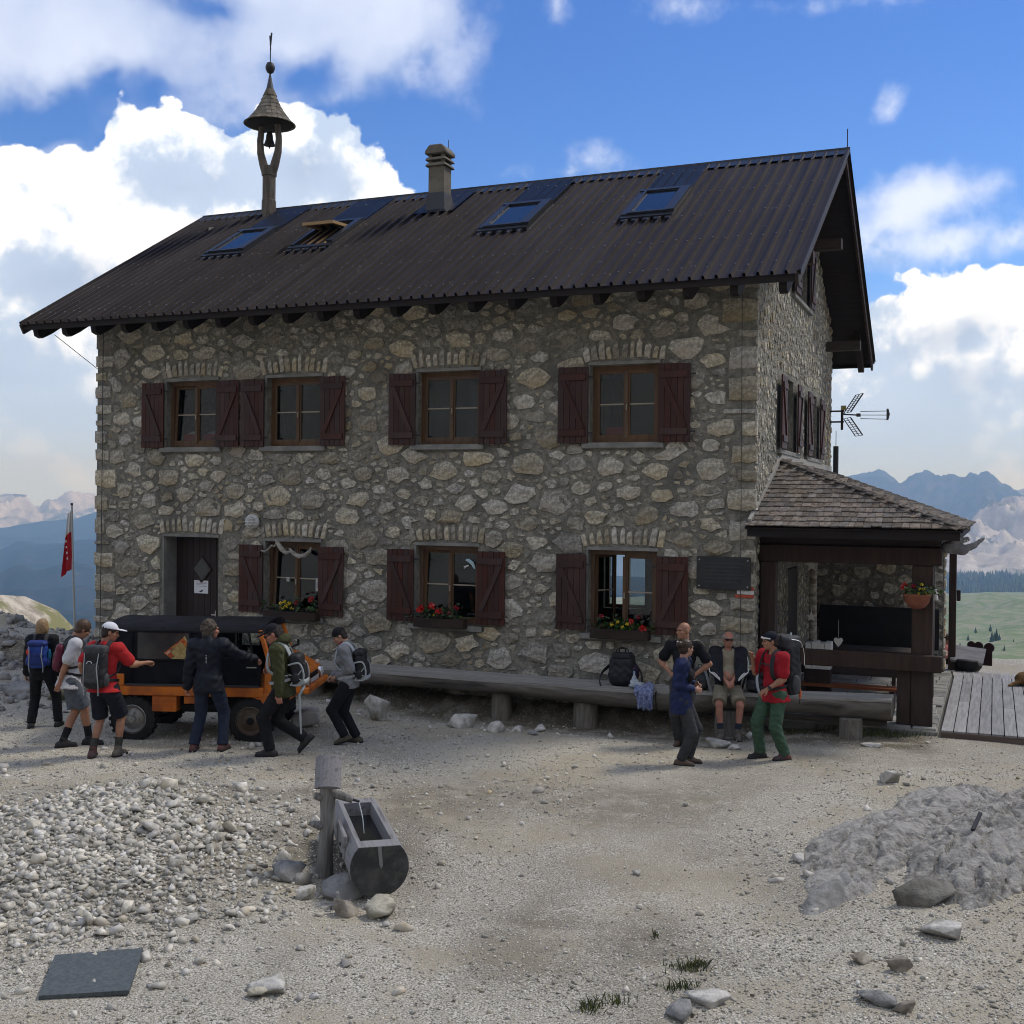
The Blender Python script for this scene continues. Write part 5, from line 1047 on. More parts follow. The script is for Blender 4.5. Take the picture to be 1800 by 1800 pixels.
def person(label, loc, yaw, h=1.75, skin_='tan', pelvis=(0, 0, None), lean=(0, 0), twist=0., head=(0, 0, 0), ank=((.11, 0), (-.11, 0)), toes=(8, -8), kneep=((.1, -1, 0), (-.1, -1, 0)), hands=None, elbows=((.5, .6, -.3), (-.5, .6, -.3)), grip=(.5, .5), palm=(None, None),
           top=None, legs=None, boots=None, hair=None, cap=None, belly=0., wide=1.0, female=False, socks=None, extra=None):
    """frame: faces -Y, own left is +X. lean=(forward,side) degrees; hands=wrist targets relative to the ground point"""
    s = h / 1.75; root = empty('person', loc, yaw, label, 'person')
    pz = pelvis[2] if pelvis[2] is not None else .93 * s
    PEL = Vector((pelvis[0], pelvis[1], pz)); RT_ = Euler((R(lean[0]), R(lean[1]), 0)).to_matrix() @ Euler((0, 0, R(twist))).to_matrix()
    RTn = Euler((R(lean[0]), R(lean[1]), 0)).to_matrix()
    tor = lambda x, y, z: PEL + RT_ @ Vector((x * s, y * s, z * s))
    shw = .185 * wide * (.90 if female else 1)
    SH = [tor(shw, .0, .49), tor(-shw, .0, .49)]; NK = tor(0, .0, .53); HIP = [PEL + Vector((.095 * s, 0, -.03 * s)), PEL + Vector((-.095 * s, 0, -.03 * s))]
    J = P(); J.root, J.s, J.PEL, J.tor, J.SH, J.NK, J.RT = root, s, PEL, tor, SH, NK, RT_
    J.kn = []; J.an = []
    for i in (0, 1):
        a = ank[i]; az = a[2] if len(a) > 2 else .085 * s; k, e = ik(HIP[i], (a[0], a[1], az), .44 * s, .43 * s, kneep[i]); J.kn.append(k); J.an.append(e)
    J.el = []; J.wr = []
    for i in (0, 1):
        tgt = hands[i] if hands and hands[i] else None; sg = 1 if i == 0 else -1
        tgt = Vector(tgt) if tgt else SH[i] + Vector((sg * .07 * s, -.02, -.53 * s))
        k, e = ik(SH[i], tgt, .29 * s, .26 * s, elbows[i]); J.el.append(k); J.wr.append(e)
    HM = RTn @ Euler((R(head[0]), R(head[1]), R(head[2]))).to_matrix(); HC = NK + RTn @ Vector((0, -.012 * s, .06 * s)) + HM @ Vector((0, -.02 * s, .105 * s)); J.HC, J.HM = HC, HM
    hp = lambda x, y, z: HC + HM @ Vector((x * s, y * s, z * s))
    # ---- one body skin: trunk, limbs, neck; head and hands at finer grain
    allp = [PEL, NK, HC] + SH + HIP + J.kn + J.an + J.el + J.wr; lo = np.min([list(p) for p in allp], 0) - .22; hi = np.max([list(p) for p in allp], 0) + .22
    B = SDF(lo, hi, .014)
    def trunk(B, g):
        B.ell(tor(0, .0, .36), np.array((.150 * wide + g, .100 + g, .19 + g)) * s, .06, RT_); B.ell(tor(0, -.01, .13), np.array((.132 * wide + g, .095 + g + belly * .5, .16 + g)) * s, .06, RT_)
        if belly: B.ell(tor(0, -.05 - belly * .3, .14), np.array((.12 * wide, .10 + belly, .15)) * s, .06, RT_)
        B.ell(tor(0, .005, .0), np.array((.150 * (1.06 if female else 1) + g, .112 + g, .125 + g)) * s, .05, RT_)
        B.cap(tor(.06, .01, .47), SH[0], (.075 + g) * s, (.062 + g) * s, .05); B.cap(tor(-.06, .01, .47), SH[1], (.075 + g) * s, (.062 + g) * s, .05)
        if female:
            for q in (1, -1): B.ell(tor(.075 * q, -.085, .33), np.array((.07 + g, .055 + g, .065 + g)) * s, .04, RT_)
    trunk(B, -.012)
    B.cap(NK - RTn @ Vector((0, -.01, .06 * s)), HC + HM @ Vector((0, .03 * s, -.05 * s)), .058 * s, .054 * s, .03)
    for i in (0, 1):
        B.cap(SH[i], J.el[i], .050 * s, .040 * s, .03); B.cap(J.el[i], J.wr[i], .041 * s, .027 * s, .02); mid = J.el[i].lerp(J.wr[i], .28); B.ell(mid, np.array((.045,) * 3) * s, .03)
        B.cap(HIP[i], J.kn[i], .082 * s, .055 * s, .03); B.cap(J.kn[i], J.an[i], .052 * s, .037 * s, .02)
        cd_ = (J.an[i] - J.kn[i]); cf = Vector((0, 1, 0)); c_ = J.kn[i] + cd_ * .30 + cf * .022 * s; B.cap(c_ - cd_ * .08, c_ + cd_ * .12, .043 * s, .036 * s, .04)
    parts = [B.mesh()]
    H = SDF(np.array(HC) - .19 * s, np.array(HC) + .19 * s, .0075)
    H.ell(hp(0, .012, .035), np.array((.074, .094, .088)) * s, .02, HM); H.ell(hp(0, -.028, -.035), np.array((.058, .066, .075)) * s, .03, HM); H.ell(hp(0, -.062, -.082), np.array((.030, .026, .024)) * s, .025, HM)
    H.cap(hp(0, -.088, .012), hp(0, -.108, -.026), .010 * s, .015 * s, .012); H.ell(hp(0, -.085, .028), np.array((.052, .018, .012)) * s, .015, HM)
    for q in (1, -1):
        H.ell(hp(.03 * q, -.094, .012), np.array((.017, .014, .011)) * s, .008, HM, 'sub'); H.ell(hp(.077 * q, .012, -.005), np.array((.011, .02, .033)) * s, .006, HM); H.ell(hp(.042 * q, -.066, -.018), np.array((.022, .022, .018)) * s, .015, HM)
    H.ell(hp(0, -.094, -.052), np.array((.024, .010, .009)) * s, .005, HM); H.cap(hp(0, .03, -.08), hp(0, .035, -.13), .052 * s, .054 * s, .03)
    parts.append(H.mesh())
    for i in (0, 1):
        fd = (J.wr[i] - J.el[i]).normalized(); pn = palm[i]; sg = 1 if i == 0 else -1
        pn = Vector(pn) if pn else Vector((-sg, 0, 0)); pn = (pn - fd * pn.dot(fd)).normalized(); sd = fd.cross(pn) * 1.0        # palm normal, thumb side
        if not palm[i]: sd = sd if sd.y < 0 else -sd
        q = lambda f, p_, t: J.wr[i] + (fd * f + pn * p_ + sd * t) * s
        G = SDF(np.array(J.wr[i]) - .20 * s, np.array(J.wr[i]) + .20 * s, .0062)
        G.cap(J.wr[i] - fd * .03 * s, q(.02, 0, 0), .027 * s, .025 * s, .02); G.cap(q(.035, 0, .018), q(.085, 0, .024), .016 * s, .014 * s, .02); G.cap(q(.035, 0, -.016), q(.08, 0, -.024), .016 * s, .014 * s, .02); G.cap(q(.04, 0, 0), q(.085, 0, 0), .017 * s, .015 * s, .02)
        c = grip[i]
        for t, L in ((.028, .070), (.010, .080), (-.010, .074), (-.028, .058)):
            a0 = q(.088, 0, t); ang = .25 + c * 1.1; pts = [a0]; aa = ang * .6; cur = a0
            for fr in (.42, .32, .26):
                cur = cur + (fd * math.cos(aa) + pn * math.sin(aa)) * L * fr * s; pts.append(cur); aa += ang * .75
            for u, v, r0, r1 in zip(pts, pts[1:], (.0098, .0092, .0085), (.0092, .0085, .0075)): G.cap(u, v, r0 * s, r1 * s, .004)
        t0 = q(.022, .004, .026); t1 = q(.055, .018 + .01 * c, .052); t2 = q(.085, .026 + .02 * c, .050 - .02 * c); G.cap(t0, t1, .0135 * s, .0115 * s, .012); G.cap(t1, t2, .0112 * s, .009 * s, .004)
        parts.append(G.mesh())
    skin('body', parts, SKIN[skin_], root)
    for q in (1, -1): MB().lathe([(.002, -.008 * s), (.0085 * s, 0), (.002, .008 * s)], hp(.03 * q, -.087, .013), 8).build('eye', mat('eye', (.02, .016, .014), rough=.2), root, smooth=True)
    # ---- clothes follow the same skeleton, a little larger
    if top:
        g = top.get('g', .016); T_ = SDF(lo, hi, .0135); trunk(T_, g); fr = top.get('sleeve', 1.0); hem = top.get('hem', -.05)
        for q in (-1, 1): T_.cap(tor(.05 * q, .01, .0), tor(.055 * q, .01, hem), (.108 + g) * s, (.11 + g + top.get('flare', 0)) * s, .05)
        for i in (0, 1):
            if fr > .55: T_.cap(SH[i], J.el[i], (.056 + g * 1.3) * s, (.048 + g) * s, .035); t = (fr - .5) / .5; T_.cap(J.el[i], J.el[i].lerp(J.wr[i], t), (.047 + g) * s, (.035 + g) * s, .02)
            else: T_.cap(SH[i], SH[i].lerp(J.el[i], fr * 2), (.056 + g * 1.3) * s, (.056 + g * 1.4) * s, .035)
        T_.cap(NK - RTn @ Vector((0, 0, .05 * s)), NK + RTn @ Vector((0, .005, top.get('collar', .0) * s)), (.066 + g * .6) * s, (.060 + g * .5) * s, .03)
        T_.wrinkle(top.get('wr', .0035), top.get('wsc', 26), 3); nh = RT_ @ Vector((0, 0, -1)); T_.plane(tor(0, 0, hem), nh)
        T_.cap(NK + RTn @ Vector((0, -.035 * s, (top.get('collar', .0) + .015) * s)), NK + RTn @ Vector((0, -.02 * s, .2 * s)), .052 * s, .06 * s, .01, 'sub')
        skin(top.get('name', 'shirt'), T_.mesh(), top['m'], root)
    if legs:
        g = legs.get('g', .014); T_ = SDF(lo, hi, .0135); fr = legs.get('len', 1.0)
        T_.ell(tor(0, .005, .0), np.array((.150 * (1.06 if female else 1) + g, .114 + g, .125 + g)) * s, .05, RT_); T_.ell(tor(0, 0, .05), np.array((.138 * wide + g - .012, .103 + g - .012 + belly * .3, .075)) * s, .03, RT_)
        for i in (0, 1):
            if fr > .5:
                T_.cap(HIP[i], J.kn[i], (.089 + g) * s, (.062 + g) * s, .04); e = J.kn[i].lerp(J.an[i], (fr - .5) * 2); T_.cap(J.kn[i], e, (.060 + g) * s, (.048 + g * 1.3) * s, .02)
            else: e = HIP[i].lerp(J.kn[i], fr * 2); T_.cap(HIP[i], e, (.091 + g) * s, (.072 + g * 1.8) * s, .04)
        T_.wrinkle(legs.get('wr', .0035), 30, 7, 1.2)
        for i in (0, 1):
            a_, b_ = (J.kn[i], J.an[i]) if fr > .5 else (HIP[i], J.kn[i]); t = (fr - .5) * 2 if fr > .5 else fr * 2; e = a_.lerp(b_, t); d = (b_ - a_).normalized()
            m = .17 * s; w_ = T_._win(np.array(e) - m, np.array(e) + m); X, Y, Z = T_._pts(w_); side = (X - e[0]) * d[0] + (Y - e[1]) * d[1] + (Z - e[2]) * d[2]; near = np.sqrt((X - e[0]) ** 2 + (Y - e[1]) ** 2 + (Z - e[2]) ** 2) < .135 * s
            T_.f[w_] = np.where(near, np.maximum(T_.f[w_], side), T_.f[w_])
        skin(legs.get('name', 'trousers'), T_.mesh(), legs['m'], root)
    for i in (0, 1):
        a = J.an[i]; ty = R(toes[i]); fw = Vector((math.sin(ty), -math.cos(ty), toes[i + 2] if len(toes) > i + 2 else 0)).normalized(); b0 = a - Vector((0, 0, .05 * s)); T_ = SDF(np.array(a) - .26, np.array(a) + .26, .0095)
        up = Vector((0, 0, 1)); nz_ = (up - fw * up.dot(fw)).normalized()
        heel = a - nz_ * .045 * s - fw * .055 * s; toe = a - nz_ * .052 * s + fw * .155 * s
        bt_ = boots or {}
        T_.cap(heel, toe, .042 * s, .034 * s, .02); T_.cap(a - nz_ * .04 * s - fw * .03 * s, a - nz_ * .03 * s + fw * .06 * s, .048 * s, .042 * s, .03); T_.cap(a - nz_ * .03 * s, a + (J.kn[i] - a).normalized() * bt_.get('h', .07) * s, .050 * s, .050 * s, .02)
        sole_z = a - nz_ * .083 * s; T_.plane(sole_z, -nz_); T_.plane(a + (J.kn[i] - a).normalized() * (bt_.get('h', .07)) * s, (J.kn[i] - a).normalized())
        o = skin('boot', T_.mesh(), bt_.get('m2', bt_.get('m')) if i else bt_.get('m'), root)
        S_ = SDF(np.array(a) - .28, np.array(a) + .28, .0095); S_.cap(heel - nz_ * .012, toe - nz_ * .008, .052 * s, .044 * s, .02); S_.plane(sole_z + nz_ * .028 * s, nz_); S_.plane(sole_z - nz_ * .004 * s, -nz_); skin('sole', S_.mesh(), mat('boot sole', (.02, .018, .017), rough=.9), o)
        if socks:
            d = (J.kn[i] - a).normalized(); S_ = SDF(np.array(a) - .3, np.array(a) + .3, .01); S_.cap(a, a + d * socks[1] * s, .046 * s, .052 * s, .01); S_.plane(a + d * socks[1] * s, d); skin('sock', S_.mesh(), socks[0], root)
    def headsdf(fn, name, m, h_=.0085, amp=0):
        S_ = SDF(np.array(HC) - .24 * s, np.array(HC) + .24 * s, h_); fn(S_, hp)
        if amp: S_.wrinkle(amp, 90, 2)
        return skin(name, S_.mesh(), m, root)
    if hair:
        def fn(S_, hp):
            st = hair['style']; k_ = hair.get('vol', 0)
            S_.ell(hp(0, .018, .042), np.array((.082 + k_, .100 + k_, .092 + k_)) * s, .015, HM)
            if st in ('bob', 'curly'):
                S_.ell(hp(0, .05, -.03), np.array((.085 + k_, .066 + k_, .10)) * s, .03, HM)
                for q in (1, -1): S_.ell(hp(.068 * q, .015, -.03), np.array((.024 + k_, .05 + k_, .075)) * s, .02, HM)
            if st == 'short': S_.ell(hp(0, .055, -.03), np.array((.068 + k_, .05, .06)) * s, .02, HM)
            if st == 'bun': S_.ell(hp(0, .05, -.02), np.array((.075, .06, .07)) * s, .02, HM); S_.ell(hp(0, .125, .05), np.array((.045, .045, .05)) * s, .015, HM)
            if st == 'curly':
                rr = random.Random(4)
                for _ in range(34): a_, b_ = rr.uniform(0, 6.28), rr.uniform(-.6, 1.5); S_.ell(hp(.085 * math.cos(a_) * math.cos(b_), .03 + .095 * math.sin(a_) * math.cos(b_), .03 + .1 * math.sin(b_)), np.array((.026,) * 3) * s, .012)
            S_.ell(hp(0, -.115, -.045), np.array((.075, .085, .105)) * s, .01, HM, 'sub')
            if st == 'fringe': S_.ell(hp(0, .055, -.03), np.array((.068, .05, .06)) * s, .02, HM); S_.ell(hp(0, -.01, .10), np.array((.075, .095, .075)) * s, .01, HM, 'sub')
        headsdf(fn, 'hair', hair['m'], amp=.0028)
    if cap:
        def fn(S_, hp):
            S_.ell(hp(0, .012, .052), np.array((.085, .105, .090)) * s, .01, HM)
            if cap['style'] == 'cap': S_.ell(hp(0, -.125, .055), np.array((.066, .085, .014)) * s, .012, HM)
            c_ = hp(0, 0, cap.get('low', .040)); n_ = HM @ Vector((0, cap.get('tip', .0), -1)); 
            if cap['style'] == 'band': S_.plane(hp(0, 0, .085), HM @ Vector((0, -.1, 1)))
            S_.plane(c_, n_)
        headsdf(fn, 'cap' if cap['style'] == 'cap' else ('headband' if cap['style'] == 'band' else 'beanie'), cap['m'])
    if extra and 'glasses' in extra:
        gm = extra['glasses']; b = MB()
        for q in (1, -1): b.box((.032 * q * s, -.108 * s, .013 * s), (.056 * s, .014 * s, .036 * s), (0, 0, .25 * q))
        b.bar((.058 * s, -.098 * s, .018 * s), (.080 * s, .01 * s, .014 * s), .006 * s, .012 * s).bar((-.058 * s, -.098 * s, .018 * s), (-.080 * s, .01 * s, .014 * s), .006 * s, .012 * s).bar((-.02 * s, -.112 * s, .018 * s), (.02 * s, -.112 * s, .018 * s), .006 * s)
        o = b.build('sunglasses', gm, root, HC, HM.to_euler(), bevel=.003)
    return J
def strap_path(J, side, off=.0):
    """shoulder strap over one shoulder from the back panel to the waist"""
    t = J.tor; q = side
    return [t(.075 * q, .145 + off, .40), t(.085 * q, .10, .515), t(.09 * q, .02, .575), t(.095 * q, -.075, .52), t(.105 * q, -.135 - off * .3, .38), t(.125 * q, -.13, .24), t(.145 * q, -.02, .17), t(.12 * q, .11, .14)]
def ribbon(b, pts, w_, th, outc):
    V = []; n = len(pts)
    for i, p in enumerate(pts):
        d = (pts[min(i + 1, n - 1)] - pts[max(i - 1, 0)]).normalized(); o = (p - outc(p)); o = (o - d * o.dot(d)).normalized(); sd = d.cross(o)
        V += [p + sd * w_ + o * th, p - sd * w_ + o * th, p - sd * w_, p + sd * w_]
    F = [(i * 4 + j, i * 4 + (j + 1) % 4, i * 4 + 4 + (j + 1) % 4, i * 4 + 4 + j) for i in range(n - 1) for j in range(4)] + [(3, 2, 1, 0), (n * 4 - 4, n * 4 - 3, n * 4 - 2, n * 4 - 1)]
    return b.add(V, F)
def spline(pts, k=5):
    out = []; n = len(pts)
    for i in range(n - 1):
        p0, p1, p2, p3 = pts[max(i - 1, 0)], pts[i], pts[i + 1], pts[min(i + 2, n - 1)]
        for j in range(k): t = j / k; out.append(.5 * ((2 * p1) + (p2 - p0) * t + (2 * p0 - 5 * p1 + 4 * p2 - p3) * t * t + (3 * p1 - p0 - 3 * p2 + p3) * t ** 3))
    return out + [pts[-1]]
def backpack(J, label, m, m2, w_=.30, h_=.50, d_=.18, z0=.06, strap=None, frame=None, chest=True, lid=True, extra=(), off=.012, group='rucksacks worn by the walkers'):
    """a rucksack worn on J's back: a thing of its own, in J's frame"""
    s = J.s; root = empty('backpack', J.root.location, J.root.rotation_euler.z, label, 'backpack', group); RT_ = J.RT; T = J.tor; yb = .115 + off
    if frame: pass
    c = lambda x, y, z: T(x, yb + y, z0 + z)
    lo = np.array(c(0, d_ / 2, h_ / 2)) - .55; hi = np.array(c(0, d_ / 2, h_ / 2)) + .55
    def S_(): return SDF(np.array(c(0, d_ / 2, h_ / 2)) - (h_ * .62 + .06), np.array(c(0, d_ / 2, h_ / 2)) + (h_ * .62 + .06), .0115)
    A = S_(); A.box(c(0, d_ * .5, h_ * .45), np.array((w_ / 2, d_ / 2, h_ * .45)) * s, .06, .03, RT_); A.ell(c(0, d_ * .62, h_ * .28), np.array((w_ * .48, d_ * .48, h_ * .30)) * s, .05, RT_); A.wrinkle(.004, 28, 4); skin('main_bag', A.mesh(), m, root)
    if lid: A = S_(); A.box(c(0, d_ * .5, h_ * .93), np.array((w_ * .50, d_ * .55, h_ * .115)) * s, .045, .02, RT_); A.wrinkle(.003, 30, 6); skin('lid', A.mesh(), m2, root)
    A = S_(); A.box(c(0, d_ * 1.02, h_ * .36), np.array((w_ * .36, d_ * .16, h_ * .26)) * s, .04, .02, RT_); A.wrinkle(.003, 34, 9); skin('front_pocket', A.mesh(), m2, root)
    for q in (1, -1): A = S_(); A.ell(c(q * w_ * .52, d_ * .45, h_ * .20), np.array((.035, d_ * .34, h_ * .17)) * s, .02, RT_); skin('side_pocket', A.mesh(), m2, root)
    ctr = lambda p: T(0, .0, .34)
    for q in (1, -1): ribbon(MB(), spline(strap_path(J, q)), .028 * s, .014 * s, ctr).build('shoulder_strap', strap or m2, root, smooth=True)
    hb = [T(.12, .13, .10), T(.165, .03, .085), T(.13, -.11, .07), T(.03, -.150, .065), T(-.03, -.150, .065), T(-.13, -.11, .07), T(-.165, .03, .085), T(-.12, .13, .10)]
    ribbon(MB(), spline(hb), .018 * s, .012 * s, lambda p: T(0, 0, .08)).build('hip_belt', strap or m2, root, smooth=True)
    if chest: ribbon(MB(), spline([T(.105, -.145, .40), T(0, -.16, .40), T(-.105, -.145, .40)]), .010 * s, .008 * s, ctr).build('chest_strap', strap or m2, root)
    MB().tube([c(.03, -.01, h_ * .98), c(.03, -.0, h_ * 1.06), c(-.03, -.0, h_ * 1.06), c(-.03, -.01, h_ * .98)], .008, 6).build('haul_loop', strap or m2, root)
    for e in extra:
        k_ = e[0]
        if k_ == 'cords':
            for q in (1, -1): MB().tube([c(q * w_ * .34, d_ * 1.06, h_ * .86), c(q * w_ * .30, d_ * 1.22, h_ * .5), c(q * w_ * .36, d_ * 1.05, h_ * .05), c(q * w_ * .34, d_ * .95, -h_ * .18)], .0065, 5).build('strap_end', e[1], root)
        if k_ == 'frame':
            P_ = [c(q * w_ * .53, yy, zz) for q, yy, zz in ((1, d_ * .15, h_ * .62), (1, d_ * .75, h_ * .40), (1, d_ * 1.05, h_ * .12), (1, d_ * .45, -h_ * .02))]
            for q in (1, -1):
                Q = [c(q * w_ * .54, yy, zz) for yy, zz in ((0, h_ * .60), (d_ * .85, h_ * .62), (d_ * 1.12, h_ * .30), (d_ * .85, h_ * .0), (.0, h_ * .02))]; MB().tube(spline(Q, 4), .012, 6).build('grey_piping', e[1], root, smooth=True)
                MB().tube([c(q * w_ * .545, d_ * .0, h_ * .33), c(q * w_ * .545, d_ * .95, h_ * .12)], .008, 5).tube([c(q * w_ * .545, d_ * .1, h_ * .05), c(q * w_ * .545, d_ * 1.0, h_ * .42)], .008, 5).build('grey_webbing', e[1], root)
            A = S_(); A.box(c(0, d_ * .75, h_ * .06), np.array((w_ * .5, d_ * .45, h_ * .09)) * s, .04, .02, RT_); skin('grey_base', A.mesh(), e[1], root)
        if k_ == 'patch': A = S_(); A.ell(c(e[2], d_ * e[3], h_ * e[4]), np.array(e[5]) * s, .01, RT_); skin(e[6], A.mesh(), e[1], root)
        if k_ == 'ring': MB().tube([c(.012 + .035 * math.cos(a), d_ * 1.22, h_ * .62 + .022 * math.sin(a)) for a in np.linspace(-.4, 3.5, 12)], .005, 5).build('emblem', e[1], root)
        if k_ == 'stripe':
            for q in (1, -1): ribbon(MB(), spline([c(q * w_ * .50, d_ * yy, h_ * zz) for yy, zz in ((.2, 1.0), (.9, .93), (1.16, .72), (1.14, .5))]), .010, .006, lambda p: c(0, d_ * .5, h_ * .5)).build('reflective_stripe', e[1], root)
    return root
# ------------------------------------------------------------------ orange and black off-road truck
ORG = mat('worn orange paint', (.64, .175, .012), (.54, .14, .010), 4, rough=.45, spec=.4, bump=.05, c3=(.33, .085, .015), s3=2.5)
CANV = mat('black canvas', (.006, .006, .008), (.011, .011, .014), 5, rough=.65, spec=.12, bump=.35, bscale=9, bdist=.04)
RUB = mat('tyre rubber', (.014, .014, .014), (.024, .023, .022), 9, rough=.85, bump=.3, bscale=40); CHAS = mat('black chassis', (.010, .010, .010), rough=.7)
VEH = (-4.44, 16.78)
car = empty('off_road_truck', (VEH[0], VEH[1], gz1(*VEH) - .02), R(-2.5), 'small orange off-road truck with black canvas top parked before the front door', 'truck')
xs_ = lambda a, b, pts, nm, m, bev=0, sm=False: MB().extrude(pts, a, b, 'x').build(nm, m, car, bevel=bev, smooth=sm)
sec = [(-.67, .80), (-.665, 1.50), (-.63, 1.59), (-.54, 1.645), (-.3, 1.685), (0, 1.70), (.3, 1.685), (.54, 1.645), (.63, 1.59), (.665, 1.50), (.67, .80)]
b = MB(); rings = []; nx = 16
for i in range(nx + 1):                                   # canvas hood over hoops: sags a little between them
    x = -1.22 + 1.5 * i / nx; sag = .010 * math.sin(i / nx * math.pi * 3) ** 2
    rings.append([(x, y * (1 - sag * .5), z - (sag if z > 1.55 else 0)) for y, z in sec])
V = [p for r_ in rings for p in r_]; n = len(sec); F = [(i * n + j, i * n + j + 1, (i + 1) * n + j + 1, (i + 1) * n + j) for i in range(nx) for j in range(n - 1)] + [tuple(range(n)), tuple(range(nx * n + n - 1, nx * n - 1, -1))]
b.add(V, F).build('canvas_hood', CANV, car, smooth=True)
xs_(.285, 1.0, [(-.665, 1.55), (-.63, 1.59), (-.54, 1.645), (-.3, 1.685), (0, 1.70), (.3, 1.685), (.54, 1.645), (.63, 1.59), (.665, 1.55), (.6, 1.56), (0, 1.655), (-.6, 1.56)], 'cab_roof', CANV)
for k in range(2): MB().bb(-1.23, 1.0, (-.672, .655)[k], (-.655, .672)[k], 1.545, 1.575).build('roof_seam', CHAS, car)
xs_(-1.25, 1.02, [(-.70, .65), (.70, .65), (.70, .785), (-.70, .785)], 'side_sill', ORG, .01)
for s in (-1, 1):
    MB().bb(-1.25, -.96, s * .685 - .015, s * .685 + .015, .79, .95).build('rear_panel', ORG, car, bevel=.008)
    MB().bb(-1.20, -1.02, s * .70 - .006, s * .70 + .006, .84, .86).build('panel_rib', ORG, car)
    MB().bb(-.94, .96, s * .692 - .012, s * .692 + .012, .79, .815).build('canvas_rail', mat('grey rail', (.05, .05, .055), rough=.5), car)
MB().bb(-1.15, 1.25, -.30, .30, .36, .60).build('chassis', CHAS, car)
for x in (-.84, .84): MB().tube([(x, -.5, .32), (x, .5, .32)], .05, 10).lathe([(.13, -.12), (.16, 0), (.13, .12)], (x, 0, .32), 12, 'y').build('axle', CHAS, car)
# side window of the canvas with a folded map behind it, zip flap, hinges
WGL = mat('clouded vinyl', (.025, .028, .028), (.045, .046, .042), 3, rough=.22, spec=.5)
for s in (-1, 1):
    o = MB().bb(-.78, -.04, s * .672 - .004, s * .672 + .004, 1.165, 1.535).build('side_window', WGL, car)
    b = MB(); y = s * .680; b.bb(-.81, -.78, y - .006, y + .006, 1.14, 1.56).bb(-.04, -.01, y - .006, y + .006, 1.14, 1.56).bb(-.78, -.04, y - .006, y + .006, 1.14, 1.165).bb(-.78, -.04, y - .006, y + .006, 1.535, 1.56); b.build('window_seam', CANV, o)
    MB().bar((-.88, s * .683, .82), (-.86, s * .683, 1.5), .035, .012, (0, 1, 0)).build('canvas_strap', CANV, car)
    for zz in (.88, 1.13): MB().bb(-.01, .035, s * .685 - .012, s * .685 + .012, zz, zz + .05).build('hinge', mat('dull steel', (.45,) * 3), car)
MAPR = mat('map red', (.36, .05, .02), (.5, .17, .03), 14, contrast=(.4, .6)); MAPY = mat('map cream', (.45, .36, .15), (.30, .20, .07), 16)
pp = MB().add([(-.40, -.679, 1.25), (-.30, -.679, 1.18), (-.05, -.679, 1.37), (-.12, -.679, 1.47)], [(0, 1, 2, 3)]).add([(-.4, -.678, 1.25), (-.3, -.678, 1.18), (-.05, -.678, 1.37), (-.12, -.678, 1.47)], [(3, 2, 1, 0)]).build('folded_map', MAPR, car)
MB().bar((-.28, -.681, 1.24), (-.12, -.681, 1.37), .12, .001, (0, 1, 0)).build('map_picture', MAPY, pp); MB().add([(-.30, -.6795, 1.17), (-.045, -.6795, 1.17), (-.045, -.6795, 1.355)], [(0, 1, 2)]).add([(-.13, -.680, 1.475), (-.10, -.680, 1.49), (-.045, -.680, 1.38)], [(0, 1, 2)]).build('map_fold', MAPY, pp)
MB().bar((-.36, -.681, 1.24), (-.25, -.681, 1.32), .03, .001, (0, 1, 0)).build('map_title', mat('map text', (.55, .35, .25)), pp)
# cab: doors, pillars, windscreen, seats, wheel
for s in (-1, 1):
    d_ = MB().bb(.30, .98, s * .672 - .014, s * .672 + .014, .80, 1.20).build('door', CANV, car, bevel=.008)
    MB().bb(.32, .96, s * .690 - .006, s * .690 + .006, 1.185, 1.21).build('door_top_rail', CHAS, d_); MB().bb(.78, .92, s * .692 - .008, s * .692 + .008, 1.06, 1.075).build('door_handle', mat('dull steel', (.45,) * 3), d_)
    MB().bar((.31, s * .668, 1.2), (.31, s * .655, 1.56), .045, .03).bar((.62, s * .668, 1.2), (.62, s * .656, 1.56), .028, .02).bar((.86, s * .668, 1.2), (.80, s * .656, 1.56), .03, .02).build('window_frame', CHAS, d_)
    link('pane', MB().add([(.33, s * .664, 1.21), (.85, s * .664, 1.21), (.79, s * .656, 1.55), (.33, s * .656, 1.55)], [(0, 1, 2, 3)]).mesh('pane', GLASS), d_)
    MB().bar((1.09, s * .655, 1.16), (.955, s * .635, 1.585), .06, .055).build('windscreen_pillar', ORG, car, bevel=.006)
MB().bar((.955, -.64, 1.59), (.955, .64, 1.59), .05, .05).bar((1.09, -.64, 1.17), (1.09, .64, 1.17), .05, .04).build('windscreen_frame', CHAS, car)
link('windscreen', MB().add([(1.085, -.62, 1.19), (1.085, .62, 1.19), (.96, .60, 1.57), (.96, -.60, 1.57)], [(0, 1, 2, 3)]).mesh('windscreen', GLASS), car)
for s in (-.33, .33): MB().bb(.28, .70, s - .24, s + .24, .80, .92).bb(.26, .36, s - .24, s + .24, .92, 1.3).build('seat', CHAS, car, bevel=.03)
MB().tube([(.86 + .05 * math.cos(a), .33 + .18 * math.sin(a), 1.16 + .15 * math.cos(a)) for a in np.linspace(0, 2 * math.pi, 17)], .014, 6, False).build('steering_wheel', CHAS, car)
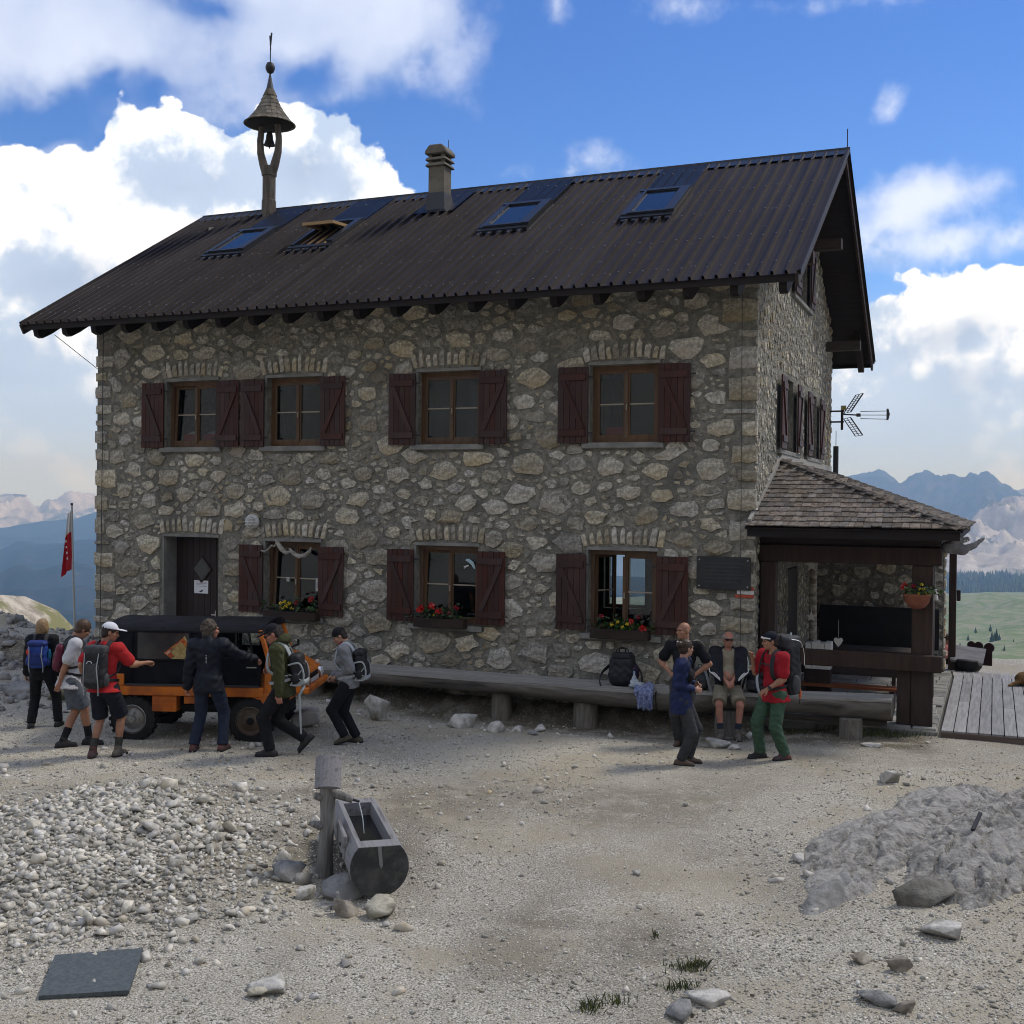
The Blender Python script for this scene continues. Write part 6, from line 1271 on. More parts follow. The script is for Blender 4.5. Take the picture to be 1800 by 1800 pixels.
# nose
nose = [(1.0, .60), (1.03, 1.15), (1.11, 1.165), (1.22, 1.13), (1.47, .99), (1.54, .95), (1.575, .90), (1.59, .76), (1.50, .70), (1.30, .56), (1.14, .50), (1.0, .50)]
MB().extrude(nose, -.665, .665).build('nose', ORG, car, bevel=.022)
for s in (-1, 1):
    hl = MB().lathe([(.085, .0), (.095, .03), (.088, .05)], (1.555, s * .47, .865), 20, 'x').build('headlight', mat('chrome rim', (.55, .56, .57), rough=.2, metal=.9), car, smooth=True)
    MB().lathe([(.084, .048), (.06, .062), (.02, .068), (.002, .069)], (1.555, s * .47, .865), 20, 'x').build('lens', mat('lamp lens', (.55, .58, .58), (.35, .38, .4), 20, rough=.1, spec=.8), hl, smooth=True)
    MB().lathe([(.035, 0), (.04, .03), (.025, .05), (.002, .055)], (1.50, s * .52, 1.0), 14, 'x').build('indicator', mat('indicator lens', (.55, .45, .38), rough=.2), car, smooth=True)
    MB().bar((1.10, s * .50, 1.2), (1.2, s * .62, 1.24), .02).box((1.2, s * .64, 1.27), (.03, .1, .09), (0, 0, .3)).build('wing_mirror', CHAS, car)
    MB().tube([(1.56, s * .33, .92), (1.6, s * .33, .80), (1.58, s * .33, .72)], .008, 5).build('bonnet_strap', CHAS, car)
MB().bb(1.57, 1.66, -.66, .66, .70, .79).build('bumper', ORG, car, bevel=.015); MB().bb(1.592, 1.60, -.26, .26, .80, .86).build('number_plate', mat('plate white', (.5, .5, .5)), car)
for k in range(5): MB().bb(1.575, 1.595, -.22, .22, .865 + k * .014, .872 + k * .014).build('grille_slot', CHAS, car)
MB().bar((1.14, -.1, 1.175), (1.12, .45, 1.2), .012).build('wiper', CHAS, car)
for s in (-1, 1):                                        # wings over the front wheels, boxes along the flanks
    arch = [(.46, .655), (.50, .70), (1.14, .70), (1.16, .36), (1.12, .35), (1.07, .50), (.98, .60), (.86, .645), (.6, .655)]
    MB().extrude([(a, z) for a, z in arch], s * .60 - .09, s * .60 + .09).build('front_wing', ORG, car, bevel=.008)
    bx = MB().bb(-.56, -.21, s * .60 - .09, s * .60 + .09, .425, .645).build('tool_box', ORG, car, bevel=.010)
    for k in range(3): MB().bb(-.555, -.215, s * .693 - .006, s * .693 + .006, .47 + k * .06, .485 + k * .06).build('box_rib', ORG, bx)
    MB().bb(-.11, .12, s * .62 - .06, s * .62 + .06, .54, .645).build('step_box', ORG, car, bevel=.01)
    MB().bb(-.2, .4, s * .55 - .02, s * .55 + .02, .47, .50).build('side_rail', CHAS, car)
RIMS = mat('silver rim', (.30, .30, .29), (.22, .22, .21), 8, rough=.4, metal=.6); RIMR = mat('rusty rim', (.12, .10, .075), (.20, .175, .13), 7, rough=.7, c3=(.10, .055, .03))
for x in (-.84, .84):
    for s in (-1, 1):
        wl = empty('wheel', (x, s * .60, .315)); wl.parent = car
        MB().lathe([(.19, -.095), (.27, -.10), (.31, -.08), (.318, -.05), (.318, .05), (.31, .08), (.27, .10), (.19, .095), (.17, .0)], n=32, axis='y', cap=False).build('tyre', RUB, wl, smooth=True)
        tr = MB()
        for k in range(22):
            a = 2 * math.pi * k / 22
            for q, yy in ((0, -.055), (.14, .055)): tr.box((.318 * math.cos(a + q), yy, .318 * math.sin(a + q)), (.022, .085, .045), (0, -(a + q), 0))
        tag(tr.build('tread', RUB, wl), kind='stuff')
        rm = RIMS if x < 0 else RIMR
        MB().lathe([(.195, s * .095), (.19, s * .08), (.165, s * .06), (.15, s * .045), (.11, s * .06), (.075, s * .085), (.03, s * .09), (.002, s * .09)], n=24, axis='y', cap=False).lathe([(.198, s * .092), (.205, s * .10), (.196, s * .106)], n=24, axis='y', cap=False).build('rim', rm, wl, smooth=True)
        MB().lathe([(.055, s * .085), (.05, s * .115), (.002, s * .12)], n=12, axis='y').build('hub', CHAS if x > 0 else RIMS, wl, smooth=True)
        for k in range(5): a = 2 * math.pi * k / 5; MB().lathe([(.014, s * .07), (.012, s * .10), (.002, s * .102)], (.09 * math.cos(a), 0, .09 * math.sin(a)), 7, 'y').build('wheel_nut', RIMS if x < 0 else RIMR, wl)
# ------------------------------------------------------------------ log trough with its tap post
GLOG = mat('grey weathered log', (.20, .195, .20), (.29, .285, .29), 3, stretch=(7, .5, 7), bump=.5, bscale=20, rough=.85, c3=(.13, .125, .125), s3=3)
LEND = mat('damp end grain', (.030, .031, .030), (.052, .052, .048), 4, bump=.4, rough=.8, c3=(.08, .078, .07), s3=6)
tdir = math.atan2(.42, 1.58); TL = 1.63
trough = empty('log_trough', (-1.10, 9.75, .25), tdir, 'grey hollowed log trough brimming with dark water in the foreground', 'trough')
rad = .255; top = .18; a0 = math.asin(top / rad); arc = [(-rad * math.cos(a0 + t), -rad * math.sin(-a0 - t) * -1 if False else 0) for t in ()]
ang = np.linspace(math.pi - a0, 2 * math.pi + a0, 22); outer_ = [(rad * math.cos(a) * (1.02 if math.cos(a) > 0 else .97), rad * math.sin(a)) for a in ang]
Dp = outer_; bw = .135
Up = outer_ + [(bw, top), (bw - .015, -.06), (-bw + .015, -.06), (-bw, top)]
MB().extrude(Dp, 0, .19).build('near_end', GLOG, trough); MB().extrude(Up, .19, TL - .17).build('shell', GLOG, trough); MB().extrude(Dp, TL - .17, TL).build('far_end', GLOG, trough)
MB().extrude([(x * .985, z * .985) for x, z in Dp], -.006, -.001).build('end_grain', LEND, trough)
MB().extrude([(-.012, top), (.02, top), (.035, .02), (.02, -.01), (.005, .02)], -.012, -.0065).build('overflow_notch', mat('pale split', (.20, .20, .19)), trough)
wm = bpy.data.materials.new('dark water'); wm.use_nodes = True; T = NT(wm.node_tree)
bs = T.n('ShaderNodeBsdfPrincipled', {'Base Color': (.010, .012, .011), 'Roughness': .04, 'IOR': 1.33, 'Normal': T.n('ShaderNodeBump', {'Height': T.noise(T.n('ShaderNodeTexCoord').outputs['Object'], 14, 3), 'Strength': .12, 'Distance': .02}).outputs[0]}); T.n('ShaderNodeOutputMaterial', {'Surface': bs.outputs[0]})
MB().bb(-bw + .004, bw - .004, .192, TL - .172, .03, .055).build('water', wm, trough)
MB().bb(-.262, -.225, .35, .9, -.02, .185).build('repair_plank', GLOG, trough, bevel=.01)
for x, y, z in ((-.24, .55, .06), (-.245, .42, .0)): MB().lathe([(.018, -.012), (.018, .004)], (x - .02, y, z), 8, 'x').build('knot', IRON, trough)
post = empty('tap_post', (-1.66, 10.44, gz1(-1.66, 10.44) - .05), .1, 'grey knotty tree-trunk tap post with a slanted wooden cap by the trough', 'post')
PGR = mat('bleached trunk', (.15, .145, .135), (.255, .25, .235), 4, stretch=(5, 5, .5), bump=.5, rough=.85, c3=(.09, .085, .08), s3=2.2)
MB().tube([(-.02, 0, -.15), (-.012, 0, .10), (.0, .0, .35), (.012, 0, .6), (.01, 0, .80), (.015, 0, 1.0)], [.10, .080, .066, .067, .074, .070], 14).build('trunk', PGR, post, smooth=True)
for p0, p1, r in (((.05, -.03, .82), (.24, -.05, .76), .034), ((-.05, -.03, .52), (-.12, -.06, .55), .03), ((-.05, -.03, .78), (-.105, -.05, .80), .03)): MB().tube([p0, p1], [r * 1.25, r], 9).build('branch_stub' if r < .034 else 'spout', PGR, post, smooth=True)
MB().tube([(.235, -.05, .762), (.30, -.058, .742)], .012, 8).build('pipe', IRON, post)
b = MB(); npk = 7
for i in range(npk):                                     # half-round cap log, split grain
    a0_ = math.pi * i / npk; a1_ = math.pi * (i + 1) / npk
cap_pts = [(.118 * math.cos(a), .075 * math.sin(a)) for a in np.linspace(math.pi, 2 * math.pi, 11)]
MB().extrude(cap_pts, -.15, .15, 'z').build('cap', GLOG, post, (.015, -.03, 1.0), (R(-32), 0, 0))
MB().bb(.07, .075, -.03, .03, .86, .93).build('white_label', WHT, post)
MB().tube([(.295, -.058, .735), (.33, -.075, .6), (.345, -.08, .46)], [.006, .005, .004], 5).build('water_jet', mat('running water', (.5, .55, .58), rough=.1, spec=.8), post)
# ------------------------------------------------------------------ rubber mat
mt = MB().extrude([(-.31, -.38), (.27, -.31), (.15, .36), (-.45, .25)], -.02, .008, 'z').build('rubber_mat', mat('slate-blue rubber', (.062, .076, .082), (.092, .106, .112), 30, rough=.75, bump=.3, bscale=120), None, (-2.82, 8.04, gz1(-2.82, 8.04) + .035), (R(2.5), R(-1), 0))
tag(mt, 'square slate-blue rubber mat lying on the grit at lower left', 'mat')
# ------------------------------------------------------------------ rocks
import bmesh
def ico(sub):
    b = bmesh.new(); bmesh.ops.create_icosphere(b, subdivisions=sub, radius=1); V = np.array([v.co[:] for v in b.verts]); F = np.array([[v.index for v in f.verts] for f in b.faces]); b.free(); return V, F
ICO = {k: ico(k) for k in (1, 2, 3, 4)}
def rock_geo(dims, seed, sub=3, cuts=0, rough=.03):
    """broken stone: the hull of a few scattered points, finely split and roughened when it is large"""
    rng = np.random.default_rng(seed); n = {1: 8, 2: 10, 3: 14, 4: 20}[sub]; P_ = rng.normal(size=(n, 3)); P_ /= np.linalg.norm(P_, axis=1)[:, None]; P_ *= rng.uniform(.62, 1.0, n)[:, None]
    b = bmesh.new()
    for p_ in P_: b.verts.new(p_)
    r = bmesh.ops.convex_hull(b, input=b.verts); bmesh.ops.delete(b, geom=[e for e in b.verts if not e.link_faces], context='VERTS')
    if sub >= 3: bmesh.ops.subdivide_edges(b, edges=b.edges, cuts=4, use_grid_fill=True); bmesh.ops.triangulate(b, faces=b.faces)
    b.verts.index_update(); V = np.array([v.co[:] for v in b.verts]); F = np.array([[v.index for v in f.verts] for f in b.faces]); b.free()
    V = V / np.abs(V).max(0)
    if sub >= 3: V = V * (1 + .055 * vnoise(V * 2.4, seed, 3)[:, None] + .05 * (vnoise(V * 8, seed + 1, 3))[:, None])
    return V * (np.array(dims) / 2), F
ROCKW = mat('white limestone', (.55, .53, .485), (.32, .31, .28), 8, bump=1.0, bscale=22, rough=.95, c3=(.26, .245, .20), s3=2)
ROCKG = mat('grey limestone', (.27, .268, .258), (.13, .13, .126), 8, bump=1.0, bscale=22, rough=.95, c3=(.30, .295, .28), s3=2); ROCKY = mat('yellowish limestone', (.46, .43, .34), (.25, .235, .185), 8, bump=1.0, bscale=22, rough=.95, c3=(.16, .145, .10)); ROCKB = mat('brown dolomite', (.17, .145, .115), (.38, .345, .285), 6, bump=1.0, bscale=22, rough=.95); ROCKD = mat('dark rock', (.12, .115, .10), (.22, .212, .19), 4, bump=.9, bscale=8, rough=.95, bdist=.06)
def rock(x, y, dims, m, label, seed, rz=0., tilt=(0, 0), dz=0., sub=3, name='rock', group=None):
    V, F = rock_geo(dims, seed, sub); o = link(name, mesh_np(name, V, F, m, False), None, (x, y, gz1(x, y) + dims[2] * .28 + dz), (tilt[0], tilt[1], rz)); return tag(o, label, 'rock', group)
for a in [(-1.42, 9.95, (.42, .34, .26), ROCKG, 'rounded dark grey boulder beside the foot of the tap post', 1, .4), (-1.98, 10.25, (.36, .3, .2), ROCKG, 'low flat grey rock left of the tap post', 2, .2), (-1.56, 10.02, (.22, .12, .12), ROCKY, 'narrow tan stone wedged between grey boulders at the post', 3, .8), (-1.50, 10.22, (.28, .22, .16), ROCKB, 'brownish stone leaning on the foot of the tap post', 4, 1.2),
          (-1.30, 9.42, (.27, .22, .22), ROCKB, 'brown wedge-shaped rock in front of the trough', 5, .5), (-.98, 9.42, (.42, .30, .20), ROCKY, 'big pale yellow rock under the front end of the trough', 6, 1.0), (-1.09, 9.58, (.18, .16, .14), ROCKW, 'small round pale stone chocking the trough end', 7, 0), (-1.72, 9.80, (.18, .16, .15), ROCKW, 'small pale cube-like stone beside the rounded grey boulder', 8, .4), (-1.42, 9.55, (.1, .08, .22), ROCKG, 'upright thin grey stone at the left of the trough end', 9, .3), (3.52, 9.68, (.66, .30, .34), ROCKD, 'dark fractured rock face under the grey rock hump', 10, .15, (0, 0), -.05)]:
    rock(*a)
for px, py, dims, m, lb, sd, dz in [(660, 1262, (.42, .40, .55), ROCKW, 'upright white boulder under the left part of the log bench', 21, .02), (815, 1274, (.52, .34, .27), ROCKW, 'broad white rock lying under the log bench', 22, .0), (872, 1284, (.28, .26, .22), ROCKW, 'squarish white stone at the foot of a bench stump', 23, 0), (908, 1284, (.24, .2, .12), ROCKW, 'low white stone right of the bench stump', 24, 0), (950, 1270, (.24, .2, .16), ROCKW, 'pale stone in the dirt beneath the log bench', 25, 0), (938, 1290, (.2, .16, .1), ROCKG, 'grey stone in front of the bench stump', 26, 0),
                                    (1257, 1306, (.46, .36, .24), ROCKW, 'white rock on the gravel at the seated man\'s feet', 27, 0), (1292, 1312, (.24, .2, .09), ROCKW, 'flat white stone beside the rock at the seated man\'s feet', 28, 0), (1320, 1287, (.2, .14, .14), ROCKW, 'tilted white stone behind the green trousers', 29, 0), (1335, 1292, (.2, .14, .08), ROCKW, 'small flat white stone behind the green trousers', 30, 0), (1074, 1288, (.14, .12, .12), ROCKW, 'small white stone right of the wide bench stump', 31, 0), (1533, 1312, (.3, .2, .1), ROCKW, 'flat white stone in front of the right bench end', 32, 0),
                                    (1562, 1392, (.40, .26, .2), ROCKW, 'pale rock lying alone on the path at right', 33, 0), (1405, 1522, (.17, .14, .1), ROCKW, 'white stone by the left tip of the rock outcrop', 34, 0), (1473, 1512, (.18, .14, .13), ROCKW, 'bright white stone against the rock outcrop', 35, 0), (1245, 1762, (.36, .22, .14), ROCKW, 'bright white rock at the bottom edge of the gravel', 36, 0), (1580, 1715, (.17, .15, .15), ROCKB, 'round brown stone on the gravel at lower right', 37, 0), (1545, 1770, (.32, .18, .12), ROCKG, 'grey rock at the lower right edge', 38, 0), (1590, 1783, (.16, .13, .12), ROCKB, 'reddish stone near the lower right edge', 39, 0), (1515, 1695, (.22, .12, .1), ROCKB, 'ochre brown stone strip on the gravel at right', 40, 0), (1195, 1785, (.30, .2, .12), ROCKG, 'half-buried grey stone at the bottom edge', 41, 0),
                                    (1660, 1650, (.42, .28, .14), ROCKW, 'pale flat rock below the dark rock face', 42, 0), (470, 1740, (.34, .26, .13), ROCKW, 'half-buried white rock right of the rubber mat', 43, .0), (452, 1752, (.16, .12, .09), ROCKY, 'yellowish stone beside the half-buried white rock', 44, 0), (38, 1225, (.7, .5, .34), ROCKG, 'grey boulder left of the blond woman', 45, 0), (112, 1230, (.6, .4, .5), ROCKY, 'tan boulder behind the man in white', 46, 0)]:
    b_ = None; a_, e_ = pixdir(px, py); Yd = CAM_H / -math.tan(e_) * math.cos(0); x, y = Yd * math.sin(a_), Yd * math.cos(a_)
    rock(x, y, dims, m, lb, sd, random.uniform(0, 3), (0, 0), dz)
o = MB().extrude([(-.22, -.09), (.21, -.12), (.25, .05), (.04, .13), (-.19, .08)], -.25, .25).build('concrete_block', mat('pale concrete', (.30, .29, .265), (.40, .385, .35), 5, bump=.4), None, (-3.12, 17.4, gz1(-3.12, 17.4) + .12), (0, R(-14), .2), bevel=.03); tag(o, 'tilted grey concrete block beneath the end of the log bench', 'block')
# rock outcrop breaking through the path on the right
def outcrop(label, spots, seed, m, H=.16, res=.022):
    """bedrock laid bare: a rugged sheet that breaks through the grit and dips under it at its ragged rim"""
    S_ = np.array(spots); x0, x1 = (S_[:, 0] - S_[:, 2]).min() - .2, (S_[:, 0] + S_[:, 2]).max() + .2; y0, y1 = (S_[:, 1] - S_[:, 2]).min() - .2, (S_[:, 1] + S_[:, 2]).max() + .2
    xs, ys = np.arange(x0, x1, res), np.arange(y0, y1, res); X, Y = np.meshgrid(xs, ys, indexing='ij'); Pn = np.c_[X.ravel(), Y.ravel()]; mk = np.full(len(Pn), -1.)
    for cx_, cy_, a_, b_, r_, h_ in spots:
        dx, dy = Pn[:, 0] - cx_, Pn[:, 1] - cy_; u = (dx * math.cos(r_) + dy * math.sin(r_)) / a_; v = (-dx * math.sin(r_) + dy * math.cos(r_)) / b_; mk = np.maximum(mk, (1 - u * u - v * v) * h_)
    Qn = np.c_[(Pn[:, 0] * .72 + Pn[:, 1] * .69) * .8, (-Pn[:, 0] * .69 + Pn[:, 1] * .72) * 2.9]; n1 = vnoise(Pn / .8, seed, 5, 2.1, .55); n2 = vnoise(Pn / .12, seed + 4, 4, 2.1, .65); ridge = .30 - np.abs(vnoise(Qn / .55, seed + 7, 5, 2.2, .58))
    crack = np.exp(-(vnoise(Qn / .7, seed + 21, 3, 2.2, .55) / .04) ** 2) + .8 * np.exp(-(vnoise(Pn * np.array([1.0, 1.0]) / .24 + 9, seed + 31, 3) / .05) ** 2)
    blk = np.round((n1 + .8 * ridge) * 6) / 6
    str_ = np.sin((Pn[:, 0] * .62 - Pn[:, 1] * .78) * 17 + 5 * n1); h = np.clip(mk, -1, .85) * H + H * (.22 * n1 + .20 * blk + .13 * n2 + .50 * ridge + .04 * str_ - .32 * crack)
    G = gh(Pn[:, 0], Pn[:, 1]); Z = G + h; I = np.arange(X.size).reshape(X.shape); F = np.stack([I[:-1, :-1], I[1:, :-1], I[1:, 1:], I[:-1, 1:]], -1).reshape(-1, 4); F = F[(h[F] > -.05).any(1) & (mk[F] > -.75).all(1)]
    used = np.unique(F); re_ = np.full(X.size, -1); re_[used] = np.arange(len(used)); V = np.c_[Pn, np.maximum(Z, G - .06)][used]
    return tag(link('rock_outcrop', mesh_np('rock_outcrop', V, re_[F], m, False)), label, 'rock outcrop')
OUTM = mat('blue-grey bedrock', (.42, .405, .37), (.18, .175, .165), 13, bump=1.0, bscale=24, rough=.95, bdist=.05, c3=(.40, .385, .36), s3=1.6, detail=9)
outcrop('long low pale grey rock slab breaking through the path at right', [(3.75, 11.35, 1.5, .52, .88, .9), (4.9, 12.7, .9, .5, .8, .7), (3.05, 10.2, .55, .26, .9, .55)], 5, OUTM, .19)
outcrop('broad grey rock hump rising to the right edge of the picture', [(4.75, 10.9, 1.55, .75, .78, 1.0), (5.9, 12.0, 1.5, .9, .7, 1.0), (4.0, 9.95, .55, .36, .6, .8), (6.9, 12.9, 1.3, .8, .6, .9)], 15, OUTM, .24)
outcrop('small pitted rock poking from the gravel beside the slab', [(2.72, 9.75, .42, .13, .9, .7), (2.98, 10.0, .2, .16, .4, .9)], 25, ROCKG, .13)
o = MB().bar((0, 0, 0), (.16, .22, .10), .035, .02).build('stick', IRON, None, (4.30, 10.62, gz1(4.3, 10.62) + .25), (0, 0, 0)); tag(o, 'black charred stick lying on the rock hump', 'stick')
# ------------------------------------------------------------------ the people
BLK_ = cloth('black fabric', (.012, .012, .014)); NAVY = cloth('navy shell', (.010, .012, .020), rough=.6); JEAN = cloth('dark denim', (.022, .030, .055)); CHAR = cloth('charcoal trousers', (.045, .046, .048))
BOOTB = mat('brown boot leather', (.075, .052, .038), (.11, .08, .06), 12, rough=.8); BOOTK = mat('black boot', (.018, .018, .020), (.03, .03, .03), 12, rough=.7); BOOTR = mat('red-brown boot', (.13, .045, .04), (.06, .05, .05), 8, rough=.8); BOOTG = mat('grey-brown boot', (.09, .08, .07), (.13, .11, .09), 12, rough=.85)
GSTR = mat('light grey webbing', (.30, .33, .34), rough=.8); DGR = mat('dark grey nylon', (.035, .036, .040), (.055, .056, .06), 18, rough=.7, bump=.2); BKN = mat('black nylon', (.011, .011, .013), (.02, .02, .023), 18, rough=.65, bump=.2)
def LW(yaw, dx, dy, z): c, s = math.cos(yaw), math.sin(yaw); return (dx * c + dy * s, -dx * s + dy * c, z)
def A2(yaw, *offs): return tuple(tuple(LW(yaw, o[0], o[1], o[2] if len(o) > 2 else 0)[:2]) + ((o[2],) if len(o) > 2 else ()) for o in offs)
def gpos(x, y): return (x, y, gz1(x, y) - .008)
# 1 blond woman, back view
yw = R(186); p = person('blond woman in black jacket seen from behind, standing apart at far left', gpos(-6.87, 16.85), yw, 1.60, 'fair', lean=(-3, 0), head=(-4, 0, -8), ank=A2(yw, (-.14, -.05), (.19, .13)), toes=(14, -4), hands=(LW(yw, -.25, .02, .74), LW(yw, .27, .0, .72)), elbows=((.5, .5, 0), (-.5, .5, 0)), female=True,
    top=dict(m=BLK_, g=.024, hem=-.14, flare=.01, name='jacket', collar=.05, wr=.005), legs=dict(m=BLK_, g=.017, wr=.0025), boots=dict(m=BOOTK, h=.06), hair=dict(style='bob', m=mat('blond hair', (.28, .19, .10), (.19, .125, .06), 30, rough=.5), vol=.006))
BLU = mat('royal blue nylon', (.010, .035, .19), (.014, .05, .27), 9, rough=.6, bump=.15)
backpack(p, 'royal blue rucksack with a red pouch worn by the blond woman', BLU, mat('darker blue nylon', (.008, .02, .11), (.012, .03, .16), 9, rough=.6), .30, .40, .19, .10, BKN, extra=(('patch', mat('bright red nylon', (.50, .03, .02), rough=.5), .115, .80, .62, (.04, .05, .06), 'red_pouch'), ('patch', mat('cyan bottle', (.01, .10, .20), rough=.3), -.18, .5, .48, (.03, .03, .10), 'bottle'), ('cords', GSTR)), off=.03)
# 2 man in white T-shirt, bending towards the truck
yw = R(112); p = person('man in white T-shirt and grey shorts bending his head towards the truck', gpos(-5.98, 15.60), yw, 1.74, 'tan', lean=(7, 0), head=(24, 0, 18), ank=A2(yw, (-.06, -.10), (.22, .12)), toes=(6, -16), hands=(LW(yw, .28, .12, 1.0), LW(yw, -.10, -.22, .80)), elbows=((.4, .7, 0), (-.4, .8, 0)), belly=.03,
    top=dict(m=cloth('white cotton', (.52, .53, .56), .85), g=.022, sleeve=.37, hem=-.12, flare=.04), legs=dict(m=cloth('slate shorts', (.10, .115, .135)), g=.016, len=.46, name='shorts'), boots=dict(m=BOOTK, h=.06), socks=(BLK_, .20), hair=dict(style='short', m=mat('brown hair', (.085, .048, .028), (.05, .03, .018), 30, rough=.5), vol=.010))
backpack(p, 'flat wine-red rucksack worn by the man in the white T-shirt', mat('wine nylon', (.10, .008, .025), rough=.6), mat('dark wine nylon', (.06, .006, .016), rough=.6), .28, .40, .11, .10, BKN, lid=False)
# 3 man in red T-shirt and white cap, pointing
yw = R(166); p = person('man in red T-shirt and white cap with bare legs stretching his arm to the truck', gpos(-5.30, 14.99), yw, 1.76, 'tan', lean=(3, 0), head=(10, 0, -52), ank=A2(yw, (-.14, -.03), (.16, .07)), toes=(22, -2), hands=(LW(yw, -.18, -.05, .98), LW(yw, .44, .34, 1.20)), elbows=((.3, .8, 0), (-.3, .2, -1)), palm=(None, (0, 0, -1)), grip=(.6, .9),
    top=dict(m=cloth('red T-shirt', (.42, .022, .024), .8), g=.020, sleeve=.35, hem=-.07, flare=.035), legs=dict(m=cloth('black shorts', (.012, .014, .022)), g=.016, len=.47, name='shorts'), boots=dict(m=BOOTR, m2=BOOTG, h=.06), socks=(cloth('olive grey socks', (.045, .045, .038)), .17), hair=dict(style='short', m=mat('dark hair', (.018, .012, .010), (.03, .02, .016), 30, rough=.5)), cap=dict(style='cap', m=mat('white cap', (.62, .64, .70), rough=.8), low=.05))
backpack(p, 'black climbing rucksack with hanging grey straps on the man in red', BKN, DGR, .30, .52, .17, .0, BKN, extra=(('cords', GSTR), ('ring', mat('white print', (.6, .6, .6)))))
# 4 man in black jacket reaching into the cab
yw = R(172); p = person('curly-haired man in black jacket and jeans reaching into the truck cab', gpos(-4.06, 15.46), yw, 1.76, 'ruddy', lean=(4, 3), head=(6, 0, -48), ank=A2(yw, (-.19, -.02), (.19, .02)), toes=(10, -6), hands=(LW(yw, -.30, .04, .86), LW(yw, .52, .36, 1.20)), elbows=((.3, .8, 0), (-.4, .3, -.9)), palm=(None, (0, 0, -1)), wide=1.08,
    top=dict(m=NAVY, g=.030, hem=-.13, flare=.015, name='jacket', collar=.05, wr=.006), legs=dict(m=JEAN, g=.018, name='jeans'), boots=dict(m=BOOTR, h=.05), hair=dict(style='curly', m=mat('grey-brown curls', (.075, .058, .042), (.045, .035, .028), 40, rough=.7), vol=.0))
for k, (zz, w_) in enumerate(((.355, .012), (.335, .009), (.318, .012), (.300, .011), (.28, .010), (.262, .012))): MB().box(p.tor(-.03, .148, zz), (w_, .006, .010)).build('jacket_print', mat('pale print', (.42, .44, .47)), p.root)
# 5 man in olive hoodie walking left
yw = R(-92); p = person('man in olive hooded jacket and black cap walking past the truck nose', gpos(-3.0, 15.26), yw, 1.80, 'ruddy', pelvis=(0, -.02, .925), lean=(6, 0), head=(20, 0, 6), ank=A2(yw, (-.17, -.06), (.26, .10, .22)), toes=(6, 0, 0, -1.1), kneep=((0, -1, 0), (0, -1, -.15)), hands=(LW(yw, -.02, -.24, .86), LW(yw, -.17, .10, 1.13)), elbows=((.2, .9, 0), (-.2, .8, -.3)),
    top=dict(m=cloth('olive softshell', (.050, .054, .022), .75), g=.024, hem=-.13, flare=.01, name='hoodie', collar=.03, wr=.006), legs=dict(m=BLK_, g=.017, wr=.003), boots=dict(m=BOOTK, h=.05), hair=dict(style='fringe', m=mat('dark hair', (.018, .012, .010))), cap=dict(style='cap', m=cloth('black cap', (.012, .013, .017)), low=.045), extra=dict(glasses=mat('black lens', (.01, .01, .012), rough=.15, spec=.6)))
S_ = SDF(np.array(p.NK) - .3, np.array(p.NK) + .3, .012); S_.ell(p.tor(0, .07, .60), (.11, .085, .075), .03, p.RT); S_.cap(p.tor(.08, -.03, .56), p.tor(.02, .10, .62), .04, .05, .04); S_.cap(p.tor(-.08, -.03, .56), p.tor(-.02, .10, .62), .04, .05, .04); S_.ell(p.tor(0, -.05, .66), (.065, .10, .07), .02, p.RT, 'sub'); S_.wrinkle(.006, 40, 5); skin('hood', S_.mesh(), MATS['olive softshell'], p.root)
backpack(p, 'black rucksack with pale grey harness on the man in olive', BKN, BKN, .28, .44, .17, .02, GSTR, lid=False, extra=(('frame', GSTR),), chest=True)
pl = MB().tube([p.tor(-.02, .25, .05), p.tor(.02, .27, -.02), p.tor(.08, .26, -.06), p.tor(.08, .22, -.12), p.tor(.06, .2, -.42), p.tor(.06, .19, -.62)], [.02, .028, .02, .018, .016, .01], 8).build('pole_sling', GSTR, p.root, smooth=True)
# 6 woman in grey softshell and black beanie
yw = R(-96); p = person('woman in grey softshell and black beanie looking down, right of the truck', gpos(-2.26, 16.05), yw, 1.66, 'fair', pelvis=(0, 0, .875), lean=(5, 0), head=(28, 0, 8), ank=A2(yw, (-.03, -.10, .13), (.11, .10)), toes=(4, -6, -.35), kneep=((0, -1, 0), (0, -1, 0)), hands=(LW(yw, -.14, -.07, .97), LW(yw, -.22, .09, .95)), elbows=((.3, .9, -.2), (-.3, .9, -.2)), female=True, palm=((0, 0, -1), (0, 0, -1)), grip=(.9, .9),
    top=dict(m=cloth('grey softshell', (.20, .205, .22), .8), g=.020, hem=-.09, name='jacket', collar=.04, wr=.005), legs=dict(m=BLK_, g=.016, wr=.0025), boots=dict(m=mat('olive boot', (.06, .055, .035), (.09, .08, .055), 12, rough=.8), h=.06), hair=dict(style='fringe', m=mat('dark hair', (.018, .012, .010))), cap=dict(style='beanie', m=BLK_, low=.028))
S_ = SDF(np.array(p.NK) - .2, np.array(p.NK) + .2, .011); S_.cap(p.tor(-.03, -.05, .565), p.tor(.03, -.05, .565), .045, .045, .02); S_.ell(p.tor(0, -.01, .555), (.078, .078, .035), .02, p.RT); S_.wrinkle(.004, 50); skin('neck_scarf', S_.mesh(), cloth('red scarf', (.20, .022, .022)), p.root)
backpack(p, 'black rucksack with light grey frame on the woman in grey', BKN, BKN, .28, .42, .16, .03, GSTR, extra=(('frame', GSTR),))
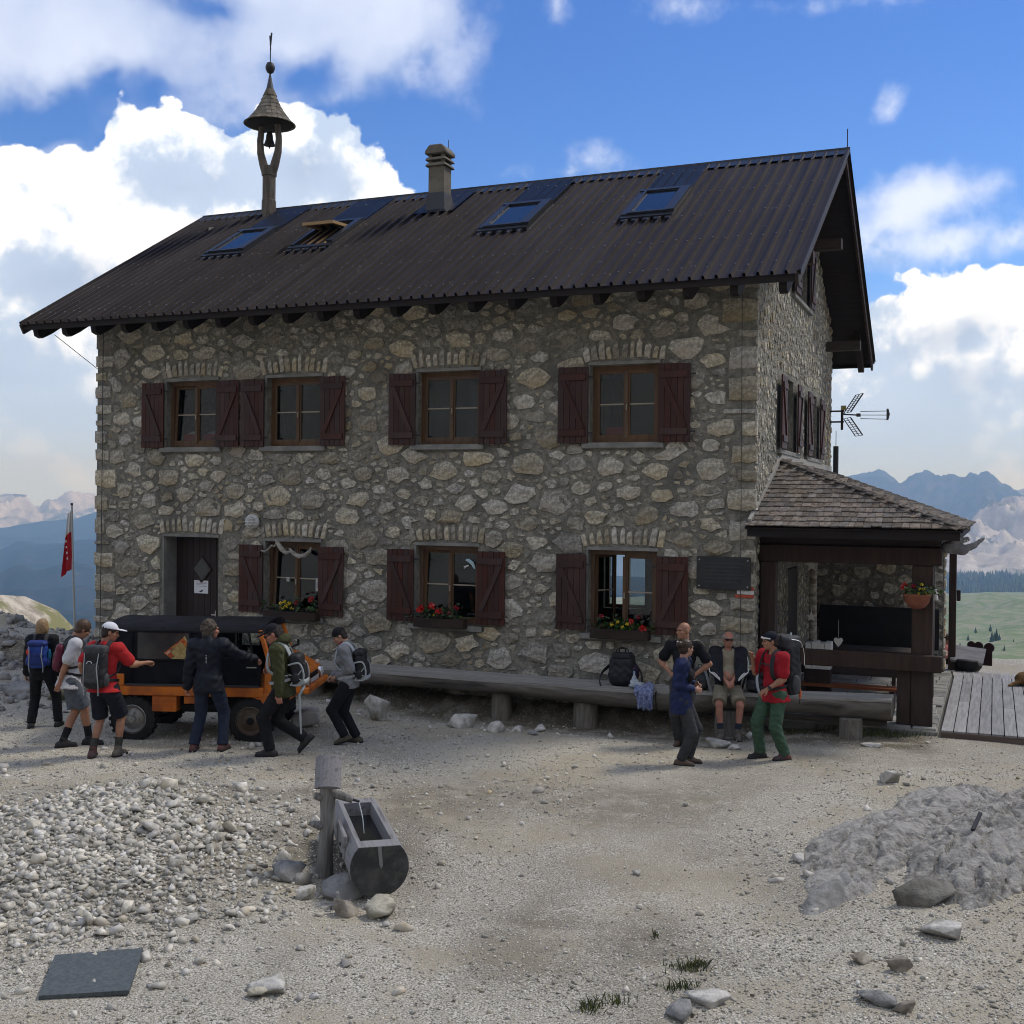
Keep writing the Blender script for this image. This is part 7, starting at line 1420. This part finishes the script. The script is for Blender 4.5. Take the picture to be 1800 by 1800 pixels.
# 7 bald man with hands on hips, half hidden
yw = R(-22); p = person('bald man in black T-shirt, hands on hips, half hidden behind the woman in blue', gpos(2.45, 16.2), yw, 1.76, 'tan', lean=(-3, 0), head=(0, 0, -38), ank=((.05, 0), (-.06, .02)), hands=((.17, -.06, 1.04), (-.17, -.06, 1.04)), elbows=((1, .5, 0), (-1, .5, 0)), wide=1.02, palm=((-.3, .4, 0), (.3, .4, 0)), belly=.03,
    top=dict(m=cloth('black T-shirt', (.010, .010, .012)), g=.016, sleeve=.34, hem=-.08), legs=dict(m=CHAR, g=.014), boots=dict(m=BOOTB))
# 8 woman in blue jacket, profile to the right
yw = R(76); p = person('dark-haired woman in blue jacket and charcoal trousers turned towards the bench', gpos(2.25, 14.90), yw, 1.63, 'fair', lean=(0, 0), head=(4, 0, 42), ank=A2(yw, (.09, .09), (-.03, -.06)), toes=(2, -8), hands=(LW(yw, .16, .12, 1.03), LW(yw, .13, -.10, 1.0)), elbows=((.4, .9, 0), (-.5, 1, 0)), palm=(None, (.4, .4, 0)), grip=(.8, .8), female=True,
    top=dict(m=BLK_, g=.012, hem=-.10, name='shirt', sleeve=.9), legs=dict(m=CHAR, g=.016, wr=.0025), boots=dict(m=BOOTB, h=.08), socks=(BLK_, .14), hair=dict(style='bun', m=mat('dark brown hair', (.028, .016, .011), (.045, .026, .018), 30, rough=.5), vol=.004))
lo = np.array(p.PEL) - .7; hi = np.array(p.PEL) + .9; S_ = SDF(lo, hi, .0135); T_ = p.tor; s_ = p.s
S_.ell(T_(0, .01, .36), (.176, .128, .19), .06, p.RT); S_.ell(T_(0, .01, .13), (.16, .125, .17), .06, p.RT)
for q in (-1, 1): S_.cap(T_(.05 * q, .02, .0), T_(.05 * q, .01, -.20), .14, .152, .05)
for i in (0, 1): S_.cap(p.SH[i], p.el[i], .082, .068, .035); S_.cap(p.el[i], p.el[i].lerp(p.wr[i], .86), .068, .054, .02); S_.cap(T_(0, .01, .46), p.SH[i], .085, .078, .05)
S_.wrinkle(.007, 24, 5); S_.plane(T_(0, 0, -.20), p.RT @ Vector((0, 0, -1))); S_.box(T_(.02, -.26, .1), (.105, .22, .6), .02, .0, p.RT, 'sub')
skin('open_jacket', S_.mesh(), cloth('royal blue shell', (.013, .022, .080), .7, rough=.6), p.root); MB().box(p.HC + p.HM @ Vector((.02, .13, .085)), (.05, .02, .012)).build('hair_clip', WHT, p.root)
# 9 elderly man seated on the bench
g9 = h2w(-.29, -.46); z9 = .535; yw = R(-6); zg = gz1(g9[0] + .0, g9[1] - .45)
p = person('elderly man in sunglasses and open black jacket sitting on the log bench', (g9[0], g9[1], zg - .005), yw, 1.74, 'ruddy', pelvis=(0, 0, z9 - zg + .105), lean=(-2, 0), head=(2, 0, 3), ank=((.12, -.42), (-.13, -.45)), toes=(4, -14), kneep=((.25, -.6, 1), (-.25, -.6, 1)), hands=((.05, -.27, z9 - zg + .20), (-.05, -.27, z9 - zg + .20)), elbows=((.8, .4, -.4), (-.8, .4, -.4)), palm=((-.4, .1, -1), (.4, .1, -1)), grip=(.7, .7), belly=.055, wide=1.06,
    top=dict(m=cloth('beige polo', (.27, .235, .165), .85), g=.016, sleeve=.4, hem=-.04, name='polo_shirt', collar=.015), legs=dict(m=cloth('khaki shorts', (.24, .21, .15), .8), g=.020, len=.44, name='shorts'), boots=dict(m=BOOTG, m2=mat('tan boot', (.14, .115, .09), (.10, .08, .065), 12, rough=.85), h=.09), socks=(cloth('dark blue socks', (.03, .038, .055)), .17), hair=dict(style='fringe', m=mat('grey stubble', (.30, .25, .22), rough=.8)), extra=dict(glasses=mat('black lens', (.01, .01, .012), rough=.15, spec=.6)))
def open_jacket(p, m, gap, hem, name='open_jacket', amp=.0035):
    lo = np.min([list(v) for v in p.el + p.wr + p.SH + [p.PEL, p.NK]], 0) - .25; hi = np.max([list(v) for v in p.el + p.wr + p.SH + [p.PEL, p.NK]], 0) + .2; S_ = SDF(lo, hi, .0135); T_ = p.tor
    S_.ell(T_(0, .0, .36), (.215, .165, .20), .06, p.RT); S_.ell(T_(0, -.03, .13), (.21, .20, .18), .06, p.RT)
    for q in (-1, 1): S_.cap(T_(.06 * q, .0, .0), T_(.07 * q, .0, hem), .125, .13, .05)
    for i in (0, 1): S_.cap(p.SH[i], p.el[i], .102, .086, .035); S_.cap(p.el[i], p.el[i].lerp(p.wr[i], .92), .084, .056, .02); S_.cap(T_(0, .01, .46), p.SH[i], .088, .080, .05)
    S_.cap(T_(.04, .02, .50), T_(.06, -.02, .565), .055, .035, .03); S_.cap(T_(-.04, .02, .50), T_(-.06, -.02, .565), .055, .035, .03)
    S_.wrinkle(amp, 24, 5); S_.plane(T_(0, 0, hem), p.RT @ Vector((0, 0, -1))); S_.box(T_(0, -.31, .12), (gap, .275, .62), .03, .0, p.RT, 'sub'); S_.ell(T_(0, -.03, .62), (.06, .07, .09), .01, p.RT, 'sub')
    return skin(name, S_.mesh(), m, p.root)
open_jacket(p, cloth('black track jacket', (.012, .013, .018), rough=.6), .088, -.02)
for i, sg in ((0, 1), (1, -1)):
    for k in range(3):
        off = Vector((sg * .08, -.02 - .022 * k, .03)); P_ = [p.SH[i] + Vector((sg * .05, -.012 * k, .07)), p.SH[i].lerp(p.el[i], .35) + Vector((sg * .096, -.026 * k + .01, .0)), p.SH[i].lerp(p.el[i], .75) + Vector((sg * .09, -.026 * k, 0)), p.el[i] + Vector((sg * .088, -.03 * k - .01, .0)), p.el[i].lerp(p.wr[i], .35) + Vector((sg * .076, -.035 - .012 * k, .03 - .018 * k)), p.el[i].lerp(p.wr[i], .8) + Vector((sg * .054, -.02 - .012 * k, .018 - .016 * k))]
        MB().tube(spline(P_, 4), .0065, 5).build('sleeve_stripe', WHT, p.root)
for zz in (.40, .44): MB().lathe([(.006, 0), (.002, .004)], p.tor(0, -.148 if zz < .42 else -.135, zz), 6).build('shirt_button', IRON, p.root)
# 10 walker in red T-shirt and green trousers with a huge pack
yw = R(-58); p = person('walker in red T-shirt and green trousers gesturing at the seated man', gpos(3.52, 15.30), yw, 1.70, 'tan', lean=(3, 0), head=(2, 0, -30), ank=A2(yw, (.14, -.06), (-.16, .06)), toes=(-10, -14), hands=(LW(yw, -.14, -.22, .97), LW(yw, -.27, .10, 1.33)), elbows=((.5, .9, 0), (-.4, .2, -1)), palm=((-.2, .5, -1), (.3, -1, 0)), grip=(.55, .25), wide=1.04,
    top=dict(m=cloth('crimson T-shirt', (.32, .012, .020), .8), g=.020, sleeve=.36, hem=-.12, flare=.045), legs=dict(m=cloth('moss green trousers', (.050, .098, .062), .75), g=.022, wr=.006), boots=dict(m=BOOTR, m2=BOOTK, h=.05), hair=dict(style='short', m=mat('dark hair', (.018, .012, .010))), cap=dict(style='beanie', m=cloth('black navy cap', (.010, .011, .018)), low=.035))
b = MB()
for q in (1, -1): b.bar((.025 * q, -.112, .062), (.085 * q, -.02, .050), .008, .018)
b.bar((-.03, -.112, .060), (.03, -.112, .060), .008, .016).build('white_glasses', mat('white frame', (.7, .7, .7), rough=.4), p.root, p.HC, p.HM.to_euler())
MB().lathe([(.037, -.012), (.037, .012)], n=12).build('watch_strap', BKN, p.root, p.wr[0].lerp(p.el[0], .12), (p.wr[0] - p.el[0]).to_track_quat('Z', 'Y').to_euler()); MB().box((.034, 0, 0), (.012, .04, .036)).build('watch', IRON, p.root, p.wr[0].lerp(p.el[0], .12), (p.wr[0] - p.el[0]).to_track_quat('Z', 'Y').to_euler())
MB().tube(spline([p.tor(.05, -.03, .56), p.tor(.02, -.09, .50), p.tor(-.02, -.09, .50), p.tor(-.05, -.03, .56)], 4), .006, 5).build('neck_cord', IRON, p.root)
backpack(p, 'tall black trekking pack with white piping on the walker in red', BKN, DGR, .36, .78, .24, -.06, BKN, extra=(('stripe', mat('white piping', (.65, .66, .68))), ('patch', mat('orange cord', (.5, .12, .03)), .15, .9, .02, (.02, .02, .09), 'orange_cord'), ('patch', GSTR, .10, .5, 1.05, (.012, .02, .05), 'grey_tab'), ('cords', BKN)))
# 11 person in pink, nearly hidden behind the porch corner
yw = R(40); p = person('person in pink sitting low beyond the deck, mostly hidden by the porch corner', (9.12, 24.55, gz1(9.12, 24.55) - .12), yw, 1.66, 'fair', pelvis=(0, 0, .12), lean=(14, 0), head=(10, 0, 20), ank=((.14, -.72, .09), (-.10, -.62, .09)), kneep=((.1, -.2, 1), (-.1, -.2, 1)), hands=((.18, -.42, .42), (-.16, -.38, .42)), elbows=((.6, .3, -.4), (-.6, .3, -.4)), female=True,
    top=dict(m=cloth('salmon pink jersey', (.46, .17, .14), .85), g=.02, sleeve=.9, hem=-.05), legs=dict(m=BLK_, g=.012), boots=dict(m=BOOTK), hair=dict(style='short', m=mat('brown hair', (.085, .048, .028)), vol=.006))
# ------------------------------------------------------------------ bags and clothes on the bench
class Q: pass
o = empty('backpack', h2w(-1.98, -.42, .505), -HA + .15, 'large black rucksack standing on the log bench under the half-open window', 'backpack', 'rucksacks set down on the bench')
def bagmesh(fn, lo, hi, h=.011): S_ = SDF(lo, hi, h); fn(S_); return S_.mesh()
def f_(S): S.box((0, 0, .24), (.20, .15, .24), .10, .03); S.ell((0, -.06, .16), (.21, .13, .18), .05); S.ell((.02, .02, .43), (.15, .12, .09), .06); S.wrinkle(.006, 22, 2)
skin('main_bag', bagmesh(f_, (-.35, -.32, -.02), (.35, .32, .62)), BKN, o)
def f_(S): S.ell((.19, -.03, .20), (.08, .10, .15), .03); S.wrinkle(.004, 30)
skin('side_pocket', bagmesh(f_, (.05, -.2, 0), (.32, .15, .42)), mat('dark plum nylon', (.020, .010, .026), (.03, .016, .04), 10, rough=.6), o)
def f_(S): S.box((0, -.02, .47), (.16, .12, .05), .04, .02); S.wrinkle(.004, 34)
skin('lid', bagmesh(f_, (-.25, -.2, .38), (.25, .2, .58)), BKN, o)
for q in (-1, 1): ribbon(MB(), spline([Vector((q * .10, .12, .42)), Vector((q * .20, .10, .30)), Vector((q * .30, -.05, .20)), Vector((q * .33, -.14, .08)), Vector((q * (.30 if q < 0 else .46), -.2, .015))]), .03, .02, lambda p_: Vector((0, 0, .2))).build('shoulder_strap', BKN, o, smooth=True)
MB().tube(spline([Vector((-.04, 0, .50)), Vector((-.05, -.02, .58)), Vector((.0, -.02, .60)), Vector((.05, -.02, .58)), Vector((.04, 0, .50))], 4), .011, 6).tube(spline([Vector((-.10, .05, .46)), Vector((-.09, .04, .56)), Vector((.07, .04, .57)), Vector((.10, .05, .46))], 4), .008, 6).build('haul_loop', BKN, o, smooth=True)
bo = empty('water_bottle', h2w(-1.73, -.60, .505), -HA, 'clear plastic water bottle wrapped in a bag beside the black rucksack', 'bottle')
PLAS = mat('hazy plastic', (.38, .42, .46), (.27, .31, .34), 12, rough=.3, spec=.6)
MB().lathe([(.035, 0), (.038, .02), (.036, .10), (.039, .14), (.034, .17), (.014, .21), (.014, .235)], n=14).build('bottle_body', PLAS, bo, smooth=True); MB().lathe([(.016, .235), (.016, .26)], n=10).build('cap', mat('pale blue cap', (.2, .35, .5)), bo)
def f_(S): S.ell((.06, -.03, .05), (.13, .08, .055), .03); S.ell((-.0, 0, .10), (.07, .06, .05), .03); S.wrinkle(.010, 40, 3)
skin('plastic_bag', bagmesh(f_, (-.14, -.16, -.01), (.24, .1, .2), .009), PLAS, bo)
def drape(label, pts, w_, m, name='shirt', cat='shirt'):
    n, m_ = 22, 12; sp = spline([Vector(p_) for p_ in pts], 6); sp = [sp[int(i * (len(sp) - 1) / n)] for i in range(n + 1)]; V = []
    for i, p_ in enumerate(sp):
        d = (sp[min(i + 1, n)] - sp[max(i - 1, 0)]).normalized(); sd = Vector((d.y, -d.x, 0)) if abs(d.z) < .8 else Vector((EU[0], EU[1], 0)); sd.normalize()
        if sd.dot(Vector((EU[0], EU[1], 0))) < 0: sd = -sd
        for j in range(m_ + 1):
            f = j / m_ - .5; V.append(p_ + sd * w_ * f * (1 - .3 * i / n) + Vector((-EV[0] * .025 * math.sin(j * 1.9 + i * .5), -EV[1] * .025 * math.sin(j * 1.9 + i * .5), .02 * math.sin(j * 1.3 + i * .8))))
    o = MB().add(V, [(i * (m_ + 1) + j, i * (m_ + 1) + j + 1, (i + 1) * (m_ + 1) + j + 1, (i + 1) * (m_ + 1) + j) for i in range(n) for j in range(m_)]).build(name, m, smooth=True)
    sm = o.modifiers.new('thick', 'SOLIDIFY'); sm.thickness = .008; return tag(o, label, cat)
drape('pale blue checked shirt hanging over the bench edge behind the woman in blue', [h2w(-1.66, -.45, .57), h2w(-1.56, -.64, .56), h2w(-1.50, -.88, .53), h2w(-1.47, -.93, .42), h2w(-1.45, -.93, .24)], .34, mat('pale blue check', (.27, .31, .47), (.13, .16, .29), 26, contrast=(.45, .55), rough=.9))
def daypack(label, u, v, z, m, sc, sd, grp='rucksacks set down on the bench'):
    o = empty('backpack', h2w(u, v, z), -HA + sd, label, 'backpack', grp)
    def f_(S): S.box((0, 0, .17), (.14, .10, .17), .07, .03); S.ell((0, -.06, .12), (.14, .09, .12), .04); S.wrinkle(.006, 26, sd * 5)
    skin('main_bag', bagmesh(f_, (-.25, -.24, -.02), (.25, .24, .42)), m, o)
    def f_(S): S.box((0, -.13, .12), (.10, .03, .08), .03, .02); S.wrinkle(.004, 34)
    skin('front_pocket', bagmesh(f_, (-.2, -.22, 0), (.2, 0, .25)), DGR, o)
    for q in (-1, 1): ribbon(MB(), spline([Vector((q * .07, -.10, .32)), Vector((q * .10, -.17, .22)), Vector((q * .13, -.19, .10)), Vector((q * .16, -.18, .01))]), .02, .012, lambda p_: Vector((0, 0, .15))).build('shoulder_strap', GSTR if q > 0 else BKN, o, smooth=True)
    MB().tube([(-.03, 0, .33), (-.02, 0, .39), (.02, 0, .39), (.03, 0, .33)], .008, 5).build('haul_loop', BKN, o); o.scale = (sc, sc, sc); return o
daypack('grey and black daypack left of the seated man', -.74, -.40, .52, DGR, 1.0, .3); daypack('black daypack wedged between the seated man and the walker', .12, -.34, .54, BKN, .95, -.3)
for k, (u, tl) in enumerate(((.52, .03), (.60, .06))):
    o = empty('trekking_pole', h2w(u, -.26, .56), -HA, ('black trekking pole leaning on the corner wall, nearer the seated man', 'black trekking pole leaning on the corner wall, nearer the porch post')[k], 'pole'); MB().tube([(0, -.14, 0), (tl - .05, .12, .62)], .010, 6).build('shaft', IRON, o); MB().tube([(tl - .05, .12, .62), (tl - .055, .15, .74)], .018, 8).build('grip', BKN, o)
# ------------------------------------------------------------------ dog asleep on the deck, log bench and carved waterspout
FUR = mat('brown dog fur', (.16, .085, .030), (.24, .14, .055), 14, stretch=(1, 3, 3), rough=.9, bump=.6, bscale=40, c3=(.07, .04, .02), s3=3)
dog = empty('dog', h2w(3.98, 5.35, .105), .15, 'brown dog lying on the deck, cut off by the right edge', 'dog')
S_ = SDF((-.45, -.30, -.02), (1.05, .35, .5), .013)
S_.ell((.02, 0, .13), (.20, .15, .13), .06); S_.ell((.30, .02, .15), (.26, .15, .145), .08); S_.ell((.55, .02, .17), (.16, .14, .16), .06); S_.cap((.62, .0, .22), (.78, -.04, .30), .09, .075, .06); S_.ell((.86, -.06, .31), (.085, .075, .075), .04); S_.cap((.92, -.07, .29), (1.0, -.09, .26), .045, .035, .03)
for q in (-1, 1): S_.ell((.84, -.06 + .075 * q, .34), (.02, .012, .05), .02); S_.cap((.55, .10 * q, .09), (.74, .13 * q, .04), .045, .032, .04); S_.cap((.74, .13 * q, .04), (.90, .12 * q, .03), .03, .032, .02); S_.ell((.05, .12 * q, .09), (.14, .06, .09), .04); S_.cap((.10, .17 * q, .05), (.0, .18 * q, .035), .04, .028, .02); S_.cap((0, .18 * q, .035), (.14, .20 * q, .03), .026, .03, .02)
S_.cap((-.12, -.02, .09), (-.24, -.06, .045), .05, .035, .04); S_.cap((-.24, -.06, .045), (-.38, -.10, .03), .036, .02, .02); S_.plane((0, 0, .0), (0, 0, -1)); S_.wrinkle(.004, 60, 4); skin('body', S_.mesh(), FUR, dog)
MB().lathe([(.002, 0), (.016, .008), (.012, .02)], (1.02, -.095, .265), 8, 'x').build('nose', IRON, dog, smooth=True)
for q in (-1, 1): MB().lathe([(.002, -.006), (.008, 0), (.002, .006)], (.93, -.07 + .045 * q, .335), 6).build('eye', IRON, dog, smooth=True)
lb = empty('slab_bench', h2w(2.98, 7.05, .10), -HA - .12, 'pale slab bench with dark scalloped back at the far end of the deck', 'bench')
MB().extrude([(-.30, -.02), (.30, -.02), (.31, .05), (-.32, .05)], -.2, .2).build('slab', mat('pale bleached slab', (.36, .355, .36), (.26, .255, .26), 4, stretch=(.6, 4, 4), bump=.4), lb, (0, 0, .30), (R(42), R(4), 0))
MB().lathe([(.02, 0), (.20, .0), (.26, .08), (.27, .22), (.24, .24)], (-.0, 0, 0), 18).build('barrel', BLKW, lb, smooth=True)
for k, (x, r) in enumerate(((.02, .075), (.16, .09), (.36, .10))): MB().lathe([(.002, -.03), (r, -.03), (r, .03), (.002, .03)], (x, .22, .50 - .02 * k), 18, 'y').build('scallop', mat('dark red wood', (.03, .012, .012)), lb)
MB().bb(-.06, .42, .20, .24, .1, .46).build('backboard', mat('dark red wood', (.03, .012, .012)), lb)
sp_ = empty('carved_waterspout', h2w(2.90, .55, 2.84), -HA, 'grey carved animal-head waterspout at the porch roof corner', 'waterspout')
CARV = mat('weathered carving', (.13, .13, .135), (.22, .22, .225), 6, bump=.5, rough=.8)
S_ = SDF((-.2, -.12, -.2), (.5, .12, .22), .010); S_.cap((-.12, 0, -.06), (.10, 0, -.10), .09, .075, .04); S_.cap((.08, 0, -.10), (.26, 0, -.02), .06, .045, .03); S_.cap((.26, 0, -.02), (.38, 0, .08), .042, .022, .02); S_.cap((-.02, 0, .02), (.16, 0, .07), .065, .035, .03); S_.ell((.05, .06, .06), (.03, .02, .03), .01); S_.ell((.05, -.06, .06), (.03, .02, .03), .01); S_.wrinkle(.004, 50); skin('head', S_.mesh(), CARV, sp_)
for k in range(5): MB().lathe([(.012, .0), (.002, -.04)], (.02 + .035 * k, -.035, .03 + .008 * k), 6).build('tooth', WHT, sp_)
# ------------------------------------------------------------------ rubble heap, loose stones and gravel
RUBB = mat('heap limestone', (.57, .545, .485), (.35, .335, .295), 3.5, bump=.25, bscale=14, rough=.95, rnd=.32, c3=(.38, .345, .28), s3=1.0)
GRAV = mat('pebble limestone', (.51, .485, .42), (.275, .26, .22), 3.5, rough=.95, island=.42)
rg = np.random.default_rng(77)
def heap_w(x, y):           # how thick the rubble lies
    return np.exp(-(((x + 3.75) / 1.30) ** 2 + ((y - 10.25) / 1.45) ** 2) ** 1.3)
VAR = [mesh_np('rubble_stone', *rock_geo((1, rg.uniform(.6, .9), rg.uniform(.45, .7)), 100 + k, 1), RUBB) for k in range(14)]
pts = []
while len(pts) < 285:
    x, y = rg.uniform(-5.4, -1.7), rg.uniform(8.2, 13.2)
    if rg.random() < heap_w(x, y) ** .8 and abs(x / y) < .455:
        sz = float(np.clip(rg.lognormal(-2.15, .38), .075, .34))
        if all((x - a) ** 2 + (y - b) ** 2 > (.36 * (sz + c)) ** 2 for a, b, c in pts): pts.append((x, y, sz))
pts.sort(key=lambda p_: -p_[2]); H_ = gh(np.array([p_[0] for p_ in pts]), np.array([p_[1] for p_ in pts]))
for k, ((x, y, sz), z) in enumerate(zip(pts, H_)):
    tag(link('rubble_stone', VAR[k % 14], None, (x, y, z + sz * .16), (rg.uniform(-.5, .5), rg.uniform(-.5, .5), rg.uniform(0, 6.3)), (sz, sz, sz * rg.uniform(.8, 1.15))), 'pale angular limestone piece in the rubble heap at lower left', 'stone', 'stones of the rubble heap')
HULL = {q: [rock_geo((2, 2, 2), 300 + 40 * q + k, q) for k in range(26)] for q in (1, 2)}
def pebbles(name, X, Y, SZ, m, seed, flat=.6, sub=1, zoff=.12):
    rng = np.random.default_rng(seed); Zg = gh(X, Y); pick = rng.integers(0, 26, len(X)); parts = []
    for q in range(26):
        i = np.where(pick == q)[0]; n = len(i)
        if not n: continue
        V0, F0 = HULL[sub][q]; nv = len(V0); J = V0[None] * np.stack([np.ones(n), rng.uniform(.55, .98, n), rng.uniform(.42, .85, n) * flat / .6], 1)[:, None, :] * (SZ[i] / 2)[:, None, None]
        a, t, b_ = rng.uniform(0, 6.28, n), rng.uniform(-.6, .6, n), 0; ca, sa = np.cos(a)[:, None], np.sin(a)[:, None]; ct, st_ = np.cos(t)[:, None], np.sin(t)[:, None]
        x, y, z = J[..., 0], J[..., 1], J[..., 2]; y, z = y * ct - z * st_, y * st_ + z * ct; x, y = x * ca - y * sa, x * sa + y * ca
        parts.append((np.stack([x + X[i][:, None], y + Y[i][:, None], z + (Zg[i] + SZ[i] * zoff)[:, None]], -1).reshape(-1, 3), (F0[None] + (np.arange(n) * nv)[:, None, None]).reshape(-1, 3)))
    return tag(link(name, mesh_np(name, *join(parts), m, False)), kind='stuff')
# fill of the heap: smaller broken stone between the big pieces
n = 26000; X = rg.uniform(-5.6, -1.2, n); Y = rg.uniform(7.6, 13.6, n); w_ = heap_w(X, Y); keep = rg.random(n) < np.clip(w_ * 1.15, .0, 1); X, Y = X[keep], Y[keep]
pebbles('rubble_fill', X, Y, np.clip(rg.lognormal(-2.95, .42, len(X)), .022, .13), mat('heap chippings', (.56, .535, .475), (.33, .315, .275), 3.5, rough=.95, island=.34), 5)
# gravel over the whole forecourt, finer with distance
def scatter(n, y0, y1, dens, seed):
    r = np.random.default_rng(seed); y = y0 * (y1 / y0) ** r.random(n); x = (r.random(n) * 2 - 1) * (y * .47 + 1.1); k = r.random(n) < dens(x, y); return x[k], y[k]
def dens(x, y):
    P_ = np.c_[x, y]; d = .50 + .75 * vnoise(P_ / 1.1, 41, 4) + .35 * vnoise(P_ / 4., 43, 2)
    d += .45 * np.exp(-(((x - 3.2) / 2.6) ** 2 + ((y - 8.2) / 1.2) ** 2)) + .35 * np.exp(-(((x + .2) / 1.6) ** 2 + ((y - 8.0) / 1.0) ** 2)) + .3 * (y > 13) * (x < -1) - .25 * np.exp(-(((x - 1.5) / 2.2) ** 2 + ((y - 11.8) / 2.2) ** 2))
    d = d - .42 * track(x, y); rim = np.hypot((x - 4.3) / 2.0, (y - 11.2) / 1.9); d = d + .5 * np.exp(-((rim - .85) / .25) ** 2) * (x > 2)
    u, v = w2h(x, y); bad = (v > .1) & (u < .0) & (u > -13.1) | (u > 0) & (u < 8) & (v > .06)
    bad |= (np.abs(x + 2.82) < .36) & (np.abs(y - 8.04) < .42)
    return np.where(bad, 0, np.clip(d, .04, 1) * (1 - .72 * sstep(-1.6, -.9, v) * sstep(2.9, 2.3, u)))
X, Y = scatter(92000, 6.9, 25, dens, 1)
SZ = np.clip(np.random.default_rng(2).lognormal(-3.95, .42, len(X)), .009, .07) * (Y / 10) ** .22
pebbles('gravel', X, Y, SZ, GRAV, 6)
X, Y = scatter(2400, 7.2, 24, lambda x, y: (1 - .8 * ((y < 9) & (x > -.5))) * np.clip(dens(x, y) * (.5 + 1.2 * (np.exp(-(((x + 3) / 3.2) ** 2 + ((y - 13.5) / 2.2) ** 2)))), 0, 1), 3)
SZ = np.clip(np.random.default_rng(4).lognormal(-2.75, .42, len(X)), .04, .17); pebbles('loose_stones', X, Y, SZ, mat('loose limestone', (.52, .50, .465), (.36, .345, .31), 3, rough=.95, island=.36, c3=(.36, .31, .235)), 7, sub=2)
# ragged rocks on the rough ground left of the house
X = rg.uniform(-13, -5.5, 1400); Y = rg.uniform(18, 27, 1400); SZ = np.clip(rg.lognormal(-2.1, .5, 1400), .06, .5); u, v = w2h(X, Y); k = (u < -13.4) | (v < -1.5); X, Y, SZ = X[k], Y[k], SZ[k]
k = (X / Y < -.30); pebbles('boulder_field', X[k], Y[k], SZ[k], mat('field rock', (.34, .33, .31), (.21, .205, .195), 2.5, rough=.95, island=.25, bump=.7), 8, sub=2, zoff=.08)
# grass tufts
def grass(name, label, spots, seed, h=(.03, .085)):
    r = np.random.default_rng(seed); b = MB()
    for x0, y0, sx, sy, n in spots:
        for _ in range(n):
            x, y = x0 + r.normal() * sx, y0 + r.normal() * sy; z = gz1(x, y) - .01; H = r.uniform(*h); a = r.uniform(0, 6.28); le = r.uniform(.2, .8) * H; w_ = .004
            dx, dy = math.cos(a), math.sin(a); b.add([(x - dy * w_, y + dx * w_, z), (x + dy * w_, y - dx * w_, z), (x + dx * le * .4 + dy * w_ * .7, y + dy * le * .4 - dx * w_ * .7, z + H * .6), (x + dx * le, y + dy * le, z + H)], [(0, 1, 2), (0, 2, 3)])
    return tag(b.build(name, mat('mountain grass', (.035, .055, .018), (.085, .095, .035), 2.5, island=.35, rough=.9)), kind='stuff')
def px2g(px, py): a, e = pixdir(px, py); d = CAM_H / -math.tan(e); return d * math.sin(a), d * math.cos(a)
sp = []
for px, py, sx, sy, n in ((1212, 1704, .07, .035, 110), (1228, 1698, .05, .03, 70), (1178, 1738, .04, .03, 45), (1040, 1768, .05, .05, 55), (1085, 1762, .05, .04, 45), (1030, 1775, .04, .03, 40), (1208, 1738, .03, .02, 30), (1150, 1650, .02, .02, 15)): sp.append((*px2g(px, py), sx, sy, n))
grass('grass_tufts', '', sp, 9)
sp = []
for u, v, sx, sy, n in ((2.0, -.05, .35, .12, 420), (1.2, .0, .5, .10, 260), (-5.8, -.25, .8, .12, 300), (-3.4, -.2, .9, .10, 260), (-1.4, -.25, .7, .1, 160)): sp.append((*h2w(u, v)[:2], sx, sy, n))
grass('grass_under_bench', '', sp, 10, (.04, .11))
sp = [(-8.5 + k * .5, 19.5 + (k % 5) * 1.1, .5, .35, 60) for k in range(8)]; grass('grass_by_rocks', '', sp, 12, (.05, .14))
# ------------------------------------------------------------------ air between here and the far mountains
hz = MB().bb(-9900, 9900, -950, 10400, -2600, 300).build('haze', None)
hm = bpy.data.materials.new('mountain air'); hm.use_nodes = True; T = NT(hm.node_tree)
pv = T.n('ShaderNodeVolumePrincipled', {'Color': (.30, .55, 1.0), 'Density': 2.2e-4, 'Anisotropy': .1, 'Absorption Color': (1, 1, 1)})
T.n('ShaderNodeOutputMaterial', {'Volume': pv.outputs[0]})
hz.data.materials.append(hm); tag(hz, kind='stuff')
